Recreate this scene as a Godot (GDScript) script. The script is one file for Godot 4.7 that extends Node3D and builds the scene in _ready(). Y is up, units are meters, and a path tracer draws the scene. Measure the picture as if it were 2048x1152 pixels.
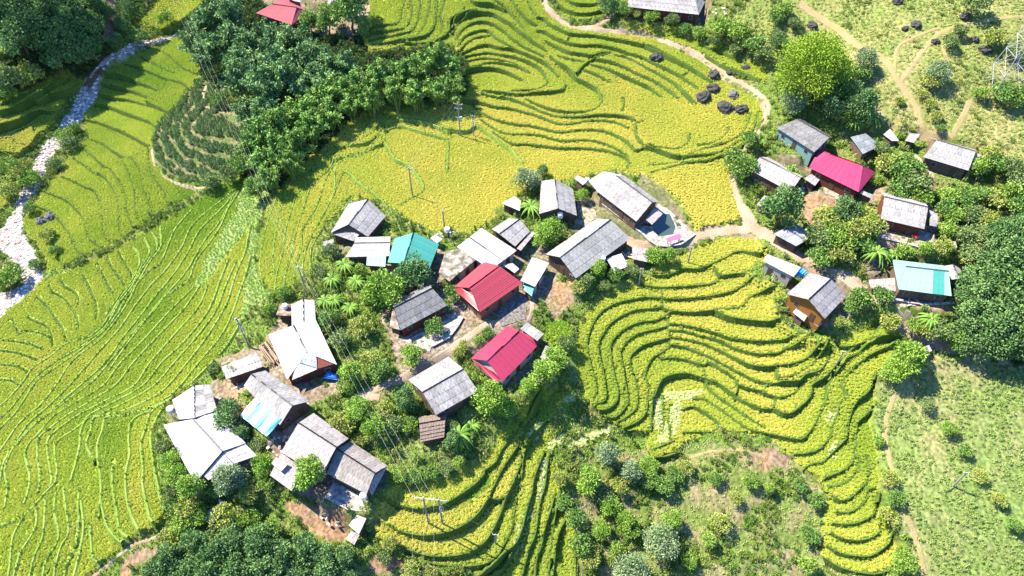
extends Node3D
# A hillside village among rice terraces, seen from a drone. All positions are metres in the place's own plan (x right, z towards the viewer).
const CELL := 0.65
const GX0 := -174.0
const GZ0 := -156.0
const NX := 500
const NZ := 344
const SCRUB := 0
const RICE := 1
const HILL := 2
const CROP := 3
const STREAM := 4
const FOREST := 5
const YARD := 6
const BANK := 7
const PALE := 8
const SOIL := 9
const CORN := 10
const GREEN := 11
const SAND := 12
const WATER := 13
const SCRUB2 := 14
const BASE_X := -186.0
const BASE_Z := -180.0
const BASE_STEP := 6.0
const BASE_NX := 60
const BASE_NZ := 44
# surveyed heights every 6 m
const BASE := [45.6,44.1,42.7,41.2,39.7,38.2,36.7,35.3,34,32.9,31.9,31.2,30.7,30.4,30.3,30.5,30.8,31.3,32,32.8,33.7,34.7,35.8,36.9,38.1,39.3,40.4,41.6,42.8,43.9,45.1,46.2,47.2,48.3,49.3,50.4,51.4,52.5,53.5,54.6,55.6,56.7,57.7,58.8,59.8,60.7,61.7,62,62,62,62,62,62,62,62,62,62,62,62,62,
	43.5,42,40.5,38.9,37.3,35.6,34,32.5,31.1,29.8,28.8,27.9,27.4,27.1,27,27.2,27.7,28.3,29,29.9,30.9,32,33.2,34.4,35.7,36.9,38.2,39.4,40.6,41.8,42.9,44,45.1,46.2,47.3,48.3,49.4,50.4,51.5,52.6,53.6,54.7,55.8,56.8,57.9,58.9,59.8,60.8,61.7,62,62,62,62,62,62,62,62,62,62,62,
	41.5,40,38.4,36.7,34.9,33.2,31.4,29.7,28.1,26.7,25.5,24.6,24,23.7,23.7,24,24.5,25.2,26,27.1,28.2,29.4,30.6,31.9,33.3,34.6,35.9,37.2,38.5,39.7,40.8,42,43.1,44.1,45.2,46.2,47.3,48.4,49.4,50.5,51.6,52.7,53.8,54.9,56,57,58,59,59.9,60.7,61.6,62,62,62,62,62,62,62,62,62,
	39.6,38,36.3,34.5,32.7,30.7,28.8,26.9,25.1,23.5,22.1,21.1,20.5,20.2,20.2,20.6,21.2,22.1,23.1,24.2,25.4,26.7,28.1,29.5,30.9,32.4,33.7,35.1,36.4,37.6,38.8,39.9,41,42.1,43.1,44.1,45.2,46.3,47.4,48.5,49.6,50.8,51.9,53,54.1,55.2,56.2,57.1,58.1,58.9,59.8,60.6,61.3,62,62,62,62,62,62,62,
	37.7,36,34.3,32.5,30.5,28.4,26.3,24.1,22.1,20.2,18.7,17.6,16.9,16.6,16.7,17.2,18,19,20.1,21.3,22.7,24.1,25.6,27.1,28.7,30.2,31.6,33,34.4,35.6,36.8,37.9,39,40,41,42,43.1,44.2,45.3,46.4,47.6,48.8,50,51.1,52.3,53.4,54.4,55.4,56.3,57.2,58,58.8,59.5,60.3,60.9,61.6,62,62,62,62,
	35.8,34.2,32.4,30.5,28.5,26.2,23.9,21.5,19.1,16.9,15.1,13.8,13,12.8,13,13.7,14.7,15.9,17.2,18.5,20,21.6,23.2,24.8,26.5,28.1,29.6,31,32.4,33.7,34.8,35.9,37,37.9,38.9,39.9,41,42,43.2,44.4,45.6,46.8,48.1,49.3,50.4,51.6,52.6,53.6,54.5,55.4,56.2,57,57.7,58.5,59.1,59.8,60.5,61.1,61.7,62,
	34,32.4,30.6,28.7,26.6,24.2,21.7,18.9,16.1,13.5,11.4,9.9,9,8.7,9.2,10.2,11.5,12.8,14.3,15.8,17.4,19.1,20.8,22.6,24.3,26,27.6,29.1,30.5,31.8,32.9,34,35,35.9,36.8,37.8,38.8,39.9,41,42.3,43.6,44.9,46.2,47.4,48.6,49.8,50.9,51.9,52.8,53.7,54.5,55.2,56,56.7,57.3,58,58.6,59.3,59.9,60.5,
	32.2,30.6,28.9,27,24.9,22.5,19.8,16.7,13.4,10.1,7.4,5.6,4.5,4.3,5.2,6.7,8.3,9.9,11.5,13.1,14.9,16.7,18.6,20.4,22.3,24.1,25.7,27.3,28.7,29.9,31.1,32.1,33,33.8,34.7,35.6,36.6,37.7,38.8,40.1,41.5,42.9,44.3,45.6,46.9,48.1,49.1,50.1,51.1,51.9,52.7,53.5,54.2,54.9,55.5,56.2,56.8,57.4,58.1,58.7,
	30.5,28.9,27.2,25.3,23.3,20.9,18.2,15,11.2,7,3.2,0.6,-0.8,-0.6,1.2,3.4,5.3,7,8.7,10.5,12.4,14.3,16.4,18.4,20.4,22.2,24,25.5,26.9,28.2,29.2,30.2,31,31.8,32.5,33.4,34.3,35.4,36.6,38,39.4,40.9,42.4,43.8,45.1,46.4,47.5,48.5,49.4,50.2,51,51.7,52.4,53.1,53.7,54.4,55,55.6,56.2,56.8,
	28.6,27.1,25.4,23.6,21.7,19.6,17.1,13.9,9.8,4.8,-0.4,-4.2,-6.1,-5.6,-2.6,0.4,2.5,4.3,6.2,8,10,12.1,14.3,16.5,18.5,20.5,22.3,23.8,25.3,26.5,27.5,28.3,29,29.7,30.3,31.1,31.9,33,34.3,35.7,37.3,38.9,40.6,42.1,43.4,44.7,45.8,46.8,47.7,48.5,49.2,49.9,50.6,51.3,51.9,52.5,53.2,53.8,54.4,55,
	26.7,25.2,23.6,21.8,20.1,18.2,16.1,13.5,9.8,4.7,-1.5,-6.4,-9,-9,-5.8,-2.6,-0.3,1.7,3.7,5.7,7.8,10.1,12.4,14.7,16.8,18.8,20.6,22.2,23.6,24.8,25.7,26.4,27,27.5,28,28.7,29.5,30.5,31.9,33.4,35.2,37,38.8,40.4,41.8,43.1,44.2,45.1,46,46.8,47.5,48.2,48.8,49.5,50.1,50.7,51.3,51.9,52.6,53.2,
	24.7,23.2,21.5,19.7,18,16.4,14.9,13.1,10.5,6.5,0.8,-4.9,-8.6,-9.5,-7.7,-5.2,-2.8,-0.5,1.6,3.7,5.9,8.2,10.6,13,15.2,17.2,19.1,20.6,22,23.1,23.9,24.6,25,25.3,25.7,26.2,26.9,27.9,29.3,31.1,33.1,35.1,37,38.7,40.2,41.5,42.6,43.5,44.3,45.1,45.7,46.4,47,47.6,48.2,48.9,49.5,50.1,50.7,51.3,
	22.6,21,19.3,17.3,15.4,13.6,12.5,11.7,10,7.4,2.7,-3.5,-7.7,-9.2,-8.5,-6.6,-4.5,-2.3,-0.1,2,4.2,6.6,9,11.4,13.7,15.7,17.5,19,20.3,21.3,22.1,22.6,22.9,23.1,23.3,23.6,24.2,25.2,26.7,28.7,31,33.3,35.4,37.2,38.7,39.9,41,41.9,42.6,43.3,44,44.6,45.2,45.8,46.4,47,47.7,48.3,48.9,49.5,
	20.4,18.8,16.9,14.7,12.2,9.6,8,7.6,6.4,3.3,-0.6,-5.1,-8.2,-9.3,-8.9,-7.5,-5.6,-3.6,-1.5,0.6,2.7,5,7.5,9.9,12.2,14.2,15.9,17.4,18.5,19.4,20.1,20.5,20.6,20.8,20.9,21.1,21.5,22.4,23.9,26.2,28.9,31.6,33.8,35.7,37.2,38.4,39.3,40.2,40.9,41.6,42.2,42.7,43.3,43.9,44.6,45.2,45.8,46.4,47.1,47.7,
	18.2,16.5,14.6,12.2,9.2,5.4,1.4,0.4,-1.3,-4.7,-7.2,-9,-10.1,-10.2,-9.4,-8.1,-6.4,-4.5,-2.6,-0.6,1.4,3.5,5.9,8.3,10.6,12.6,14.3,15.6,16.5,17.1,17.6,17.9,18.2,18.5,18.6,18.7,18.9,19.5,21.1,23.8,27,30,32.4,34.2,35.6,36.7,37.7,38.5,39.2,39.8,40.3,40.9,41.5,42.1,42.7,43.3,44,44.6,45.3,45.9,
	15.8,14.2,12.2,9.9,7,3,-2.1,-5.7,-9.1,-12.9,-13.7,-13.2,-12.4,-11.3,-10,-8.6,-7,-5.3,-3.6,-1.8,-0.1,1.9,4.1,6.5,8.8,10.8,12.5,13.8,14.5,14.8,14.8,15.1,15.8,16.3,16.6,16.7,16.5,16.7,18.2,21.4,25.2,28.6,30.9,32.6,33.9,34.9,35.9,36.7,37.4,38,38.5,39,39.6,40.2,40.9,41.5,42.2,42.8,43.5,44.1,
	13.3,11.7,9.8,7.7,5.1,1.5,-3.8,-8.8,-13.1,-16.4,-17.1,-15.9,-14.2,-12.2,-10.4,-8.9,-7.5,-6,-4.4,-3,-1.5,0.2,2.2,4.5,6.8,8.9,10.6,12,12.5,12.5,12.6,12.9,13.6,14.3,14.9,15,14.8,14.7,16.1,19.4,23.4,27,29,30.5,31.8,33,34,34.9,35.6,36.2,36.7,37.2,37.8,38.4,39.1,39.7,40.4,41.1,41.7,42.3,
	10.7,9,7.2,5,2.4,-1.1,-5.7,-10.3,-14.5,-17.2,-18,-17,-15.1,-12.9,-10.9,-9.2,-7.7,-6.3,-5,-3.9,-2.8,-1.5,0.3,2.5,4.8,6.8,8.5,9.7,10.2,10.3,10.5,10.8,11.6,12.4,13.2,13.6,13.3,13.4,14.7,17.4,20.9,24.1,26.2,27.9,29.4,30.8,32.1,33.1,33.9,34.4,34.9,35.4,35.9,36.6,37.3,38,38.7,39.3,40,40.6,
	7.9,6.2,4.2,2,-0.7,-3.9,-7.7,-11.5,-14.9,-17.3,-18,-17.2,-15.5,-13.4,-11.2,-9.3,-7.7,-6.3,-5.3,-4.5,-3.8,-2.9,-1.4,0.7,2.9,4.9,6.4,7.5,8,8.1,8.3,8.8,9.5,10.5,11.2,11.7,11.8,12.1,13.3,15.4,18,20.6,22.9,24.9,26.9,28.7,30.2,31.4,32.2,32.8,33.2,33.6,34.2,34.9,35.6,36.3,37,37.6,38.3,38.9,
	5.1,3.2,1.2,-1.1,-3.7,-6.6,-9.8,-12.8,-15.5,-17.3,-17.8,-17.1,-15.6,-13.6,-11.4,-9.4,-7.6,-6.2,-5.4,-4.9,-4.5,-3.8,-2.5,-0.5,1.5,3.2,4.5,5.4,5.9,6.1,6.3,6.7,7.6,8.5,9.3,9.8,10.1,10.6,11.7,13.3,15.4,17.6,19.7,22,24.4,26.6,28.4,29.8,30.7,31.4,31.7,32.1,32.7,33.3,34,34.7,35.3,36,36.6,37.2,
	2.2,0.3,-1.8,-4.1,-6.6,-9.3,-11.9,-14.4,-16.3,-17.5,-17.7,-17,-15.6,-13.7,-11.7,-9.7,-7.9,-6.3,-5.7,-5.4,-5.1,-4.4,-3.1,-1.4,0.4,1.9,3,3.7,4.1,4.3,4.5,5,5.9,6.8,7.5,8.1,8.6,9.1,10,11.5,13.4,15.4,17.3,19.8,22.5,24.9,26.8,28.3,29.3,30,30.4,30.8,31.2,31.8,32.5,33.1,33.7,34.3,34.9,35.5,
	-0.6,-2.5,-4.7,-6.9,-9.4,-11.8,-14,-15.9,-17.3,-18,-17.9,-17.1,-15.7,-13.9,-12.1,-10.4,-8.7,-7.4,-6.6,-6.2,-5.7,-4.9,-3.7,-2.1,-0.5,0.8,1.7,2.4,2.8,3,3.3,3.8,4.6,5.4,6.2,6.8,7.3,7.9,8.7,10.1,12,14.1,16.2,18.6,21.2,23.6,25.4,26.7,27.8,28.6,28.9,29.3,29.8,30.3,30.9,31.5,32.1,32.7,33.3,33.8,
	-3.2,-5.2,-7.3,-9.5,-11.8,-14,-15.9,-17.3,-18.3,-18.6,-18.3,-17.4,-16,-14.3,-12.8,-11.4,-10.1,-9,-8.1,-7.3,-6.5,-5.5,-4.2,-2.8,-1.3,-0.1,0.8,1.3,1.7,2,2.4,2.9,3.6,4.4,5.1,5.8,6.4,7,7.9,9.3,11.3,13.5,15.6,17.9,20.2,22.3,23.8,24.9,25.8,26.5,27.1,27.6,28.2,28.8,29.4,30,30.6,31.1,31.6,32.1,
	-5.6,-7.6,-9.6,-11.7,-13.9,-15.9,-17.5,-18.6,-19.2,-19.3,-18.8,-17.8,-16.4,-14.9,-13.6,-12.6,-11.7,-10.7,-9.6,-8.4,-7.3,-6,-4.6,-3.2,-1.9,-0.8,0,0.6,1,1.3,1.6,2.1,2.7,3.6,4.4,5.1,5.7,6.4,7.3,8.7,10.6,12.9,14.9,16.8,18.8,20.7,21.9,22.7,23.4,24.1,25,25.8,26.6,27.3,27.9,28.4,29,29.5,30,30.4,
	-7.8,-9.7,-11.6,-13.6,-15.5,-17.2,-18.6,-19.5,-20,-20,-19.5,-18.5,-17.1,-15.7,-14.6,-13.8,-13.1,-12.2,-10.9,-9.4,-7.9,-6.4,-4.8,-3.4,-2.2,-1.2,-0.4,0.1,0.4,0.7,1,1.4,2.1,2.9,3.7,4.5,5.1,5.8,6.8,8,9.7,11.6,13.3,14.8,16.6,18.2,19.4,20.3,21.1,22,23.1,24.2,25,25.7,26.3,26.9,27.4,27.8,28.3,28.7,
	-9.8,-11.6,-13.4,-15.1,-16.8,-18.3,-19.5,-20.3,-20.7,-20.7,-20.2,-19.2,-17.9,-16.6,-15.6,-14.9,-14.1,-13.1,-11.8,-10.2,-8.4,-6.6,-4.9,-3.5,-2.3,-1.4,-0.6,-0.2,0.1,0.3,0.6,0.9,1.5,2.3,3.2,3.9,4.5,5.2,6.1,7.2,8.4,9.7,10.9,12.5,14.2,15.6,16.8,18.1,19.3,20.6,21.8,22.8,23.6,24.2,24.7,25.2,25.7,26.1,26.5,26.9,
	-11.6,-13.2,-14.9,-16.4,-17.9,-19.2,-20.2,-20.9,-21.3,-21.3,-20.9,-20,-18.9,-17.6,-16.6,-15.8,-14.9,-13.8,-12.4,-10.7,-8.8,-6.8,-4.9,-3.5,-2.4,-1.5,-0.7,-0.3,-0,0.1,0.3,0.6,1.1,1.9,2.7,3.3,4,4.6,5.4,6.2,7.2,8.2,9.2,10.7,12.3,13.5,14.6,16.1,17.8,19.3,20.5,21.4,22,22.6,23.1,23.5,24,24.4,24.7,25.1,
	-13.2,-14.7,-16.1,-17.5,-18.8,-19.9,-20.8,-21.4,-21.8,-21.8,-21.5,-20.8,-19.8,-18.6,-17.5,-16.5,-15.5,-14.3,-12.8,-11,-9,-7,-5.1,-3.7,-2.5,-1.6,-0.8,-0.4,-0.1,0.1,0.3,0.5,1,1.6,2.3,2.8,3.3,3.9,4.6,5.4,6.4,7.4,8.5,9.9,11.1,12.1,13,14.4,16.1,17.8,19,19.7,20.3,20.8,21.3,21.7,22.1,22.5,22.9,23.2,
	-14.6,-15.9,-17.2,-18.5,-19.6,-20.5,-21.3,-21.8,-22.1,-22.1,-21.9,-21.4,-20.4,-19.3,-18.1,-17.1,-15.9,-14.7,-13.1,-11.3,-9.2,-7.1,-5.3,-3.9,-2.7,-1.8,-1,-0.4,-0.1,0.1,0.3,0.5,0.9,1.3,1.7,2.1,2.5,3.1,3.7,4.6,5.7,6.9,8.2,9.5,10.5,11.1,11.7,12.7,14.2,15.6,16.8,17.7,18.3,18.9,19.3,19.8,20.2,20.6,20.9,21.3,
	-15.8,-17,-18.2,-19.3,-20.2,-21,-21.6,-22,-22.2,-22.2,-22,-21.6,-20.7,-19.7,-18.5,-17.4,-16.2,-14.9,-13.4,-11.4,-9.3,-7.1,-5.2,-3.8,-2.8,-1.8,-1,-0.5,-0.1,0.1,0.3,0.5,0.7,0.9,1,1.1,1.4,2,2.7,3.7,5,6.3,7.6,8.9,9.7,9.9,10.1,10.7,11.9,13.2,14.4,15.4,16.1,16.7,17.3,17.7,18.1,18.5,18.9,19.3,
	-17,-18.1,-19.1,-20,-20.8,-21.4,-21.9,-22.2,-22.3,-22.2,-22,-21.6,-20.8,-19.8,-18.7,-17.5,-16.3,-15,-13.4,-11.4,-9.1,-6.9,-4.9,-3.5,-2.5,-1.6,-0.9,-0.4,-0.1,0.1,0.3,0.4,0.4,0.2,0.1,-0.1,-0,0.4,1.3,2.5,4,5.3,6.6,7.8,8.4,8.3,8.1,8.5,9.5,10.7,11.9,12.9,13.7,14.4,15,15.6,16,16.4,16.8,17.2,
	-18.1,-19,-19.9,-20.6,-21.3,-21.8,-22.2,-22.3,-22.4,-22.3,-22,-21.5,-20.8,-19.9,-18.8,-17.5,-16.2,-14.8,-13.3,-11.2,-8.8,-6.5,-4.6,-3.2,-2.1,-1.3,-0.7,-0.3,-0,0.1,0.1,0.1,-0.2,-0.6,-1.1,-1.6,-1.8,-1.6,-0.6,0.7,2.3,3.6,4.8,5.9,6.5,6.1,5.7,6.1,7,8.2,9.4,10.5,11.4,12.1,12.8,13.3,13.8,14.3,14.7,15.1,
	-19.1,-19.9,-20.6,-21.2,-21.8,-22.1,-22.4,-22.5,-22.4,-22.2,-21.9,-21.5,-20.8,-20,-18.8,-17.4,-16,-14.5,-12.7,-10.6,-8.2,-6,-4.2,-2.8,-1.8,-1.1,-0.6,-0.2,-0.1,-0,-0.2,-0.5,-1,-1.7,-2.6,-3.4,-3.8,-3.6,-2.7,-1.5,-0.2,1,2.2,3.2,3.7,3.5,3.2,3.8,4.8,5.9,7.1,8.1,9,9.8,10.4,11,11.6,12,12.5,12.9,
	-20,-20.7,-21.3,-21.8,-22.2,-22.5,-22.6,-22.6,-22.5,-22.2,-21.8,-21.3,-20.7,-20,-18.9,-17.5,-15.8,-14.1,-12.1,-9.9,-7.5,-5.3,-3.6,-2.5,-1.6,-1,-0.6,-0.4,-0.3,-0.4,-0.8,-1.5,-2.4,-3.4,-4.4,-5.4,-5.9,-5.5,-4.8,-4,-3.1,-2,-0.8,0.2,0.8,1,1.2,1.8,2.8,3.8,4.8,5.8,6.6,7.4,8.1,8.7,9.3,9.8,10.2,10.7,
	-20.9,-21.5,-22,-22.4,-22.7,-22.8,-22.9,-22.8,-22.5,-22.2,-21.7,-21.1,-20.5,-19.8,-18.9,-17.5,-15.7,-13.8,-11.6,-9.2,-6.8,-4.7,-3.2,-2.2,-1.5,-1.1,-0.9,-0.9,-1,-1.3,-2,-3.2,-4.4,-5.6,-6.7,-7.6,-7.7,-7.2,-6.6,-6.2,-5.8,-4.9,-3.6,-2.5,-1.8,-1.2,-0.6,0.2,1,1.9,2.7,3.5,4.3,5.1,5.7,6.4,6.9,7.5,7.9,8.4,
	-21.9,-22.3,-22.7,-23,-23.2,-23.3,-23.2,-23,-22.7,-22.2,-21.6,-20.9,-20.2,-19.4,-18.6,-17.3,-15.7,-13.7,-11.4,-8.9,-6.5,-4.4,-3,-2.3,-1.8,-1.5,-1.6,-1.8,-2.1,-2.6,-3.7,-5.2,-6.7,-8.1,-9.3,-10,-9.5,-8.5,-8.1,-8.1,-8,-7.3,-5.8,-4.4,-3.6,-3,-2.3,-1.6,-0.9,-0.2,0.6,1.3,2,2.7,3.4,4,4.6,5.1,5.6,6.1,
	-22.8,-23.2,-23.5,-23.7,-23.8,-23.7,-23.6,-23.3,-22.9,-22.4,-21.7,-20.9,-20,-19.2,-18.4,-17.3,-15.9,-13.9,-11.6,-9.3,-7.1,-5.2,-4,-3.3,-2.9,-2.7,-2.8,-3.1,-3.4,-4.1,-5.4,-7.2,-9.1,-10.8,-11.9,-12.2,-11.5,-10.3,-10,-10.1,-9.9,-8.8,-7,-5.8,-5.1,-4.6,-4.1,-3.5,-2.9,-2.3,-1.6,-1,-0.3,0.4,1,1.7,2.2,2.8,3.3,3.8,
	-23.7,-24,-24.3,-24.4,-24.4,-24.3,-24.1,-23.7,-23.3,-22.7,-22,-21.2,-20.3,-19.4,-18.6,-17.5,-16.2,-14.4,-12.3,-10.4,-8.7,-7.5,-6.5,-5.7,-5.1,-4.8,-4.7,-4.7,-5,-5.7,-7.3,-9.4,-11.6,-13.5,-14.7,-14.8,-14,-13,-12.5,-12.4,-12,-10.5,-8.3,-7.3,-6.7,-6.4,-6,-5.6,-5.1,-4.5,-3.9,-3.3,-2.6,-2,-1.3,-0.7,-0.1,0.4,0.9,1.4,
	-24.7,-24.9,-25.1,-25.1,-25.1,-24.9,-24.7,-24.3,-23.8,-23.2,-22.5,-21.7,-20.9,-20,-19.1,-18.1,-16.8,-15.2,-13.5,-12,-10.9,-10.2,-9.5,-8.5,-7.9,-7.4,-7.1,-6.9,-7.1,-8.1,-9.8,-11.8,-14.2,-16.5,-17.6,-17.5,-16.8,-15.9,-15.3,-15,-14.6,-13.2,-11,-9.7,-8.9,-8.5,-8.2,-7.9,-7.4,-6.9,-6.3,-5.6,-5,-4.3,-3.7,-3.1,-2.5,-2,-1.4,-0.9,
	-25.7,-25.9,-26,-26,-25.9,-25.7,-25.4,-25,-24.5,-23.9,-23.2,-22.5,-21.7,-20.9,-20,-19,-17.9,-16.6,-15.2,-14,-13.3,-12.7,-12.1,-11.3,-10.6,-10.1,-9.7,-9.5,-9.9,-11.1,-13,-15.1,-17.2,-19.1,-20.2,-20.1,-19.6,-18.8,-18.2,-17.6,-16.9,-15.6,-13.9,-12.5,-11.5,-11,-10.8,-10.4,-9.9,-9.3,-8.6,-8,-7.4,-6.7,-6.1,-5.5,-4.9,-4.3,-3.8,-3.3,
	-26.8,-26.9,-27,-26.9,-26.8,-26.6,-26.3,-25.8,-25.4,-24.8,-24.1,-23.4,-22.7,-21.9,-21.1,-20.2,-19.3,-18.2,-17.1,-16.2,-15.5,-15,-14.5,-13.9,-13.4,-12.9,-12.6,-12.6,-13.2,-14.5,-16.3,-18.4,-20.2,-21.6,-22.4,-22.5,-22.1,-21.5,-20.8,-20.1,-19.3,-18.1,-16.7,-15.4,-14.4,-13.8,-13.4,-12.9,-12.3,-11.7,-11.1,-10.4,-9.8,-9.1,-8.5,-7.9,-7.3,-6.7,-6.2,-5.7,
	-27.9,-28,-28,-27.9,-27.8,-27.5,-27.2,-26.8,-26.3,-25.8,-25.2,-24.6,-23.9,-23.2,-22.4,-21.6,-20.8,-19.9,-19.1,-18.4,-17.8,-17.3,-16.9,-16.4,-16,-15.7,-15.6,-15.9,-16.6,-17.8,-19.4,-21.2,-22.7,-23.8,-24.5,-24.6,-24.4,-23.9,-23.2,-22.5,-21.6,-20.5,-19.3,-18.1,-17.2,-16.5,-15.9,-15.4,-14.8,-14.2,-13.5,-12.9,-12.2,-11.6,-10.9,-10.3,-9.7,-9.1,-8.6,-8,
	-29.1,-29.1,-29.1,-29,-28.8,-28.6,-28.3,-27.9,-27.5,-27,-26.4,-25.8,-25.2,-24.5,-23.9,-23.2,-22.5,-21.8,-21.1,-20.5,-20,-19.6,-19.3,-18.9,-18.7,-18.6,-18.6,-19,-19.7,-20.9,-22.3,-23.7,-25,-25.9,-26.5,-26.7,-26.5,-26.1,-25.5,-24.8,-23.9,-22.9,-21.8,-20.8,-19.9,-19.2,-18.5,-17.9,-17.2,-16.6,-15.9,-15.3,-14.6,-14,-13.3,-12.7,-12.1,-11.5,-10.9,-10.4,
	-30.3,-30.3,-30.3,-30.2,-30,-29.8,-29.5,-29.1,-28.7,-28.2,-27.7,-27.2,-26.6,-26,-25.5,-24.9,-24.3,-23.7,-23.1,-22.7,-22.3,-21.9,-21.7,-21.5,-21.3,-21.3,-21.5,-22,-22.7,-23.7,-24.9,-26.1,-27.1,-28,-28.5,-28.7,-28.5,-28.2,-27.7,-27,-26.2,-25.3,-24.3,-23.4,-22.5,-21.7,-21,-20.3,-19.7,-19,-18.3,-17.7,-17,-16.4,-15.7,-15.1,-14.5,-13.9,-13.3,-12.8]
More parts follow.
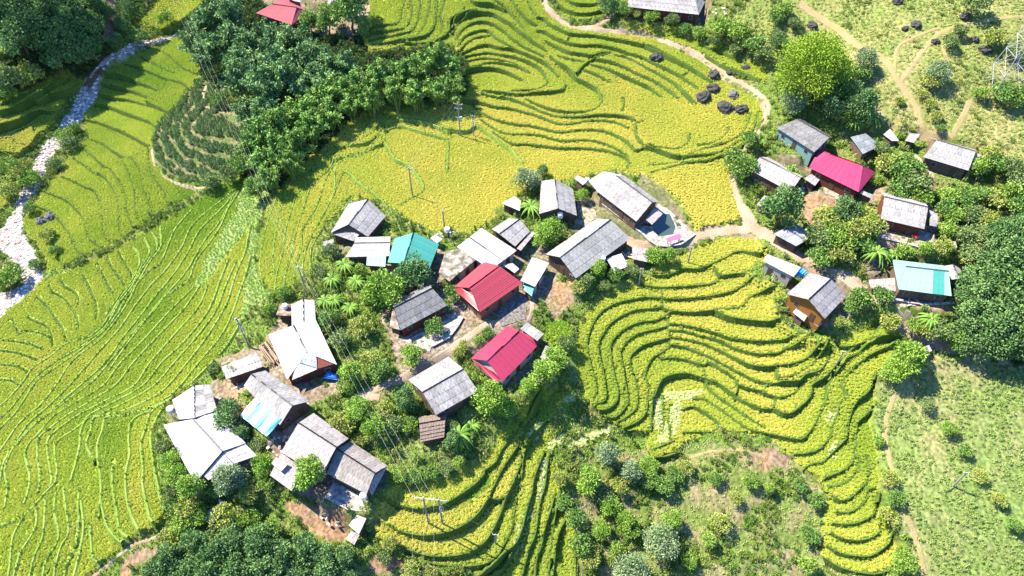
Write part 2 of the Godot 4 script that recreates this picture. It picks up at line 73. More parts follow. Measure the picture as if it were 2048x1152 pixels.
const FIELDS := [
	["terraced rice paddies between the rocky stream and the dark mound", [
		[-111.3,-107.3,-105.2,-103,-98.9,-96,-91.5,-90.2],
		[-114.3,-102.4,-109.9,-99.7,-106.3,-97.7,-100.7,-93.5],
		[-116.8,-98.4,-112.6,-97.1,-106.9,-94.3,-101.3,-90.6,-96.3,-87.7,-92.5,-84],
		[-101.3,-90.6,-102.6,-85.8,-104.6,-83.2],
		[-100.7,-93.5,-99.4,-95],
		[-122.1,-94.5,-117.3,-93.8,-113,-92.1,-106.8,-88.9,-102.6,-85.8],
		[-122.8,-92.3,-118,-90.6,-112,-88.3,-104.6,-83.2],
		[-123.8,-89.5,-118.3,-87.3,-112.3,-85.2,-105.3,-80.9,-101.1,-78,-94.8,-73.1],
		[-104.6,-83.2,-105.3,-80.9],
		[-124.1,-86.1,-119.4,-84.9,-112.9,-80.4,-105.8,-75,-100.6,-71,-97.5,-67.9],
		[-125.8,-81,-120,-78.4,-113.7,-73.9,-107.3,-68.7,-100.6,-62.8,-96.9,-59.8],
		[-119.6,-70.9,-114.1,-67.1,-108.5,-61.6,-103.7,-57.6,-100.8,-56.5,-98.3,-57.9,-96.8,-59.6],
		[-120.1,-66.8,-114.9,-61.8,-110.3,-57.1,-106.9,-54.2,-104.7,-54.8,-103.6,-57.3],
		[-121.5,-62.7,-116.8,-59.1,-111.6,-54.3,-108.8,-52.5,-105.7,-49.7],
		[-110.1,-53.8,-107.8,-54.9],
		[-121.6,-55.1,-116.1,-51.8,-111.8,-48.8,-108.4,-46.8],
		[-100.8,-56.5,-96.8,-50.7,-94.7,-46.5,-92.6,-42.5,-89.9,-38.1,-88.4,-35.6],
		[-106.4,-54,-102.8,-49.6,-99.1,-44.6,-96.4,-38.4,-94.7,-35.1,-92.6,-31.8],
		[-103.1,-55.4,-98.5,-48.5,-96,-43.6,-94,-38.2,-92.3,-34.2],
		[-105.7,-49.7,-102.1,-45.2,-98.6,-38.7,-97.1,-34,-95.8,-30.9,-94.1,-28.9],
		[-108.4,-46.8,-104.4,-41.2,-102.3,-36.1,-99.4,-30.2,-97.4,-28.1],
		[-123.8,-49.4,-116.8,-45.6,-112.3,-41.9,-108.3,-37.6,-105.6,-33.1,-103.1,-29.7,-99.6,-26.9],
		[-124.2,-44.5,-119.5,-41.9,-115.9,-38.9,-111.8,-34.7,-108.3,-30.5,-106.3,-27.6,-103.7,-25.1],
		[-117.5,-35.5,-113.2,-30.4,-110.1,-25.8,-107.4,-22.3],
		[-96.8,-58.6,-95.1,-53.7,-93.1,-49.3,-90.3,-45.7,-87,-41.7,-85.1,-37.7],
	]],
	["yellow rice paddies on the far bank of the rocky stream", [
		[-144.7,-76.9,-143.2,-80.1,-141.3,-83.9,-139.6,-87.4],
		[-143.9,-74,-142.1,-77.4,-140.5,-80.5,-139.9,-83.6,-137.1,-87.7,-135.2,-90.5,-132.3,-92.5],
		[-142.8,-70.1,-140.9,-73.3,-139.4,-76.6,-138.5,-79.7,-137.2,-81.6,-135.6,-81.3,-133.8,-81.8],
		[-136.5,-86.7,-134.1,-88.2,-131.7,-88.8,-128.4,-92],
		[-140,-71.7,-139.1,-73.3,-137.3,-74.6,-135.9,-72.2,-134.8,-72.9],
		[-142,-67.2,-140.1,-68.3,-138.2,-66.9,-135.1,-66.2],
		[-140.5,-62.6,-138,-62,-136.3,-61.6],
		[-139.9,-83.6,-138,-83.7,-136.5,-86.7],
		[-147.6,-72.6,-145.1,-74.4,-143.9,-74],
		[-146.3,-67.2,-143.6,-69.1,-142.8,-70.1],
	]],
	["green rice terraces stepping down the left hillside below the village", [
		[-91.1,-26.3,-88.7,-23.5,-87.5,-20.3,-87.6,-16.8,-89.1,-12.7,-90.6,-8.2,-90.9,-5.9],
		[-88.9,-28.5,-86.6,-25.2,-86,-22.5,-86.8,-19.2,-87.1,-15.3,-88.4,-12.1,-89.8,-4.9,-92.2,-1.1,-97.1,0.5,-99.6,3.7,-102.3,6.3,-103.2,10,-104.9,14.2,-107.7,17.4],
		[-87.4,-30.1,-85.1,-26.9,-84.5,-23.7,-85.9,-20.1,-87.1,-13.8,-88.4,-9.7,-89.2,-3.4,-91.4,-0,-95.1,3.1,-97.6,5.3,-99.7,7.6,-101.2,10.7,-102.7,16.3,-105.7,21.1],
		[-85.6,-31.4,-84.2,-27.6,-83.5,-24.6,-84.7,-20.3,-85.6,-14.6,-87.3,-10.1,-87.9,-5.4,-89.8,-1.1,-92.8,2.9,-95.4,5.7,-98,8.6,-99.6,10.9,-100.8,17.7,-103.7,22.7],
		[-78.4,-35.4,-80.9,-30.2,-81.4,-26.2,-81.9,-19.8,-84.4,-16.8,-85.7,-13.6,-86.1,-9.3,-87.2,-4.4,-89,0.8,-92.3,4.8,-93.6,8,-94.1,11.8,-95.6,16.4,-98.3,20.3,-99.6,26.1,-100.9,29.4],
		[-68.1,-40,-72.3,-35.7,-76.7,-29.9,-77.6,-23.2,-79.7,-16.9,-82,-12.7,-83.8,-7.3,-85.2,-1.6,-87.5,4.1,-89.6,9.7,-91.1,13.2,-93.5,17.3,-96.1,21.2,-97.3,27.1,-98.5,31.8],
		[-67.6,-39.3,-70.9,-33.1,-74.1,-27.7,-75.3,-21,-77.1,-14.7,-79.4,-9.5,-81.3,-4,-83.3,1.5,-84.7,7.3,-87.7,12.6,-91.3,18,-94.2,21.5,-95.9,25.7,-96.6,29.4,-95.6,35.1],
		[-67,-38.5,-69.1,-31,-71.6,-24.7,-73.1,-18.1,-74.9,-12,-77.5,-7,-79.6,-1.2,-81.5,4.5,-83,10.2],
		[-68.2,-37,-68.7,-28.7,-69.9,-23.9,-72.1,-18.3,-72.6,-12,-76.5,-8.5,-78.2,-4.3,-81.1,0.6,-83,5.6,-84.6,10.6,-86,13.2,-88.9,16.1,-92,19.1,-94.5,21.6,-96,25.1,-96.3,27.9,-95.6,31.2,-93.3,34.8,-91.9,38.8],
		[-70.4,-9.9,-74.2,-3,-77.3,3.1,-80.6,9.1,-82.2,14,-86.1,16.9,-90.3,20.1,-91.9,23.6,-93,25.9,-92.7,28.4,-89.7,32.7,-88.4,36,-88.3,38.3],
		[-68.3,-9.2,-70.4,-2.7,-73.7,3.1,-76.9,9.6,-78.8,14.8,-82.7,17.6,-87.4,20.6,-89.8,23.2,-91.1,25.2,-89.7,28.9,-87.3,33,-86.2,36.3],
		[-66.3,-8.6,-66.6,-2.4,-69.6,4.4,-72.7,11.1,-74.3,15.9,-79.3,18.3,-84.2,20.8,-87.5,23.9,-88.5,26.4,-86.6,30.2,-84.1,34.3,-83.5,36.3],
		[-63.3,-14.9,-63.4,-9.1,-63.6,-0.6,-66.3,6.7,-69.5,11.7,-71.7,16.6,-76.5,19.4,-80.7,21.6,-83.7,24.7,-85.9,27.2,-84.9,30.2,-83.1,33.1,-82.3,35.8],
		[-61.2,-14.3,-61.5,-7,-61.6,0.1,-63.5,6.4,-66.2,12.6,-68.7,17.5,-73,20.3,-78.1,22.2,-81.2,23,-81.3,26,-80.4,28.3,-79.3,32.8,-79,35.7],
		[-60.4,-25,-59.5,-16.9,-59.8,-9.4,-59.5,-0.7,-60.9,7.2,-63,13.5,-65.7,19.2,-69.8,21.7,-74.7,23,-79.3,23.1,-78.9,26.2,-78.6,29,-76,32,-75.2,32.7],
		[-57.7,-14.7,-57.4,-7.2,-57.1,1.4,-57.8,8,-60.4,14.6,-63,20.3,-67.2,23.1,-72.7,23.9,-76,24.2,-75.6,27.3,-75.3,30.1,-73.7,33.7,-72,37,-70.8,40.6,-70.7,43],
		[-54.5,4.8,-55.8,11,-58.2,16.2,-61.3,21.1,-65,23.3,-68.4,24.7,-69.7,26.6,-68.9,29.9,-67.6,33.1,-67.2,36.1,-66.1,39.6,-64.7,42.4,-63.4,44.4,-61.6,46.5],
		[-59,19.7,-62.4,21.9,-64.8,23,-66.3,25.2,-66.1,28.2,-65.8,31.5,-64.2,35.2,-63.1,38.9,-61.5,42.1,-60.2,44.6,-59.1,45.6],
		[-64.1,23.5,-64.4,27.1,-64.2,30.2,-62.6,34,-61.3,37,-59.6,40.5,-58,43.3],
		[-92.7,42.4,-88.3,41,-85.9,39.6,-82.4,35.5],
		[-86.8,41.2,-87.1,44.1,-86.4,46.9,-85.7,49.1,-84.8,53.2],
		[-84.7,39.7,-83.4,43.1,-84.3,47.1,-84.2,49.8,-84,53.3],
		[-83.1,38.6,-81,44.8,-81.2,48,-80.9,51.4,-80.6,54.2],
		[-81.4,37.5,-80.2,41,-77.8,45.2,-78.6,49,-78.4,51.6,-78.1,54.4],
		[-79.9,36.9,-78,40.4,-75.9,44.8,-76.4,46.9,-76.4,50,-76.1,51.8,-75.6,54.6],
		[-76.4,37.5,-74.6,42.9,-73.8,46.9,-74.4,50.1,-74.2,51.9,-73.6,54.7],
		[-75.1,39.9,-73,44.3,-72.4,48.2,-72,52,-71.5,54.8],
		[-71.8,44.2,-70.5,47.2,-69.4,49.5,-67.9,50.7],
		[-70.8,40.6,-68.2,44.8,-65.9,47,-64.5,47.8],
		[-70.7,34.3,-69.3,38.1,-67.3,42.1,-65.5,45.8,-63.7,47.1],
	]],
	["narrow golden rice terraces above the teal roofed house", [
		[-55.6,-32.4,-55.9,-24.5,-55.5,-18.1,-54.3,-10.3,-52.5,-5.9],
		[-52.3,-34.4,-53.1,-32.2,-53.6,-25.5,-52.9,-19.4,-51.8,-12.3,-50.3,-7.9],
		[-49.8,-34.3,-50.6,-32,-50.7,-26.9,-50.7,-19.9,-49.9,-14.2,-49.7,-6.8,-48.9,-2.2],
		[-47.5,-35.5,-47.7,-32,-47.9,-25.2,-48,-18.3,-47.7,-12.9,-47.7,-6.4,-47,-3.3],
		[-44.4,-31.8,-44.9,-26.2,-46.5,-20.1,-45.7,-14.4,-46,-8.6,-45.2,-4.1],
		[-41,-31,-42.1,-25.7,-43.6,-19.6,-44.5,-14.2,-44.4,-9.3,-43.5,-5.3],
		[-37.2,-29.2,-40.1,-25.3,-42.1,-19.3,-43.3,-13.5,-42.2,-6.5],
		[-55.6,-32.4,-52.2,-38.9,-48.6,-41.1,-44.5,-47.2,-40.1,-49.5,-36.5,-51.6,-35,-55.8,-33.4,-57.7],
		[-49.8,-34.3,-45.9,-42.2,-43.5,-46.4,-38.3,-48,-34.5,-51.1,-32.3,-54.7,-30,-57.1],
		[-47.5,-35.5,-43.9,-40.6,-42.8,-44.4,-40.6,-46.8,-36.5,-46.9,-33.4,-49.2,-31.3,-54,-28,-55.2,-23.8,-54.2,-19.9,-52.2,-16.5,-49.7,-14.5,-49.1],
		[-44.4,-31.8,-44.1,-36.8,-42.5,-42.1,-39.8,-43.7,-35.8,-45.1,-33.2,-48,-32.7,-50.8,-30.4,-53.4,-27.2,-53.9,-22.8,-52.9,-18.6,-50.5,-14.4,-47.5],
		[-41,-31,-42.1,-39.5,-40,-42.6,-36.8,-43.6,-33,-45.8,-31.2,-46.9,-31.3,-49.4,-29.5,-51.5,-27,-51.7,-23.5,-50.2,-19.7,-48.3,-15.6,-46.7],
		[-31.2,-46.9,-29.4,-43.6,-27.8,-40.4,-24.1,-37.6,-21,-32.7,-20.3,-29.3,-22.8,-27.1,-25.1,-24.8],
		[-15.3,-45.8,-15.2,-39.6,-15.1,-35.3],
		[-41.2,-29.2,-40.5,-35.1,-39.3,-37.9,-35.4,-33,-31.8,-29.5,-28.5,-25.6,-26.1,-23.5,-22.4,-19.5,-16.3,-15.6],
		[-14.5,-49.1,-10.8,-48.6,-8.8,-50.5,-4.7,-46.8,-2.3,-43.7,0,-41.3,2.4,-37],
	]],
	["curving rice terraces above the village around the black boulders", [
		[-39.4,-83.2,-37.7,-84.5,-34.3,-84.9,-31.1,-84.7,-29.8,-86.2,-30,-89.1,-29.3,-92.4,-28.8,-97.7],
		[-38.9,-82.2,-37,-83.4,-32.8,-82.8,-28.6,-82.5,-27.4,-84.9,-26.9,-88.2,-27.4,-91.8,-27.2,-97.2],
		[-38.2,-80.8,-35,-81.6,-30.4,-81,-26.7,-81.1,-25.5,-83.3,-24.6,-87.1,-24.9,-91.2,-24.8,-96.5],
		[-38.1,-79.2,-33.5,-79.5,-30.3,-79.4,-25.3,-79.2,-23.2,-82.4,-22.5,-86,-22.1,-90.6,-22.1,-95.9],
		[-33.4,-78.4,-28.9,-78.7,-23.5,-78.2,-21,-80.6,-20.2,-84.7,-20.1,-90.3,-19.9,-95.5],
		[-32.9,-77,-27.9,-77.5,-22.1,-76.7,-19,-78.7,-18.4,-82,-18.9,-85.2,-18.2,-90.1,-17.5,-95.1],
		[-21.6,-76.1,-18.2,-77.4,-16.4,-79.9,-16.2,-83.5,-13.2,-85.5,-12.7,-87.7],
		[-15.7,-80.9,-15.2,-83.5,-12.6,-85.5,-9.2,-86.6],
		[-15.8,-78.9,-14.2,-83,-11.3,-85.4,-8.7,-86.1,-5.2,-85.8,-2.5,-83.7,0,-81.5,3.4,-77.5,6.6,-74.2,9,-72.3],
		[-14.6,-76.9,-13.4,-80.4,-10.9,-83,-8.2,-83.8,-5.2,-82.9,-2,-80,0,-77.2,3.5,-73.9,8.1,-70.6],
		[-13.9,-74.8,-12.5,-78.4,-9.9,-80.3,-6.5,-81,-4.2,-78.1,-1.2,-75.3,2.1,-72.9],
		[-13.5,-73.2,-11.6,-76.8,-9.1,-78.8,-5.9,-79.4],
		[-13.2,-72.3,-10.3,-74.7,-6.8,-76.1,-3.2,-74.6,0,-74,3.5,-72.1,7.3,-69.5,9.8,-67.1,11.7,-64.1],
		[-13.2,-71.3,-10.6,-72.7,-6.4,-73.6,-2.5,-72.6,0,-72,3.5,-70.4,7.1,-67.5,8.8,-63.5,8.4,-61.5,5.9,-60.4,0,-60.9],
		[-12.9,-70.2,-9.7,-71.6,-6.7,-72.1,-2.4,-71.1,0.8,-69.7,3.9,-67.3,4.7,-66.4],
		[-12.8,-68.7,-9.3,-69.3,-6.3,-70.8,-2.8,-70.3,0,-69.5,2.6,-68.2,4.7,-66.4],
		[-12.7,-67.9,-8.4,-69.2,-4.5,-69,-1.5,-67.7,0,-66.5,2.7,-64.1],
		[6.3,-82.8,8.3,-82.4,10.4,-79.9,14.2,-76.9,16.4,-76.1,21.5,-75.5,25.6,-74.2,29.8,-73.1,33.1,-71.7,35.2,-71.2,37.8,-68.9,41.4,-65.3,45,-61.2,48.4,-57.1],
		[6.5,-78.9,8.6,-78.3,11.1,-75.8,14.1,-73.7,17.9,-72.5,22.1,-72.4,26.3,-71.1,29.5,-69.4,32.8,-67.9,35.4,-65.7,37.3,-64.1,40.7,-61.2,43.1,-58.2,45,-55.4],
		[8.5,-75.5,11.3,-73.4,14.4,-70.9,17.8,-69.9,20.3,-69.1,22.9,-70.4,25,-70.6],
		[11.5,-70.6,14.4,-69.1,18.1,-67.8],
		[25,-70.3,21.9,-69,19.3,-67.7,17.6,-65.9,16,-63.2],
		[25.7,-69.5,28.7,-68.6,31.8,-66.4,34.5,-63.8,37.1,-61.4,40,-58.2,41.9,-54.5,43.7,-50.7],
		[21.1,-68.3,24.3,-67.3,28.4,-65,31.4,-62.5,34.9,-60.1,37.5,-57.6,40.2,-53.9],
		[19.8,-67.2,23.5,-65.5,27.4,-62.8,30.9,-60.4,34,-58,36.4,-54.9],
		[18,-65.5,20.9,-63.7,24.4,-61],
		[9.7,-70.6,11.1,-68.8,13.9,-66.1,15.9,-63,18.3,-61.2,21.2,-58.7],
		[33.5,-71.7,36.6,-69.1,40,-66.1,42.9,-63.4,45,-61.2],
		[14.9,-76.3,14.1,-73.7],
		[43.6,-61.7,41.2,-59.9],
		[56.8,-44.4,53.9,-38.1,49.6,-35.4,44.7,-33.5,37.5,-34,33.4,-36.7,30.7,-38.2],
		[55.1,-44.6,52.3,-38.7,48.4,-36.4,42.5,-35.1,37.4,-32.9,31.1,-32.5],
		[56.9,-41,53.2,-35.8,48.7,-33.7,43.8,-32.2,38,-32,30.8,-29.9],
		[49.8,-41.2,48.3,-38.5,45.4,-36.9,42.1,-36.8],
		[31.2,-47.1,29.2,-46.1,29.2,-45.1,29.1,-41.7,30.2,-38.3,28.3,-37.3],
		[40.9,-40.9,40.3,-38.3,37.9,-36.5,34.3,-37.1,31.1,-38.7],
		[3.4,-58.1,6.5,-55.4,10.6,-52.8,14.9,-51.6,19.4,-51.8,21.9,-54.3,21.7,-57,20.7,-59.4],
		[-7.5,-61.9,0,-59.8,5,-59.4,10.3,-59.1,12.8,-59.7,13.3,-61.2],
		[-7.8,-60.9,-4,-59.7,0,-58.6,4.1,-55.8,10.1,-51.5,16,-50.2,22,-49.9,27.1,-48.7,29.3,-47.3],
		[-12.4,-58.9,-8.6,-58.3,-4,-56.4,0,-55.4,6.1,-52.3,12,-48.4,18,-48.8,23.9,-48,27.5,-45.3],
		[-9.9,-57.7,-5.5,-53.1,0,-50.2,4.8,-49,11.1,-45.9,17,-46,22.1,-44.8,26.4,-40.9,28.3,-37.3],
		[-7.9,-52.9,-2.9,-47.9,0,-46.8,6,-46,11.8,-42.9,17.6,-42.5,22.4,-40.2,26.6,-35.9],
		[-4.7,-48.1,0,-43.5,3.9,-43,11.7,-40.8,17.5,-39.9,23,-38,26.5,-34.8,25.9,-31.7],
		[27.2,-55.4,27.2,-53.1,26.4,-50.7],
		[8.1,-88.4,6.9,-93.2],
		[-11.3,-89.7,-9.2,-88.2,-5.2,-87.9,-1.9,-86.1],
		[0,-89.4,1.5,-86.1,4.1,-82.5,6.3,-80.6],
		[-5.2,-89.7,-3.2,-88.1,0.1,-84.6,2.8,-80.3],
		[4.1,-88.9,5,-86.4,6.3,-83.8],
	]],
	["rice paddies above the footpath by the large white roofed house", [
		[11.2,-88,13.3,-84.8,16.5,-82.7,20.4,-82.4,23.8,-83.8],
		[14.1,-87.7,16.6,-85.8,20.6,-85.2,23.2,-85.9],
		[46.9,-69,52.2,-64.1,57.2,-59.3],
		[47.7,-65,51.7,-59.8,58.4,-53.1],
	]],
	["concentric rice terraces in the hollow right of the village", [
		[26.5,-3.1,28.9,-2.4,31.2,-2.3,33.5,-3.2,35,-3.6,37.5,-3.2,40.3,-4.3,43.4,-5.7,45.2,-6.7,46.8,-6.8,48.3,-6.2,49.8,-5.3,50.9,-6.1],
		[26,-0.7,29.2,0.1,32.6,0.2,35.8,0.2,39.4,0,41.1,-0.7,41.6,-1.4],
		[40.7,-3.5,41.6,-1.4,44.4,-1.5,46.8,-1.3,48.8,-1.9,50.5,-3.4],
		[29.7,2.6,32.9,2.8,36.3,2.7,39.4,2.6,42.6,2.2,45,1.2,47,-0,49.2,-0.3,51.2,-0.6],
		[29.7,4.3,31.1,5.1,34.3,5.6,37.5,5.6,41,5.5,43.8,5.5,45.4,4.8,46.5,3.5,48.1,2.8,51.3,2.6],
		[15.5,19.4,15,17,14.5,14.2,14.5,11.6,15.4,8.8,16.9,6.2,18.9,4.4,21.7,3.2,24.4,2.6,27.1,2.2,29.7,2.4],
		[17.4,19.5,17.1,16.6,16.6,14,16.7,11.8,17.6,10,19.4,7.6,22.2,5.7,24.9,4.7,27.5,4.5,29.6,4.1],
		[29.9,0.6,29.5,4.3],
		[19.6,19.6,19.1,16.6,18.9,13.8,19.1,11.8,20.5,9.9,22.6,8.3,25.3,7.2,28,6.9,31.1,5.3],
		[21.3,19.2,21.1,16.2,20.9,14.3,20.8,13.3,21.8,11.6,23.5,10,25.9,9.1,28.2,8.5,30.7,7.7],
		[23.5,19.3,23.3,18.1,22.7,16,22.6,14.2,23.9,12.7,25.7,11.6,28.3,10.8,30.5,10.1],
		[25.6,19.1,25.3,17.7,25.8,15.8,27,14,28.8,12.9,30.5,11.5],
		[28.4,14.1,30.6,13.9,33.1,14.4,34.9,15.1,36.4,15.6,37.4,15],
		[26.7,21.2,28,18.7,29,17.8,31.3,17.1,33.4,17.1,35.2,17.7,36.7,18.3,38.2,18.6],
		[30.9,5.3,30.5,7.5,30.6,8.6,30.5,10,30.5,11.4],
		[30.5,7.5,33.4,8,36.5,8.9,39.2,10,41.5,11.2,44.5,12,46.8,12.4,48.9,12.5,51.2,12.5,53.6,12.2,56,11.6],
		[30.6,8.6,33.7,9.1,36.4,10.1,39.4,11.1,42,12.8,44.3,14,46.6,14.7,48.6,14.8,50,14.8,51.7,13.9,53.7,13.7,56.2,12.7],
		[30.5,10,33.5,10.5,36.6,11.4,39.5,12.9,41.8,14.5,44,16.1,46,16.9,48.3,17.1,49.8,17,52.2,16.9,54.6,16.2,56.9,14.9,57.7,13.4],
		[30.5,11.4,33.4,12,36.1,13.3,38.1,14.3,40.6,16.1,43.2,17.8,45.4,19.2,47.6,19.9,50.6,20.1,53.2,20,54.3,19,57,18.4,59,16.3,60,14.5],
		[39.7,5.8,42,7.4,45,8.4,48.9,9.2,51,9.1,53.2,8.9],
		[37.6,15,39.7,16.6,41.9,18.4,42.3,19.7,44.6,20.7,46.4,21.1,47.3,21.8,49.1,22.5,50.9,22.2,52.8,21.2,53.4,20.2],
		[49.8,17,49.5,19.2,51.9,19.1,54.1,18.1,56.3,16.9,58.3,14.8,58.9,13.6],
		[49.5,19.2,49.4,20],
		[47.6,19.9,46.7,21.2],
		[36.4,15.6,36.9,19.3,38.8,21.8,40.9,23.6,43,25.5,44.6,26.8,46,27.7],
		[36.7,18.3,39.1,19.5,41.1,21.5,43.6,23.1,45.9,24.4,47.9,24.4,49.5,25.6,51.1,25.4,52.7,24.3,54.4,23,55.5,21.4,55.6,20.4,58.1,19.3,60.6,17.1,62.5,15.6,63.4,15.2],
		[48.7,22.7,47.9,24.4],
		[33.8,21.7,36,21.8,37.9,23.4,40.1,25.4,42.4,27.6,44.3,28.4,47.5,29.2,50.5,29.9,52.1,30,54.2,28.1,56,25.8,57.5,23.4,58.3,21.3,58.5,20.4,60.1,18.7,62.1,16.7,63.9,16,66.1,14.6,68.8,13.8,71.7,14],
		[57.6,29.3,57.7,28,58.9,26,59.7,24.2,61.1,22.7,60.7,20.9,62.4,18.9,64.9,17,68,15.6,71.3,14.6],
		[60.9,14.6,63,14.9,65.3,14.3,67.1,13.3,68.6,11.7,68.8,10.6],
		[59.9,30.1,60.6,27.9,61.4,26,62.5,24.2,64.4,23,65.6,21.7,66.8,19.3],
		[61.2,31.9,61.9,29.4,62.6,27.2,63.9,26.3,65.5,24.8],
		[50.2,32.5,52.2,32.4,54.1,32,55,31.6,57.6,29.3],
		[51.5,35,52.8,34.2,55.2,33.8,55.9,33.2,59.9,30.1],
		[54.7,36.6,57.1,35.8,58.9,35,60.5,33.6,61.2,31.9],
		[55.3,37.9,57.6,37.5,59.4,36.6,60.9,35.1,61.6,33.1],
		[55.6,39.2,56.7,40.3,58.7,39.8,60.6,38.4,62.1,37,62.8,34.8,62.8,33],
		[55.7,41.9,57.8,42.1,60,41.2,61.5,39.9,61.9,38.6,63.1,38.5],
		[54.9,43.6,56.7,43.9,58.5,43.9,60.7,43.2,62.3,42.1,63.1,39.6],
		[54.4,45,56.2,46.1,58.7,46.5,61.3,45.9,62.6,44.9,62.6,43.7],
		[53.6,47,55.5,48.2,57.4,48.7,59.8,48.9,62.2,47.9,63.8,46.7,64.1,45.5],
		[52.8,48.8,55,50.2,57.7,51.1,60.4,51.5,62.5,51,64.1,49.6,64.9,47.8],
		[15,22.9,15.7,21.5,15.5,19.4],
		[15,23.9,16.6,23.7,17.4,22.5,17.4,19.5],
		[15.9,25,17.4,24.8,19.1,23.5,19.7,21.5,19.6,19.6],
		[17.1,25.9,19,25.8,21,23.9,21.6,22.2,21.3,19.2],
		[19.5,26.4,21.4,25.3,23,23.8,23.5,21.8,23.5,19.3],
		[20.4,27.5,23,26.3,24.7,24.6,25.3,22.2,25.6,19.1],
		[25.5,27.5,26.3,21.6,27,20.2],
		[27.7,27.5,28.3,22,28.2,20.7],
		[28.8,29.1,28.9,25.6,29.6,22.5],
		[31.5,23.7,33.7,23.2,35.9,24.6,38,26.8],
		[31.3,28,33.7,28,36.6,28,38,26.8],
		[25,31.1,27.3,30.3,29.7,29.3],
		[25.8,32.4,28.1,32.1,30.3,31.4],
		[42.3,19.7,41.3,22.6],
	]],
	["rice terraces at the bottom under the twin pole power line", [
		[5.1,26.1,3.3,27.9,2,30,1.5,32.8,1.8,33.9,0.6,37.3,0,38.6,-1,40.8,-2.1,43.5,-3.3,46.1,-4.5,47.9,-7,49.6,-10.5,50.4,-13.7,50.4,-16.3,49.8,-19,49,-21.4,48.2,-23.5,47.7],
		[6.3,27,4.5,28.9,2.9,31.3,2,33.9,1.7,37.1,0.6,41.4,0,45.2,-1,47.3,-2.4,49.6,-4.5,50.9,-8.1,51.4,-12.3,51.4,-16.2,51],
		[5.9,32,4.8,34.5,3.9,36.8,3.5,39.2,2.6,41.9,1.7,45.2,0.6,47.5,-1.2,49,-2.9,50.7,-5.3,52.3],
		[6.8,32.1,6.3,34.3,5.8,37.6,5,40,4.6,41.8,4,45.4,2.8,48,1.7,51.7,1,54],
		[7.6,38.7,6.7,41.5,5.7,44.2,5.1,46.7,4.2,49,3.9,51.4,3.4,53.7],
		[8.5,38.5,7.6,41.7,7.1,44.5,6.8,47.5,6.1,51.2,5.7,53.5],
		[9.3,42.3,8,44.9,7.4,47.9,6.9,51.1],
		[-21.4,42.7,-19.4,42.9,-17.4,43.5,-15.6,43.8,-13.6,43.5,-11,42.8,-8.3,41,-6.1,39.2,-4.7,37.4,-4.7,36.4],
		[-21.1,45.7,-19.1,46.7,-17.2,47.4,-15,47.7,-12.4,47.5,-9.8,46.8,-7.6,45.6,-5.8,44,-4.1,41.5,-3,39,-1.6,36,0,33.6,1.5,31.1,3.2,27.1],
		[-3.8,41.2,-1.9,41.1,-1,40.6],
		[-4.7,36.8,-2.8,35.3,-1.9,33.2,0,30.4,1.9,28.1],
		[3.2,27.1,4.3,25.3,5.6,23],
		[0,48.8,-1.6,50.9,-3.7,52.2,-4.8,54.5],
		[10.1,45.3,10.9,45.8,10.9,50.6,10.7,53],
	]],
	["broad rice paddies between the ditch and the left hillside channel", [
		[-94.6,-25.2,-92.7,-22.6,-89.7,-19.2,-88.4,-16.5],
		[-97,-24,-94.4,-20.3,-91.1,-16.9,-89.7,-14.8],
		[-99.2,-22.8,-97.1,-19.7,-94.1,-15.9,-91.6,-12.7],
		[-101.7,-19.4,-98.5,-15.5,-95.6,-11.5,-93.8,-8.3,-93,-5.8],
		[-107.2,-19.2,-105.1,-16.5,-101.9,-14.6,-99.8,-12,-99.2,-10],
		[-109.6,-17.7,-107.9,-15.5,-103.8,-13,-100.2,-9.2,-97.6,-6.1,-96.1,-3.1],
		[-111.4,-14.6,-107.3,-11.2,-103.3,-6.9,-100.4,-4.1,-97.7,-0],
		[-111.5,-8.8,-106.9,-6.5,-104.6,-5.2,-102.3,-2.1,-101,0.3],
		[-110.8,-3.8,-109.6,-4.5,-106.5,-3.9,-102.7,-2.1],
		[-115,-8.6,-112.8,-5.9,-110.8,-3.8],
		[-118.7,-3.1,-113.9,-2.5,-110.4,-1.8,-106.5,-0.6,-102.8,1.2],
		[-117.5,-0.7,-113.3,0.3,-109.6,1.2,-105.8,2.6,-102.8,4],
		[-115.4,3.2,-111.3,4.2,-107.3,5,-103.2,7.2],
		[-112.8,8,-107,8.6,-104.3,10.2],
	]],
]
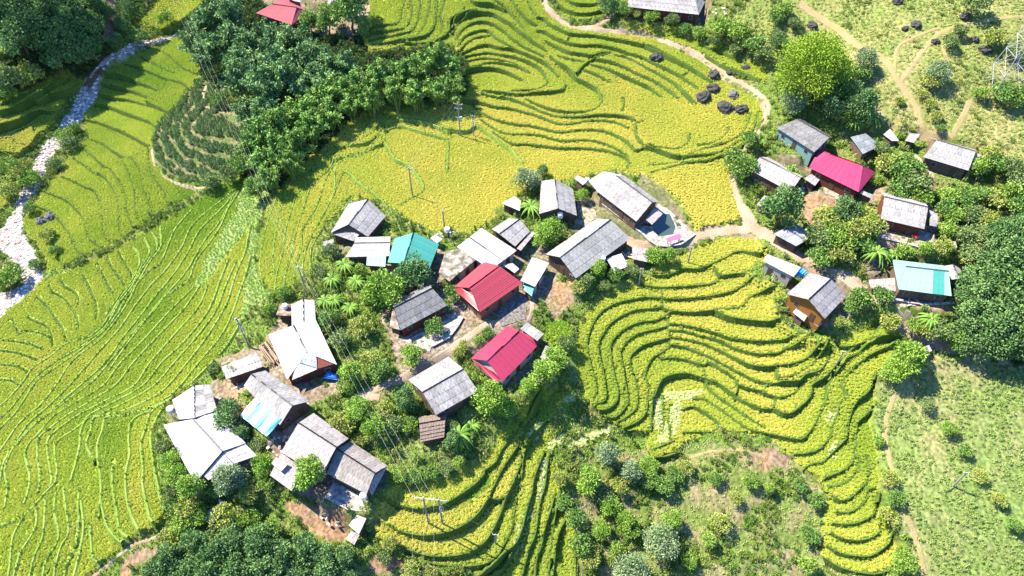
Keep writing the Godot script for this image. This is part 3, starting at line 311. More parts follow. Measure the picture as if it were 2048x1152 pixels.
const ZONES := [
	[2, 0, [49.7,-72.1,56.5,-73,61.7,-81.9,133.5,-66.7,112.5,-7.1,96.1,-23.7,86,-29.2,80.8,-32.5,74.3,-40.1,75.8,-51.7,68.4,-60.7,60.9,-54.3,57.5,-60.5]],
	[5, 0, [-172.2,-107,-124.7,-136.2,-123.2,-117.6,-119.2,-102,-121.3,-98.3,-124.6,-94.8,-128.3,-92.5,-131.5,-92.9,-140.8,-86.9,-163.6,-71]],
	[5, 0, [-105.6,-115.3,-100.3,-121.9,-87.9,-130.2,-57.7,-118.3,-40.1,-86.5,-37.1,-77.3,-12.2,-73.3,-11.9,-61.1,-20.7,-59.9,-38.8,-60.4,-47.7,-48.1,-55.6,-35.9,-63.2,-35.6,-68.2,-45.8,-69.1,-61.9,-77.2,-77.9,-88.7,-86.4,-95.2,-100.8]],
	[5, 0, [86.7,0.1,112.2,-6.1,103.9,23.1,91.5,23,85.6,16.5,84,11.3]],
	[3, 0, [67.2,20.8,75.5,17.2,88.7,18.4,103.9,23.1,92,62.8,66.3,62,66.5,51.9,64.7,36.7,63.9,30.5]],
	[14, 0, [15.9,30.9,28.8,29.8,38.6,29.5,48.2,31.3,54.4,36.4,52.5,48.6,56.8,51.8,55.2,61.5,6.3,61.2,9.1,46.2,10.2,37.8,14,32.7]],
	[1, 0, [-105.9,-116.2,-111.5,-108.1,-117.3,-99.7,-121.5,-96.5,-123.6,-93.2,-124.4,-89.9,-126.9,-83.9,-124.7,-78.2,-120.3,-71.8,-123.2,-66,-122.4,-56.4,-124.7,-50.8,-125.2,-45.5,-125.8,-43.7,-125.5,-39,-121.9,-34.6,-113.7,-26,-111.5,-21.7,-107.4,-22,-104,-25.3,-98.5,-26.7,-94.5,-28.9,-90.6,-33,-85.3,-37.5,-79,-39.8,-79.2,-41.8,-88.4,-46.6,-92.9,-51.9,-95.5,-57.4,-97.2,-65.5,-95.6,-73.9,-93.5,-81.7,-91.9,-88.3,-92.5,-92.5,-95.4,-100.1,-102.2,-108.5]],
	[1, 1, [-163.5,-70.4,-145.7,-80,-139.9,-88.4,-132.5,-93.9,-128.6,-92.5,-130.6,-89.9,-132.5,-87.7,-132.7,-83.8,-133.7,-81.4,-132.9,-77.3,-134.9,-72.8,-134.6,-68.5,-135.4,-62.4,-140.9,-62.9,-160.7,-56.3]],
	[1, 1, [-166.6,-85.2,-148.1,-93.2,-145.9,-93.3,-145.9,-92,-147.9,-91.1,-165.3,-79.8]],
	[1, 1, [-145.2,-87.2,-141,-90.4,-140.8,-89.4,-144.4,-85.7]],
	[1, 1, [-121.6,-116.3,-117.8,-114.1,-100.3,-121.9,-95.9,-124.5,-97.1,-133.3,-112.8,-135.8,-117.4,-126.8]],
	[1, 1, [-159.8,-52.5,-145.5,-55.6,-136,-52.3,-132.6,-48.5,-133.4,-42.4,-154.9,-36.6]],
	[1, 2, [-128.3,14.7,-122,-6.4,-118.4,-9,-113.2,-18.7,-107.3,-20.6,-99,-24.5,-92.6,-28.2,-87.3,-32.1,-78.4,-38.1,-68.8,-42.3,-66.2,-43.8,-66.4,-38.1,-66.3,-32.3,-68.2,-24.9,-69.9,-17.7,-69.3,-11.6,-66.5,-10.7,-63.9,-16.5,-61.2,-22.6,-60.5,-27.2,-58.5,-17.1,-56.9,-13.6,-57.1,-7.8,-55.9,-1.6,-54.8,4.3,-55.9,11.2,-58.4,16.1,-59.4,19.2,-63.1,21.9,-64,23.7,-64.1,27.8,-63.7,30.9,-61.5,35.8,-59.1,40.3,-57.8,43,-59.4,45.7,-62.1,46.4,-64.4,47.8,-68.2,50.5,-71.7,54.3,-74.7,59.4,-102.6,58.1]],
	[1, 4, [-57,-33.7,-54,-40.5,-50,-46.6,-45.9,-49,-41,-56.3,-38,-59,-32.1,-59,-20.6,-57.6,-15,-58.9,-11.9,-61.1,-12.1,-70.3,-15.5,-75.6,-37.9,-77.6,-41.7,-85.6,-39.9,-92.5,-40,-109,6.3,-98.6,8.1,-88.9,9.4,-84.8,12.6,-81,16.4,-78.3,24,-76.9,34.3,-75.8,46.6,-65.2,51.4,-57.4,56.7,-49.5,58,-45,57.1,-40.4,53.9,-36.4,50.8,-33.7,48.3,-27.7,47.7,-23.6,47.9,-14.6,43.4,-13.6,38.4,-12.8,37.6,-15.8,36.2,-20.8,33.5,-24.7,27.5,-29.7,23.3,-32.4,17.6,-31.2,14.2,-30.2,4.1,-30.1,1.2,-26.9,-1.5,-21,-4.3,-19.5,-9,-15,-13.3,-15.4,-16.4,-16.1,-22.5,-20,-28.6,-25.7,-37.1,-29.1,-40.7,-22.2,-42.2,-17.8,-42.4,-6.9,-43.6,-4.9,-45.3,-3,-49.1,-2.2,-52.7,-6.3,-55.3,-11.7,-56.6,-19.6,-57,-26.1]],
	[1, 5, [9.7,-98.4,10.8,-88.7,13.9,-82.5,18.4,-80.7,23,-81.7,25.2,-85.4,28,-97.9]],
	[1, 5, [28.7,-78.9,39.4,-76.3,47.2,-70.5,52.4,-65.3,61.3,-56.7,59.4,-52.3,54.7,-56.9,48.9,-64.4,39.1,-73.1,29.2,-76.7]],
	[1, 6, [26.5,-3.6,30.6,-5.1,34.9,-7.1,38.2,-9.3,42.9,-10.7,48.9,-11,51.1,-7.8,50.9,-5.1,51.2,0.1,52.1,2.8,53,5.7,54.9,8.5,58,12.1,60.2,14.2,62.3,12.6,66.4,11.5,68.9,10.2,72.2,13.5,71.5,15.3,68.5,17.6,66.9,19.9,65.9,23.9,64.6,28.8,64.8,32.4,63.6,39.1,64.2,44.6,65.3,47.6,64.4,49.6,62.6,51,60.3,51.4,57.8,51.1,54.7,50,52.5,48.6,53.5,44.2,55,39.7,54.3,36.6,51.2,34.7,49.5,31.8,46.7,29.2,43.2,28.7,37.9,27.9,32.4,29.1,29.6,31.1,25.9,32.3,24.2,30.9,25.3,27.9,21.2,27.6,18,26.5,14.4,24,13.1,21.1,12,17.6,12,12.8,12.7,8.6,14.8,5.2,18.5,1.7,22.7,-0.5,25.8,-1.6]],
	[1, 7, [-21.6,39.8,-16.2,39.8,-10.5,38,-7.6,36.1,-5.1,35.4,-3.4,33.1,-2.1,29.6,0.5,27.6,5.1,22.8,8.9,20.6,9.7,23.2,6.9,26.9,7.7,31.7,8.4,38,10.1,41.6,11.1,45.2,11,57.5,-6,58.8,-5.2,52.4,-7.7,51.3,-13.3,51.5,-18.1,50,-23,48.3,-23.7,46.9,-22.9,44]],
	[1, 2, [-71,-43.4,-66.8,-44.3,-66.3,-41.4,-68.9,-38.6]],
	[7, 0, [-66.1,-43.5,-58.1,-35.8,-57.9,-29.7,-57.7,-21.5,-56,-13.4,-53.2,-6,-48.9,0,-52.9,-0.8,-53.6,4.5,-54.9,10.8,-56.8,11.7,-54.8,4.3,-55.8,-1.6,-57.1,-7.8,-57,-12.9,-58.9,-17.2,-60.5,-27.2,-62.1,-21.3,-64.3,-15.9,-66.1,-11.3,-67.8,-8.9,-70.7,-10.3,-69.6,-14.6,-70.2,-18.5,-67.8,-25.5,-66,-32.2,-66.4,-38.1]],
	[8, 0, [26.3,20.9,28.3,21.4,27.6,26.7,25.5,27.2]],
	[8, 0, [29.7,22.3,32.1,21.8,30.8,26.4,29.3,28.7,25.8,30.7,26.9,28.5,28.9,25.4]],
	[8, 0, [28.8,19.9,36.2,20,34.2,21.7,28.8,22]],
	[8, 0, [9.3,22.3,11.6,21.7,11.4,23.7,9.4,24.1]],
	[8, 0, [5.5,27,7.2,26.5,5,29.6,3.2,31.3,3.4,29.3]],
	[8, 0, [5.9,30.7,9.6,28.4,9.1,30.8,6.8,31.5]],
	[8, 0, [10,30.3,13.2,28.7,13.4,30.5,10.4,31.4]],
	[8, 0, [12.8,28.6,17.5,26.7,18.4,27.8,14.1,29.4]],
	[8, 0, [5.5,32.8,6.5,32.3,6.2,35.9,5.2,39.1,4.5,40,4.9,36.8]],
	[8, 0, [2.7,41,3.3,41.7,0.9,48.7,0.1,48.9]],
	[8, 0, [57.7,24.8,59.1,25.1,58.2,27.3,57.1,26.8]],
	[8, 0, [57.2,30.7,58.8,30.3,57.4,33.1,56.3,32.8]],
	[11, 0, [-8.3,40.6,-5.9,38.5,-4.2,36.9,-2.9,37.1,-3.9,40,-6.2,41.5,-7.9,42.4]],
	[10, 0, [-97.2,-65.5,-95.6,-73.9,-92.9,-80.8,-91.3,-87.3,-86.6,-84.5,-79,-73.9,-73.3,-68.4,-68.9,-60,-67.3,-47.4,-69.4,-45.2,-75.4,-42.6,-82.6,-44.7,-88.6,-47.4,-92.3,-52,-95.2,-58.2]],
	[4, 0, [-105.8,-119,-105.3,-115.7,-111.7,-108.7,-117,-100.3,-121.2,-96.6,-123.3,-93.4,-124,-89.8,-125.9,-86.2,-128.1,-78.6,-128.2,-70.3,-128.9,-65.5,-127.7,-61.1,-126.9,-51.1,-127.4,-47.4,-126.4,-40.3,-123.7,-35,-115.7,-25.9,-112.5,-20.3,-113.8,-15.5,-117.2,-11.7,-118.4,-9,-124.5,-2.2,-128.4,-9.6,-122,-16.5,-117.2,-18.9,-120.2,-22.9,-124.5,-28,-131.8,-32.5,-134.5,-35.8,-130.9,-38.2,-130.1,-44,-131.8,-53,-132.4,-62.8,-132.5,-69.4,-132,-82.2,-130,-89.4,-127.6,-92.6,-124.6,-95.3,-119,-100.5,-113.8,-111.9]],
	[12, 0, [-137.9,-29.4,-127.5,-28.8,-123.1,-26.3,-119,-22.3,-117.9,-19,-122,-16.5,-131.4,-15.6]],
	[13, 0, [-128,-91.6,-124.6,-94.8,-121.6,-96.7,-122.6,-94.6,-124.8,-92.3,-126.3,-90.7]],
	[9, 0, [-119.9,-100.8,-122.8,-103.3,-124.6,-108.4,-129.4,-123.2,-126.6,-126.6,-122.4,-111.2,-118.7,-103.1]],
	[9, 0, [-64.4,49.9,-61.7,48.2,-57.4,48.2,-54.2,49.2,-56.3,49.8,-60.5,49.9,-62.7,51.4,-62.9,53.1,-64.6,53.1]],
	[9, 0, [-23.2,51.8,-22.1,50.6,-18.1,50.7,-15.6,51.6,-19.5,52.8,-22.7,52.8]],
	[9, 0, [-38.4,42.4,-31.7,43.2,-26.6,44.7,-27.1,48.3,-30.4,48.3,-34.7,46.1]],
	[9, 0, [60.4,-18.7,64.4,-18.9,69.4,-16,70.5,-12.9,65.9,-9.8,62,-9.1,59.5,-12.5]],
	[9, 0, [74,-20.6,79.2,-20.2,78.6,-16.3,75,-15.5,73.4,-16.6]],
	[9, 0, [41.8,31.8,46.4,30.9,49.8,32.6,48.6,34.3,44.1,34.7]],
	[9, 0, [6.1,-1.7,12.6,-0.6,12.2,4.2,8.3,7.8,5.5,3.3]],
	[9, 0, [-53.6,19.8,-47.9,21,-48.8,24.8,-45.2,28.1,-48.8,27.9,-53,23.2]],
	[9, 0, [70.5,7.5,75.2,8.8,81.4,10.1,83.1,11.3,77.4,11.4,71.4,9.8]],
	[9, 0, [91,-5,94,-5.9,93.2,-2.9,90.9,-3]],
	[6, 0, [-25.3,-6.9,-15.1,-9.9,-6.6,-7.5,6,-14.2,10.8,-4.3,5.5,3.3,3.4,10.3,-4.1,17,-9.7,15.2,-14.8,22.5,-20.2,21.6,-22.8,14.1,-25.5,7.9]],
	[6, 0, [13.9,-24,19.6,-27.8,32,-12.4,38.5,-11.8,36.5,-8.2,30.5,-8.7,22.2,-6.6,11.2,-13.8]],
	[6, 0, [28.7,-30.7,33.5,-24.7,37,-15.9,38.5,-11.8,34.5,-7.8,29.8,-11.3,26.3,-18.2]],
	[6, 0, [-41.6,-14.7,-34.9,-14.5,-23.8,-12.5,-15.1,-10.7,-12.9,-9.1,-16.6,-2.2,-27.2,-5.6,-36.3,-9.5]],
	[6, 0, [-57,14.2,-48.3,12.1,-45.8,6,-30.2,21.5,-29.7,24.6,-34,25.5,-40.6,28.3,-47.1,23.9]],
	[6, 0, [-41.7,32,-37.1,28.4,-31.3,32.1,-20.6,36.9,-21.1,40.9,-25,44,-31.7,43.2,-40.5,39.4]],
	[6, 0, [53.6,-31.5,64.2,-26.9,75.6,-17.5,73.5,-13.7,60.5,-19.3,51.4,-24.4]],
	[6, 0, [53.3,1.1,64.7,2.9,65.5,8.7,59.8,11.6,53,9]],
	[6, 0, [70.6,-5,81.7,-3,84.9,-4.1,82.1,-0.8,71.2,-2]],
	[6, 0, [67.9,-1.4,73.4,-0.1,72.1,5.8,67.1,4.2]],
	[6, 0, [73.6,-10.9,83.9,-8.6,82.5,-2.4,71.6,-3.7]],
	[6, 0, [-82,-124.7,-40.4,-105.1,-38.6,-85.9,-44.3,-85,-67.7,-99.2]],
	[6, 0, [29.1,-94.7,53.1,-84.6,49.4,-75.2,42.3,-80.1,29.8,-84.7]],
	[6, 0, [-62.8,22.6,-54.1,19.7,-48.8,27.9,-42.9,34.6,-45.6,39.2,-52.4,40.4,-60.4,31.5]],
	[11, 0, [5.4,7.9,11.2,7.6,11.5,13.8,9,16,5.8,12.3]],
]
# where the rice is ripe: x, z, 0 green to 1 golden
const RIPE := [-14.6,-37.9,1,-24.8,-47.1,0.9,-28.3,-33.8,0.85,-2.7,-29.1,1,14.5,-35,0.95,42.4,-20.7,0.95,32.6,-45.8,0.8,9.2,-50.6,0.9,-3,-54,0.9,40.3,-61.4,0.55,16.1,-71.7,0.5,-3.2,-80.7,0.55,-23.2,-84.5,0.55,-9.6,-70.2,0.6,21.6,-55.4,0.75,52.3,-42.5,0.7,10.1,-87.1,0.4,51,-62.9,0.3,-43.7,-26,0.75,-51.5,-18.2,0.6,-51.7,-42,0.65,-40.1,-49.5,0.65,-33,-54.9,0.6,-111.7,-105.6,0.25,-115.7,-91.6,0.3,-109.3,-71.9,0.3,-107.5,-56,0.4,-111.6,-40.7,0.5,-97.7,-36.6,0.45,-104.5,-96.3,0.2,-83.2,-41.4,0.2,-140.5,-79.7,0.5,-137.7,-67.1,0.7,-112.8,-124.7,0.55,-134.8,-45.8,0.6,-146.8,-92.3,0.5,-102.2,-9.5,0.45,-90.9,-19.4,0.35,-107.4,-1.9,0.55,-104.5,6.4,0.65,-81.4,-29.9,0.25,-72,-33.8,0.1,-79.8,-5.8,0.25,-71,-9.2,0.3,-79,10.7,0.4,-70.9,7.5,0.45,-63.4,-1.1,0.5,-90.8,21.8,0.4,-89.7,32.6,0.5,-66.8,32.2,0.5,-69.5,36.3,0.2,-73,46.4,0.55,-71.7,26,0.25,-65.8,19.4,0.4,-57.6,-13.8,0.55,-63.1,37.2,0.6,-82,48.7,0.5,38.4,-6.8,0.8,41.3,8.3,0.75,49.7,13.9,0.8,48,6.2,0.85,16.8,13.3,0.5,22,7.9,0.7,26.2,16.3,0.6,49.5,22.7,0.85,55.1,21.2,0.75,64.7,13.8,0.45,62.2,20.2,0.35,62.7,27.8,0.35,59.3,36.8,0.45,57.9,44.5,0.5,59.5,49.4,0.65,34.6,25.6,0.6,19.1,22.3,0.45,45.2,-0.4,0.75,55.6,29.7,0.45,-14.5,42.2,0.7,-12.6,48.7,0.75,-6.2,45.9,0.7,-1.2,37.7,0.6,1.4,32.5,0.5,3.1,44.8,0.35,6.5,45.8,0.3,5.9,27.8,0.4,-10.4,39.6,0.7,-68.4,-41,0.1]
const PATHS := [
	[2.2, "pale footpath curving past the large white roofed house at the top", [8.2,-93.7,8.4,-88.9,10.1,-84.7,13.2,-80.9,16.4,-78.6,21.6,-79,26.3,-82.3,29.8,-85,31.6,-86.9]],
	[1.8, "narrow footpath rounding the upper terraces above the boulders", [16.4,-78.6,26.6,-76.7,37.8,-73.4,46.7,-65.6,51.5,-58.1,56.1,-52.1,58,-47.6,58.3,-43.9,57.1,-40.4,54.7,-37.2,51.3,-33.5,48,-27.7,47.9,-23.5,48.3,-18.6,48.6,-14.5,49,-11.1]],
	[3.6, "dirt road crossing below the pond yard to the lower right", [29.5,-8.8,32.6,-9.5,37.9,-11.2,43.2,-12.3,48.5,-11.6,51.7,-10,53.9,-6.8,56.9,-3.4,59.9,-0,64,2.3,66.1,5.1,69,8.4,73.7,12.3,78.6,15.2,84.6,17,92.8,18.6,98.5,19.9]],
	[2.4, "short path joining the dirt road at the golden field", [48.3,-18.6,49.5,-14.3,50,-11.4]],
	[2.2, "concrete lane between the longest grey house and the pond yard", [13.6,-18,18.7,-16,25.6,-10.9,30.5,-8.7]],
	[1.8, "dirt lane above the white and grey gabled house", [-27.1,24.6,-22,22.1,-16.8,19,-12.4,15.8,-7.9,12,-4.2,9.4,1.5,8.1]],
	[1.6, "end of the dirt lane at the bushes", [-23.5,25.1,-27.1,24.6]],
	[1.2, "narrow path running down beside the upper right houses", [84.2,-24.9,85.2,-21,85.1,-17.3,83.8,-13.6,84,-10.4,84,-7.5]],
	[2.2, "dirt track climbing the grassy hillside", [69.7,-71.2,73.4,-66.1,76.7,-60.9,79.3,-53.9,82.8,-48.2,83.7,-43.5,84.6,-40.7,86.3,-35.8,87.2,-30.1,91.6,-28.2,92.7,-28.9,96.9,-34.7]],
	[1.8, "dirt track crossing the upper right hillside", [84.3,-41.4,91.1,-49.2,96.1,-53,102.4,-53.8,112.8,-54]],
	[1.0, "thin trail beside the bush on the hillside", [94.6,-49.2,94.4,-44,93,-39.9,91,-37.3]],
	[1.2, "wide worn track on the upper hillside", [83.9,-44.2,86.6,-51.3,95.3,-54]],
	[0.7, "narrow concrete channel at the bottom left", [-69.5,52.6,-66.9,50.5,-64.6,48.8,-63.3,47.9,-60.2,47.1,-58.1,46.4]],
	[0.6, "narrow channel through the left terraces", [-94.6,11.4,-96.1,16.1,-98.8,19.9,-100.1,25.7]],
	[0.6, "upper narrow channel through the left terraces", [-78.7,-35.9,-81.3,-30.8,-81.8,-26.7,-82.3,-20.3,-84.8,-17.3,-86.5,-9.8,-89.4,0.3,-92.7,4.4,-94.6,11.4]],
	[1.0, "short path above the dark mound", [-86.9,-85.8,-87.2,-78.8,-83.4,-71.5,-77.4,-67.8]],
	[0.9, "path rounding the dark mound", [-95.3,-57.4,-92.7,-51.3,-88.3,-46.3,-77.8,-41.5,-76.4,-42.2]],
	[1.0, "faint trail below the concentric terraces", [32.1,32.1,38.3,31.3,42.7,31.8,45.3,32.6]],
	[1.4, "worn strip beside the crop slope", [69.3,23.4,66.6,29.1,66,37.7,65.8,41.8,67.3,46.4,67.9,52]],
	[1.2, "narrow lane beside the long white shed", [3.6,-1.7,4,5.7,2.5,10.3]],
]
const YARDS := [
	["pale", "walled concrete yard of the dark slate roofed house", 0.1, [-20.17,13.37,-13.32,8.92,-11.39,6.5,-9.55,7.47,-11.99,12.45,-14.96,14.51,-15.22,15.86,-16.92,14.96]],
	["pale", "concrete yard below the house with the white water tank", -3.63, [-30.77,42.34,-29.66,39.9,-25.07,42.02,-23.6,45.02,-25.85,44.86]],
	["pale", "concrete pond yard of the long pale roofed house", 3.22, [26.19,-14.92,31.88,-21.56,33.78,-19.55,36.34,-15.64,37.64,-12.56,34.49,-9.1,31.84,-8.54,28.54,-10.24,27.18,-12.32]],
	["pond", "dark pond in the concrete yard", 3.27, [26.5,-14.87,29.57,-14.39,29.9,-13.21,30.3,-11.39,33.49,-12.08,34.38,-14.51,33.75,-18.26,32.25,-18.26,30.22,-15.58]],
	["tan", "tan concrete yard right of the tree shaded grey house", 1.61, [14.34,-26.67,16.19,-26.1,17.22,-24.68,18.25,-21.08,18.24,-18.64,15.11,-16.79,14.39,-18.38]],
	["tan", "terrace yard of the grey tiled house on the right", 10.04, [71.33,-8.01,72.71,-8.01,79.88,-6.24,81.95,-4.93,80.41,-0.68,78.73,-1.31,70.43,-4.5]],
	["stained", "dark stained yard right of the crimson roof", -1.05, [-1.63,22.59,4.18,15.97,6.59,17.85,1.93,24.93]],
	["pale", "pale parapet strip beside the stained yard", -0.66, [0.75,24.72,5.17,20.94,6.67,18.25,5.55,21.66,1.92,25.29]],
	["tan", "pale forecourt of the magenta roofed house", 9.54, [63.93,-18.52,66.04,-20.55,71.21,-17.09,72.53,-14.84,67.41,-15.12]],
	["stained", "dark forecourt of the mint roofed house", 6.66, [72.18,7.44,81.12,8.68,81.32,9.5,75.52,9.81,72.51,8.68]],
	["stained", "dark lane beside the ribbed red roof", 0.44, [-3.23,7.26,0.94,1.5,2.82,5.29,2.59,8.23,-1.89,10.14]],
]
const WALLS := [
	["long low retaining wall around the pond yard", 3.52, [19.61,-21.22,23.06,-16.89,26.97,-12.25,28.44,-9.82,29.86,-8.47,31.92,-8.35,34.56,-8.92,37.94,-11.78]],
	["white capped wall beside the hedge between the red roofs", -0.21, [-4.54,8.31,-7.61,11.75,-10.77,14.84]],
	["curved stone wall around the slate house yard", 0.39, [-14.91,14.73,-11.95,12.79,-10.43,10.1,-9.52,7.83]],
	["low wall along the edge of the grey tiled house yard", 10.23, [71.24,-3.98,75.62,-2.38,78.49,-0.91]],
	["parapet around the concrete terrace yard at the water tank", -3.39, [-30.68,42.53,-25.87,44.97]],
	["stone wall below the mint roofed house", 6.9, [69.91,8.68,73.04,9.5,75.29,10.12,81.2,9.71]],
]
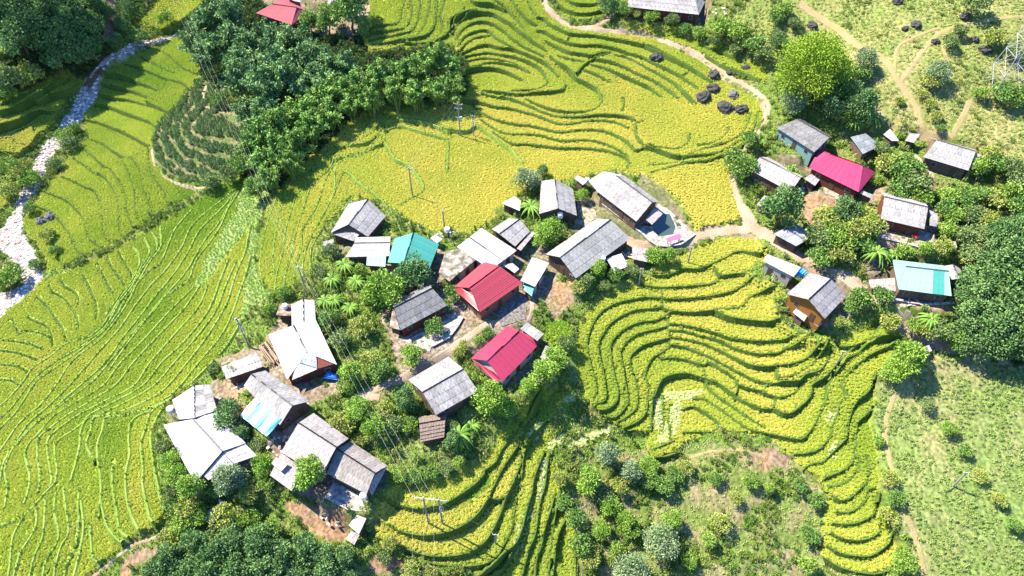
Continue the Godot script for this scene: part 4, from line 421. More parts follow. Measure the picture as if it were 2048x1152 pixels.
const PADS := [
	[[-46.5,15.7,-44.6,19.1,-51.8,22.5,-53.5,19.5], -2.63, 2.5],
	[[-60.6,30.6,-51.4,27.6,-44,34.5,-51.1,42.5], -3.2, 2.5],
	[[-60.8,25.6,-54.2,21.8,-50.8,28.2,-57.9,30.4], -3.44, 2.5],
	[[-48,23.8,-44.6,20.2,-34.3,27.5,-38.8,32.7], -1.5, 2.5],
	[[-34.5,28.3,-26.6,33.9,-30.6,41.6,-39,36.7], -2.51, 2.5],
	[[-27.6,33.1,-19.8,38.3,-23,44,-31.1,39.8], -3.74, 2.5],
	[[-46.1,12.7,-37.1,8.6,-30.8,20.2,-39.9,23.8], -1.24, 2.5],
	[[-43.4,4.8,-38.2,3.5,-36.7,9.6,-41.8,11.6], -1.76, 2.5],
	[[-46,3.8,-42.6,3.8,-42,7.9,-46.2,7.8], -2.49, 2.5],
	[[-36.4,-24.3,-26.7,-19.9,-30,-12.5,-39.1,-13.9], -1.19, 2.5],
	[[-40.9,-13.4,-37.5,-14.5,-37,-11.8,-39.7,-10.3], -2.17, 2.5],
	[[-33.6,-13.4,-25,-13.6,-24.5,-7.1,-34.9,-6.8], -0.96, 2.5],
	[[-30.4,-7.5,-25.1,-7.5,-25.1,-4.2,-30.3,-4.6], -0.77, 2.5],
	[[-24.9,-11.5,-14.5,-10.7,-16.5,-1,-25.7,-3.7], -0.24, 2.5],
	[[-14.3,-7,-10.8,-8.4,-6.3,-4.6,-10.3,-0.3], 0.15, 2.5],
	[[-12,-8.2,-6.6,-14.5,1.7,-7,-4.1,-1], 0.33, 2.5],
	[[-5,-13.3,-0.8,-17.3,4.5,-12.7,0.7,-7.3], 0.49, 2.5],
	[[-5.7,-4.7,2.8,1.6,-6.1,9.8,-12,2.9], 0.26, 2.5],
	[[-0.7,10.4,5.3,15.8,-1.7,24.5,-8.2,18.9], -1.16, 2.5],
	[[-19.2,22.9,-11.4,17.2,-5.2,25.5,-13.1,30.9], -1.31, 2.5],
	[[-16.9,28.9,-10.7,28.1,-10.9,33.7,-15.9,34.8], -2.81, 2.5],
	[[-24,6.6,-16,0.4,-11.5,6.9,-20.9,13.7], -0.01, 2.5],
	[[-22.8,7,-22.3,7.4,-20.4,13.1,-23.3,12.4], -0.14, 2.5],
	[[0.7,11.7,2.6,9.5,6.7,13.2,4.9,15.6], -0.86, 2.5],
	[[6.1,13.9,9.3,15.9,7.3,19.2,4.4,17.6], -2.16, 2.5],
	[[4,-5.9,8.1,-4.2,4.5,3.4,1,1.8], 0.5, 2.5],
	[[1.4,2.5,1.8,0.3,5.1,2.2,4.1,5.1], 0.24, 2.5],
	[[-2.6,-3.6,0.2,-4.7,2.2,-2.4,0.7,-0.6], 0.47, 2.5],
	[[6.2,-28.6,13.9,-25.7,14.1,-15.9,5.3,-16.5], 1.5, 2.5],
	[[0.7,-24.6,2.7,-22.7,2.1,-18.9,-3.1,-21.9], 0.58, 2.5],
	[[13.1,-28.8,14.2,-29.9,17.6,-27,15.8,-25.4], 2.56, 2.5],
	[[17.6,-22.3,24.5,-28.4,31.9,-18.7,25.7,-12], 3.12, 2.5],
	[[18.2,-16.9,25.1,-10.3,12.1,1.7,6,-5.3], 1.13, 2.5],
	[[18.1,-5.3,22.6,-7.2,24,-2.8,20,-1.1], 0.69, 2.5],
	[[24,-8.5,28.6,-7.6,27.5,-3.3,23.5,-4.4], 1.13, 2.5],
	[[34.9,-11.5,35.7,-10,31.4,-7.9,30.5,-9.2], 2.32, 2.5],
	[[56.8,-34.6,64.3,-38.2,69.4,-30.6,63.4,-24.9], 11.13, 2.5],
	[[61.1,-22.5,65.5,-29.5,75.9,-21.1,69.8,-14], 9.43, 2.5],
	[[49.7,-24.7,55.2,-29.6,62.3,-22.1,57.5,-16.5], 7.44, 2.5],
	[[71,-29.8,75.7,-31.5,78,-26.6,72.3,-23.3], 12.3, 2.5],
	[[77.7,-29.7,80.4,-31.8,81,-26,79.2,-26.3], 13.74, 2.5],
	[[83.3,-29.5,86.2,-28.9,83.3,-25.2,81.1,-26.4], 14.17, 2.5],
	[[86.6,-28,95.5,-23,90.6,-15.6,82.2,-20.5], 13.76, 2.5],
	[[73.5,-14.9,82.2,-11.5,78.7,-2.9,70.3,-6.2], 9.93, 2.5],
	[[71.5,0.6,81.7,2.4,79.8,10.9,69.7,9], 6.55, 2.5],
	[[80.7,2,84.5,2.7,83.9,7.2,80.2,6.7], 6.72, 2.5],
	[[82.4,5.4,83.4,5.3,83.8,9.8,80.7,10.4], 5.29, 2.5],
	[[66,4.6,72.8,4,72.1,8,66,6.8], 5.33, 2.5],
	[[47.9,-1.4,49.3,-3.2,56.2,1.1,53.9,3.8], 3.64, 2.5],
	[[50.8,6.7,57.5,0.5,63.3,7.1,56.9,13.4], 2.78, 2.5],
	[[52.1,8.9,54.3,6.6,56.6,9.3,54.4,12], 1, 2.5],
	[[54.6,9.6,55.8,8.3,58.4,12.2,57.2,12.8], 0.72, 2.5],
	[[51,-7.2,57.1,-10.9,60.4,-7.2,55.3,-2.9], 5.53, 2.5],
	[[52.9,-19.3,54.4,-17.8,52.1,-13.6,49.7,-15.7], 5.84, 2.5],
	[[-69,-112,-57.9,-101.7,-61.9,-93.2,-74.7,-100.7], 2.8, 2.5],
	[[-66.6,-107.2,-61.8,-107,-60.5,-104,-63.6,-104.5], 4.7, 2.5],
	[[-52.4,-99.1,-49,-101.2,-48.2,-99.4,-52.1,-95.4], 8.03, 2.5],
	[[32.1,-94.2,50.7,-89.2,47.3,-74.2,28.7,-78.6], 15.64, 2.5],
	[[-25.3,44.7,-22.7,45.7,-24.1,49.3,-27,47.1], -6.47, 2.5],
	[[-26.1,46.8,-23.7,48,-24.8,50.4,-27.5,48.8], -7.27, 2.5],
	[[-51.8,44.8,-49.5,42.9,-47.2,45,-49,47], -7.36, 2.5],
	[[-49.1,43,-48.8,42,-45.6,44,-46.5,44.7], -6.36, 2.5],
	[[81.8,-2.8,85.4,-2.7,85.1,-0.4,81.9,-0.5], 8.64, 2.5],
	[[74.2,16.2,76.4,15.5,76.8,17.7,74.4,18.4], 0.72, 2.5],
	[[-15.1,-15.5,-13.7,-16.2,-12.1,-13.9,-13.9,-12.8], 0.05, 2.5],
	[[-18,-12,-16.4,-14,-13.8,-12.1,-15.5,-10], -0.02, 2.5],
	[[62.9,-23.1,65.4,-21.5,62.6,-18.2,60,-20.8], 8.14, 2.5],
	[[69.5,-15.6,70.6,-16.7,73.7,-14.4,72.3,-13.1], 9.49, 2.5],
	[[-20.2,13.4,-13.3,8.9,-11.4,6.5,-9.6,7.5,-12,12.4,-15,14.5,-15.2,15.9,-16.9,15], -0.02, 1.8],
	[[-30.8,42.3,-29.7,39.9,-25.1,42,-23.6,45,-25.9,44.9], -3.75, 1.8],
	[[26.2,-14.9,31.9,-21.6,33.8,-19.5,36.3,-15.6,37.6,-12.6,34.5,-9.1,31.8,-8.5,28.5,-10.2,27.2,-12.3], 3.1, 1.8],
	[[14.3,-26.7,16.2,-26.1,17.2,-24.7,18.3,-21.1,18.2,-18.6,15.1,-16.8,14.4,-18.4], 1.49, 1.8],
	[[71.3,-8,72.7,-8,79.9,-6.2,82,-4.9,80.4,-0.7,78.7,-1.3,70.4,-4.5], 9.92, 1.8],
	[[-1.6,22.6,4.2,16,6.6,17.9,1.9,24.9], -1.17, 1.8],
	[[0.7,24.7,5.2,20.9,6.7,18.3,5.6,21.7,1.9,25.3], -0.78, 1.8],
	[[63.9,-18.5,66,-20.5,71.2,-17.1,72.5,-14.8,67.4,-15.1], 9.42, 1.8],
	[[72.2,7.4,81.1,8.7,81.3,9.5,75.5,9.8,72.5,8.7], 6.54, 1.8],
	[[-3.2,7.3,0.9,1.5,2.8,5.3,2.6,8.2,-1.9,10.1], 0.32, 1.8],
]
const PLANTS := [
	["bamboo_clump", 0, -92.6, -96.2, 5.32, "bluish green bamboo clump left of the faded red roof, first from the left"],
	["bamboo_clump", 0, -92.8, -105.2, 5.01, "bluish green bamboo clump left of the faded red roof, second from the left"],
	["bamboo_clump", 0, -87.5, -105.4, 5.72, "bluish green bamboo clump left of the faded red roof, fourth from the left"],
	["bamboo_clump", 0, -80.6, -100.2, 5.57, "bluish green bamboo clump left of the faded red roof, sixth from the left"],
	["bamboo_clump", 0, -84.3, -86.6, 5.43, "bluish green bamboo clump left of the faded red roof, third from the left"],
	["bamboo_clump", 0, -79.7, -90.5, 5.81, "bluish green bamboo clump left of the faded red roof, fifth from the left"],
	["bamboo_clump", 0, -74.5, -82.2, 4.83, "bluish green bamboo clump below the faded red roof, first from the left"],
	["bamboo_clump", 0, -72.1, -85.7, 5.22, "bluish green bamboo clump below the faded red roof, second from the left"],
	["bamboo_clump", 0, -68.2, -88.3, 5.21, "bluish green bamboo clump below the faded red roof, fourth from the left"],
	["bamboo_clump", 0, -62.8, -83.2, 5.39, "bluish green bamboo clump below the faded red roof, sixth from the left"],
	["bamboo_clump", 0, -57.8, -83.1, 4.98, "bluish green bamboo clump below the faded red roof, ninth from the left"],
	["bamboo_clump", 0, -68.2, -74.8, 5.67, "bluish green bamboo clump below the faded red roof, third from the left"],
	["bamboo_clump", 0, -62.9, -75.7, 5.6, "bluish green bamboo clump below the faded red roof, fifth from the left"],
	["bamboo_clump", 0, -57.2, -75.2, 5.5, "bluish green bamboo clump below the faded red roof, eighth from the left"],
	["bamboo_clump", 0, -51.9, -76.2, 4.79, "bluish green bamboo clump below the faded red roof, eleventh from the left"],
	["bamboo_clump", 0, -47.3, -71.6, 4.34, "bluish green bamboo clump below the faded red roof, thirteenth from the left"],
	["bamboo_clump", 0, -71.4, -69.9, 5.28, "bluish green bamboo clump above the dark mound"],
	["bamboo_clump", 0, -64.9, -66.1, 5.79, "bluish green bamboo clump right of the dark mound, second from the left"],
	["bamboo_clump", 0, -59.2, -67.1, 5.72, "bluish green bamboo clump below the faded red roof, seventh from the left"],
	["bamboo_clump", 0, -53.2, -67, 5.31, "bluish green bamboo clump below the faded red roof, tenth from the left"],
	["bamboo_clump", 0, -47.6, -65.1, 4.58, "bluish green bamboo clump below the faded red roof, twelfth from the left"],
	["bamboo_clump", 0, -68.1, -60.7, 4.71, "bluish green bamboo clump right of the dark mound, first from the left"],
	["bamboo_clump", 0, -62.6, -59.3, 4.63, "bluish green bamboo clump right of the dark mound, third from the left"],
	["bamboo_clump", 0, -43.1, -70.5, 3.97, "bluish green bamboo clump right of the faded red roof"],
	["bamboo_clump", 1, -61.3, -48.1, 5.05, "bright green bamboo clump right of the dark mound, third from the left"],
	["bamboo_clump", 1, -57.1, -52.4, 5.1, "bright green bamboo clump right of the dark mound, seventh from the left"],
	["bamboo_clump", 1, -52.8, -56.4, 4.82, "bright green bamboo clump right of the dark mound, ninth from the left"],
	["bamboo_clump", 1, -47.8, -58.4, 4.8, "bright green bamboo clump below the faded red roof, the left one"],
	["bamboo_clump", 1, -42.8, -60.1, 4.76, "bright green bamboo clump below the faded red roof, the right one"],
	["bamboo_clump", 1, -37.7, -60.3, 4.7, "bright green bamboo clump right of the faded red roof, the left one"],
	["bamboo_clump", 1, -32.7, -61.6, 4.67, "bright green bamboo clump right of the faded red roof, the right one"],
	["bamboo_clump", 1, -27.7, -62.4, 4.63, "bright green bamboo clump above the golden field, second from the left"],
	["bamboo_clump", 1, -22.8, -63.3, 4.62, "bright green bamboo clump above the golden field, fourth from the left"],
	["bamboo_clump", 1, -18.5, -65.7, 4.34, "bright green bamboo clump above the golden field, sixth from the left"],
	["bamboo_clump", 1, -15.4, -63.9, 4.01, "bright green bamboo clump above the golden field, seventh from the left"],
	["bamboo_clump", 1, -14.6, -58.5, 3.93, "bright green bamboo clump above the golden field, eighth from the left"],
	["bamboo_clump", 1, -18.8, -57.4, 4.22, "bright green bamboo clump above the golden field, fifth from the left"],
	["bamboo_clump", 1, -23.6, -56.1, 4.22, "bright green bamboo clump above the golden field, third from the left"],
	["bamboo_clump", 1, -28.6, -56.7, 4.26, "bright green bamboo clump above the golden field, first from the left"],
	["bamboo_clump", 1, -34.8, -55.8, 4, "bright green bamboo clump left of the golden field, the right one"],
	["bamboo_clump", 1, -39.9, -55.8, 3.75, "bright green bamboo clump left of the golden field, the left one"],
	["bamboo_clump", 1, -44.6, -53.2, 4.05, "bright green bamboo clump above the grey farmhouse at the golden terraces"],
	["bamboo_clump", 1, -48.9, -49.1, 4.63, "bright green bamboo clump right of the dark mound, tenth from the left"],
	["bamboo_clump", 1, -51.9, -44.6, 4.59, "bright green bamboo clump right of the dark mound, eighth from the left"],
	["bamboo_clump", 1, -55.5, -41.6, 4.87, "bright green bamboo clump right of the dark mound, sixth from the left"],
	["bamboo_clump", 1, -59, -39.6, 4.57, "bright green bamboo clump right of the dark mound, fourth from the left"],
	["bamboo_clump", 1, -64, -46.8, 4.12, "bright green bamboo clump right of the dark mound, first from the left"],
	["bamboo_clump", 1, -56, -34.1, 4.16, "bright green bamboo clump right of the dark mound, fifth from the left"],
	["bamboo_clump", 1, -52, -37.5, 3.59, "bright green bamboo clump left of the grey farmhouse at the golden terraces"],
	["bamboo_clump", 1, -60.1, -34.3, 3.33, "bright green bamboo clump right of the dark mound, second from the left"],
	["broadleaf_tree", 2, -43.3, -86.9, 6.53, "tall leafy tree right of the faded red roof, third from the left"],
	["broadleaf_tree", 2, -50.5, -89.4, 4.4, "tall leafy tree right of the faded red roof, second from the left"],
	["broadleaf_tree", 2, -56.1, -91.6, 4.11, "tall leafy tree right of the faded red roof, first from the left"],
	["broadleaf_tree", 2, -39.9, -82.9, 3.14, "tall leafy tree right of the faded red roof, fourth from the left"],
	["dark_tree", 3, -142.3, -96.8, 6.29, "dark green bushy tree left of the stream bend, first from the left"],
	["dark_tree", 3, -137, -98.5, 6.24, "dark green bushy tree left of the stream bend, third from the left"],
	["dark_tree", 3, -132.2, -100.8, 6.22, "dark green bushy tree above the stream bend, first from the left"],
	["dark_tree", 3, -127.9, -100.8, 5.84, "dark green bushy tree above the stream bend, third from the left"],
	["dark_tree", 3, -140.5, -92.9, 6.24, "dark green bushy tree left of the stream bend, second from the left"],
	["dark_tree", 3, -135, -95.2, 6.19, "dark green bushy tree left of the stream bend, fourth from the left"],
	["dark_tree", 3, -129.6, -96.9, 5.82, "dark green bushy tree above the stream bend, second from the left"],
	["dark_tree", 3, -124.2, -100.8, 5.14, "dark green bushy tree above the stream bend, fourth from the left"],
	["dark_tree", 3, -133.2, -93.5, 4.63, "dark green bushy tree left of the stream bend, fifth from the left"],
	["dark_tree", 3, -128, -95, 4.35, "dark green bushy tree left of the stream bend, sixth from the left"],
	["dark_tree", 3, -123.8, -96.9, 5.1, "dark green bushy tree above the stream bend, fifth from the left"],
	["dark_tree", 3, -123.6, -107.8, 4.58, "dark green bushy tree above the stream bend, sixth from the left"],
	["dark_tree", 3, -121.8, -109.3, 3.53, "dark green bushy tree above the stream bend, seventh from the left"],
	["dark_tree", 3, -118.8, -101.9, 2.73, "dark green bushy tree above the stream bend, eighth from the left"],
	["dark_tree", 3, -118.2, -107.5, 2.79, "dark green bushy tree above the stream bend, ninth from the left"],
	["dark_tree", 3, -120.7, -118.4, 3.62, "dark green bushy tree above the stream bend, tenth from the left"],
	["shrub", 8, -140.2, -87.8, 4.3, "low green shrub left of the stream bend, third from the left"],
	["shrub", 8, -143.6, -83.8, 4.72, "low green shrub left of the stream bend, first from the left"],
	["shrub", 8, -114.5, -106.7, 3.03, "low green shrub right of the stream bend, first from the left"],
	["shrub", 8, -112.9, -111.9, 3.1, "low green shrub right of the stream bend, second from the left"],
	["shrub", 8, -109.9, -118.3, 3.13, "low green shrub right of the stream bend, third from the left"],
	["shrub", 8, -143.3, -80.3, 2.97, "low green shrub left of the stream bend, second from the left"],
	["shrub", 8, -127.2, -72, 2.87, "low green shrub below the stream bend, the left one"],
	["shrub", 8, -123.6, -67, 2.82, "low green shrub above the rocky stream, eighth from the left"],
	["shrub", 8, -124.3, -58.6, 2.35, "low green shrub above the rocky stream, seventh from the left"],
	["shrub", 8, -126.1, -75.4, 2.06, "low green shrub below the stream bend, the right one"],
	["shrub", 8, -128.1, -52.2, 3.11, "low green shrub above the rocky stream, sixth from the left"],
	["shrub", 8, -131.6, -54.1, 3.15, "low green shrub above the rocky stream, fourth from the left"],
	["shrub", 8, -132.3, -48.9, 2.72, "low green shrub above the rocky stream, second from the left"],
	["shrub", 8, -133.8, -56.1, 2.78, "low green shrub above the rocky stream, third from the left"],
	["shrub", 8, -136.8, -57.3, 2.8, "low green shrub above the rocky stream, first from the left"],
	["shrub", 8, -118.5, -19.7, 3.5, "low green shrub below the rocky stream, second from the left"],
	["shrub", 8, -120.4, -18.4, 2.45, "low green shrub below the rocky stream, first from the left"],
	["shrub", 8, -114.8, -31.8, 2.13, "low green shrub below the rocky stream, fourth from the left"],
	["shrub", 8, -110.9, -26.8, 1.72, "low green shrub below the rocky stream, fifth from the left"],
	["shrub", 8, -124.2, -41.9, 1.87, "low green shrub at the rocky stream"],
	["shrub", 8, -131.1, -57.3, 2.77, "low green shrub above the rocky stream, fifth from the left"],
	["shrub", 8, -114.9, -23.2, 1.73, "low green shrub below the rocky stream, third from the left"],
	["dark_tree", 3, 85, 6.7, 4, "dark green bushy tree right of the long teal and mint roof, second from the left"],
	["dark_tree", 3, 88.9, 5.1, 4.62, "dark green bushy tree right of the long teal and mint roof, fifth from the left"],
	["dark_tree", 3, 92.9, 3.3, 4.69, "dark green bushy tree right of the long teal and mint roof, eighth from the left"],
	["dark_tree", 3, 85.5, 10.7, 4.79, "dark green bushy tree right of the long teal and mint roof, third from the left"],
	["dark_tree", 3, 89.5, 9.7, 4.86, "dark green bushy tree right of the long teal and mint roof, seventh from the left"],
	["dark_tree", 3, 92.9, 8.7, 4.64, "dark green bushy tree right of the long teal and mint roof, tenth from the left"],
	["dark_tree", 3, 82.5, 13.7, 3.91, "dark green bushy tree right of the dirt path on the right, first from the left"],
	["dark_tree", 3, 85.8, 15, 4.76, "dark green bushy tree right of the dirt path on the right, third from the left"],
	["dark_tree", 3, 90.1, 14.1, 4.83, "dark green bushy tree right of the dirt path on the right, fifth from the left"],
	["dark_tree", 3, 83.5, 17.8, 3.63, "dark green bushy tree right of the dirt path on the right, second from the left"],
	["dark_tree", 3, 86.8, 18, 3.95, "dark green bushy tree right of the dirt path on the right, fourth from the left"],
	["dark_tree", 3, 90.2, 18.1, 3.99, "dark green bushy tree right of the dirt path on the right, sixth from the left"],
	["dark_tree", 3, 93, -2.2, 3.62, "dark green bushy tree right of the long teal and mint roof, sixth from the left"],
	["dark_tree", 3, 90.9, 0.2, 3.02, "dark green bushy tree right of the long teal and mint roof, fourth from the left"],
	["dark_tree", 3, 95.5, -1.8, 3.93, "dark green bushy tree right of the long teal and mint roof, ninth from the left"],
	["dark_tree", 3, 83.1, 9.4, 2.62, "dark green bushy tree right of the long teal and mint roof, first from the left"],
	["dark_tree", 3, 72, -39.5, 3.87, "dark green bushy tree right of the big yellow green tree"],
	["dark_tree", 3, 74.2, -35.3, 3.82, "dark green bushy tree left of the grassy hillside"],
	["dark_tree", 3, 69.1, -36.3, 3.51, "dark green bushy tree above the house with turquoise walls"],
	["dark_tree", 3, 63.5, -60.6, 2.55, "dark green bushy tree left of the big yellow green tree"],
	["dark_tree", 3, 24.6, -81.7, 3.38, "dark green bushy tree left of the large white roof at the top"],
	["dark_tree", 3, 6.9, -31.9, 1.64, "dark green bushy tree above the tree shaded grey house"],
	["feathery_tree", 4, 65.1, -42.4, 8.92, "huge yellow green feathery tree at the big yellow green tree"],
	["grey_leaved_tree", 5, 61.7, -40.6, 4.15, "grey green tree below the big yellow green tree"],
	["grey_leaved_tree", 5, 3.4, -28.3, 3.82, "grey green tree left of the tree shaded grey house"],
	["grey_leaved_tree", 5, 16.9, 32.5, 2.87, "grey green tree above the bottom gully, the left one"],
	["grey_leaved_tree", 5, 21.3, 35, 2.67, "grey green tree above the bottom gully, the right one"],
	["grey_leaved_tree", 5, 25.6, 46.4, 3.79, "grey green tree below the bottom gully, the right one"],
	["grey_leaved_tree", 5, 20.3, 51.1, 4, "grey green tree below the bottom gully, the left one"],
	["grey_leaved_tree", 5, -46.1, 40.7, 3.51, "grey green tree below the long white farmhouse"],
	["grey_leaved_tree", 5, 77.6, -46.7, 3.08, "grey green tree left of the grassy hillside"],
	["grey_leaved_tree", 5, 90.6, -39.6, 3.08, "grey green tree right of the grassy hillside"],
	["banana_plant", 6, 76.9, -33.6, 2.28, "banana plant with long arching leaves below the grassy hillside"],
	["banana_plant", 6, 73.6, -33.8, 2.04, "banana plant with long arching leaves right of the house with turquoise walls"],
	["banana_plant", 6, 4.1, -20.8, 2.66, "banana plant with long arching leaves left of the tree shaded grey house"],
	["banana_plant", 6, -34.3, -5.9, 2.17, "banana plant below the grey farmhouse at the golden terraces, the right one"],
	["banana_plant", 6, -36.2, -2, 2.14, "banana plant below the grey farmhouse at the golden terraces, the left one"],
	["banana_plant", 6, -31.3, -1.4, 2.11, "banana plant with long arching leaves left of the dark slate roof"],
	["banana_plant", 6, -36.7, 3.5, 2.09, "banana plant above the white roof by the power pole, the left one"],
	["banana_plant", 6, -31.5, 5.4, 1.86, "banana plant with long arching leaves right of the white roof by the power pole"],
	["banana_plant", 6, -8.9, 32.1, 2.46, "banana plant with long arching leaves right of the thatched shed, the left one"],
	["banana_plant", 6, -6.9, 30, 1.65, "banana plant with long arching leaves right of the thatched shed, the right one"],
	["banana_plant", 6, 69.5, -0.4, 2.6, "banana plant with long arching leaves left of the long teal and mint roof"],
	["banana_plant", 6, 73.4, -0.6, 1.82, "banana plant with long arching leaves above the long teal and mint roof"],
	["banana_plant", 6, 76.4, 12.6, 2.37, "banana plant with long arching leaves above the dirt path on the right"],
	["banana_plant", 6, 8.6, -16.8, 1.8, "banana plant with long arching leaves below the tree shaded grey house"],
	["banana_plant", 6, -34.8, 3.5, 1.89, "banana plant above the white roof by the power pole, the right one"],
	["round_tree", 7, 7.8, -11.5, 3.27, "rounded fresh green tree below the tree shaded grey house"],
	["round_tree", 7, 6.3, -10.5, 2.24, "rounded fresh green tree left of the longest grey house"],
	["round_tree", 7, 15.4, -24.1, 1.85, "rounded fresh green tree right of the tree shaded grey house"],
	["round_tree", 7, -24.3, 4.2, 4.56, "rounded fresh green tree left of the dark slate roof, the right one"],
	["round_tree", 7, -27.7, 3.4, 2.4, "rounded fresh green tree left of the dark slate roof, the left one"],
	["round_tree", 7, -18.4, 18.2, 2.65, "rounded fresh green tree left of the white and grey gabled house"],
	["round_tree", 7, -28.8, 21.2, 2.66, "rounded fresh green tree right of the white roof by the power pole"],
	["round_tree", 7, -26.5, 29, 2.79, "rounded fresh green tree right of the large weathered farmhouse"],
	["round_tree", 7, -23.7, 31.5, 2.55, "rounded fresh green tree above the house with the concrete yard"],
	["round_tree", 7, -32.9, 40.5, 3.38, "rounded fresh green tree below the large weathered farmhouse"],
	["round_tree", 7, -41.4, 38, 2.16, "rounded fresh green tree left of the large weathered farmhouse"],
	["round_tree", 7, -3.8, 26.6, 3.64, "rounded fresh green tree right of the white and grey gabled house"],
	["round_tree", 7, -1.2, 27, 2.57, "rounded fresh green tree below the crimson roof, the left one"],
	["round_tree", 7, 5.9, 21.7, 3.07, "rounded fresh green tree right of the crimson roof, the left one"],
	["round_tree", 7, 7.9, 17.7, 2.66, "rounded fresh green tree right of the crimson roof, the right one"],
	["round_tree", 7, 3.2, 24.1, 2.17, "rounded fresh green tree below the crimson roof, the right one"],
	["round_tree", 7, 28.8, -5.6, 2.47, "rounded fresh green tree below the pond yard, the left one"],
	["round_tree", 7, 31.4, -5.6, 1.98, "rounded fresh green tree below the pond yard, the right one"],
	["round_tree", 7, 17.1, -2.4, 2.17, "rounded fresh green tree below the longest grey house"],
	["round_tree", 7, 70.2, 19.7, 3.71, "rounded fresh green tree left of the dirt path on the right, the right one"],
	["round_tree", 7, 68.8, 20.7, 2.71, "rounded fresh green tree left of the dirt path on the right, the left one"],
	["round_tree", 7, 13.2, 37.1, 3.06, "rounded fresh green tree left of the bottom gully, the left one"],
	["round_tree", 7, -56.6, 37, 2.29, "rounded fresh green tree left of the long white farmhouse"],
	["round_tree", 7, -54.7, 39.8, 2.49, "rounded fresh green tree below the long white farmhouse, the left one"],
	["round_tree", 7, -52.2, 41.7, 2.47, "rounded fresh green tree below the long white farmhouse, the right one"],
	["dark_tree", 3, 54, -11.4, 5.01, "dark green bushy tree above the low blue grey roof"],
	["dark_tree", 3, -19.5, -0.6, 4.13, "dark green bushy tree below the teal roof"],
	["dark_tree", 3, -22, 0.7, 3.14, "dark green bushy tree above the dark slate roof"],
	["dark_tree", 3, -18.6, 26.8, 2.35, "dark green bushy tree above the thatched shed"],
	["dark_tree", 3, -48.8, 29.3, 3.19, "dark green bushy tree above the long white farmhouse"],
	["dark_tree", 3, -46.3, 32.4, 2, "dark green bushy tree right of the long white farmhouse"],
	["dark_tree", 3, -10.1, 33.4, 2.09, "dark green bushy tree right of the thatched shed"],
	["dark_tree", 3, 65.5, -9.2, 3.44, "dark green bushy tree below the magenta roof"],
	["shrub", 8, -30.9, -3.9, 1.74, "low green shrub left of the teal roof"],
	["shrub", 8, -11.1, 3.4, 2.11, "low green shrub left of the ribbed red roof, the right one"],
	["shrub", 8, -12.8, 0.3, 1.42, "low green shrub left of the ribbed red roof, the left one"],
	["shrub", 8, -12.9, 5.9, 1.62, "low green shrub right of the dark slate roof"],
	["shrub", 8, -14.5, 11.3, 2.03, "low green shrub below the dark slate roof"],
	["shrub", 8, -25.7, 18.6, 2.22, "low green shrub right of the white roof by the power pole, fourth from the left"],
	["shrub", 8, -32, 13.9, 2.3, "low green shrub right of the white roof by the power pole, second from the left"],
	["shrub", 8, -28.5, 11.9, 2.53, "low green shrub right of the white roof by the power pole, third from the left"],
	["shrub", 8, -23.6, 20.8, 2.42, "low green shrub left of the white and grey gabled house"],
	["shrub", 8, -34.7, 8.9, 2.37, "low green shrub right of the white roof by the power pole, first from the left"],
	["shrub", 8, -29.6, 23.5, 1.75, "low green shrub below the white roof by the power pole"],
	["shrub", 8, -22.1, 28.2, 1.71, "low green shrub left of the thatched shed, first from the left"],
	["shrub", 8, -28.6, 30.8, 2.35, "low green shrub right of the large weathered farmhouse"],
	["shrub", 8, -20.5, 30.9, 1.9, "low green shrub left of the thatched shed, second from the left"],
	["shrub", 8, -25.9, 32.8, 1.69, "low green shrub above the house with the concrete yard"],
	["shrub", 8, -18, 30.3, 1.69, "low green shrub left of the thatched shed, third from the left"],
	["shrub", 8, -40.9, 40.1, 1.72, "low green shrub left of the large weathered farmhouse"],
	["shrub", 8, -49.2, 40.8, 1.99, "low green shrub below the long white farmhouse, second from the left"],
	["shrub", 8, -43.4, 33.9, 1.53, "low green shrub right of the long white farmhouse"],
	["shrub", 8, -57.4, 31.7, 1.62, "low green shrub left of the long white farmhouse, the right one"],
	["shrub", 8, -34.4, 37.8, 2.34, "low green shrub below the large weathered farmhouse, third from the left"],
	["shrub", 8, 9.9, 13.9, 1.8, "low green shrub right of the crimson roof"],
	["shrub", 8, -7.5, 22.1, 1.73, "low green shrub right of the white and grey gabled house"],
	["shrub", 8, -10.8, 30.3, 1.47, "low green shrub right of the thatched shed"],
	["shrub", 8, -18.7, 39, 1.45, "low green shrub right of the house with the concrete yard"],
	["shrub", 8, -16.2, 39.1, 1.45, "low green shrub above the twin pole power line, the left one"],
	["shrub", 8, -13.7, 38.5, 1.45, "low green shrub above the twin pole power line, the right one"],
	["shrub", 8, -11.3, 37.5, 1.45, "low green shrub below the thatched shed, the left one"],
	["shrub", 8, -8.8, 36.4, 1.46, "low green shrub below the thatched shed, the right one"],
	["shrub", 8, -8.7, 15, 1.33, "low green shrub left of the crimson roof, the left one"],
	["shrub", 8, -6.4, 13.6, 1.33, "low green shrub left of the crimson roof, the right one"],
	["shrub", 8, -4.6, 11.9, 1.34, "low green shrub above the crimson roof"],
	["shrub", 8, -10, 16.5, 1.32, "low green shrub above the white and grey gabled house"],
	["shrub", 8, 15.8, -4.9, 1.7, "low green shrub below the longest grey house, third from the left"],
	["shrub", 8, 20.6, -1.4, 1.68, "low green shrub below the longest grey house, fifth from the left"],
	["shrub", 8, 23.7, -2.6, 1.69, "low green shrub right of the longest grey house"],
	["shrub", 8, 14.4, 0.6, 1.9, "low green shrub below the longest grey house, second from the left"],
	["shrub", 8, 12.9, 2.2, 1.65, "low green shrub below the longest grey house, first from the left"],
	["shrub", 8, 18.5, 0.5, 1.43, "low green shrub below the longest grey house, fourth from the left"],
	["shrub", 8, 48.3, -28.5, 3.33, "low green shrub left of the grey roof beside the path, first from the left"],
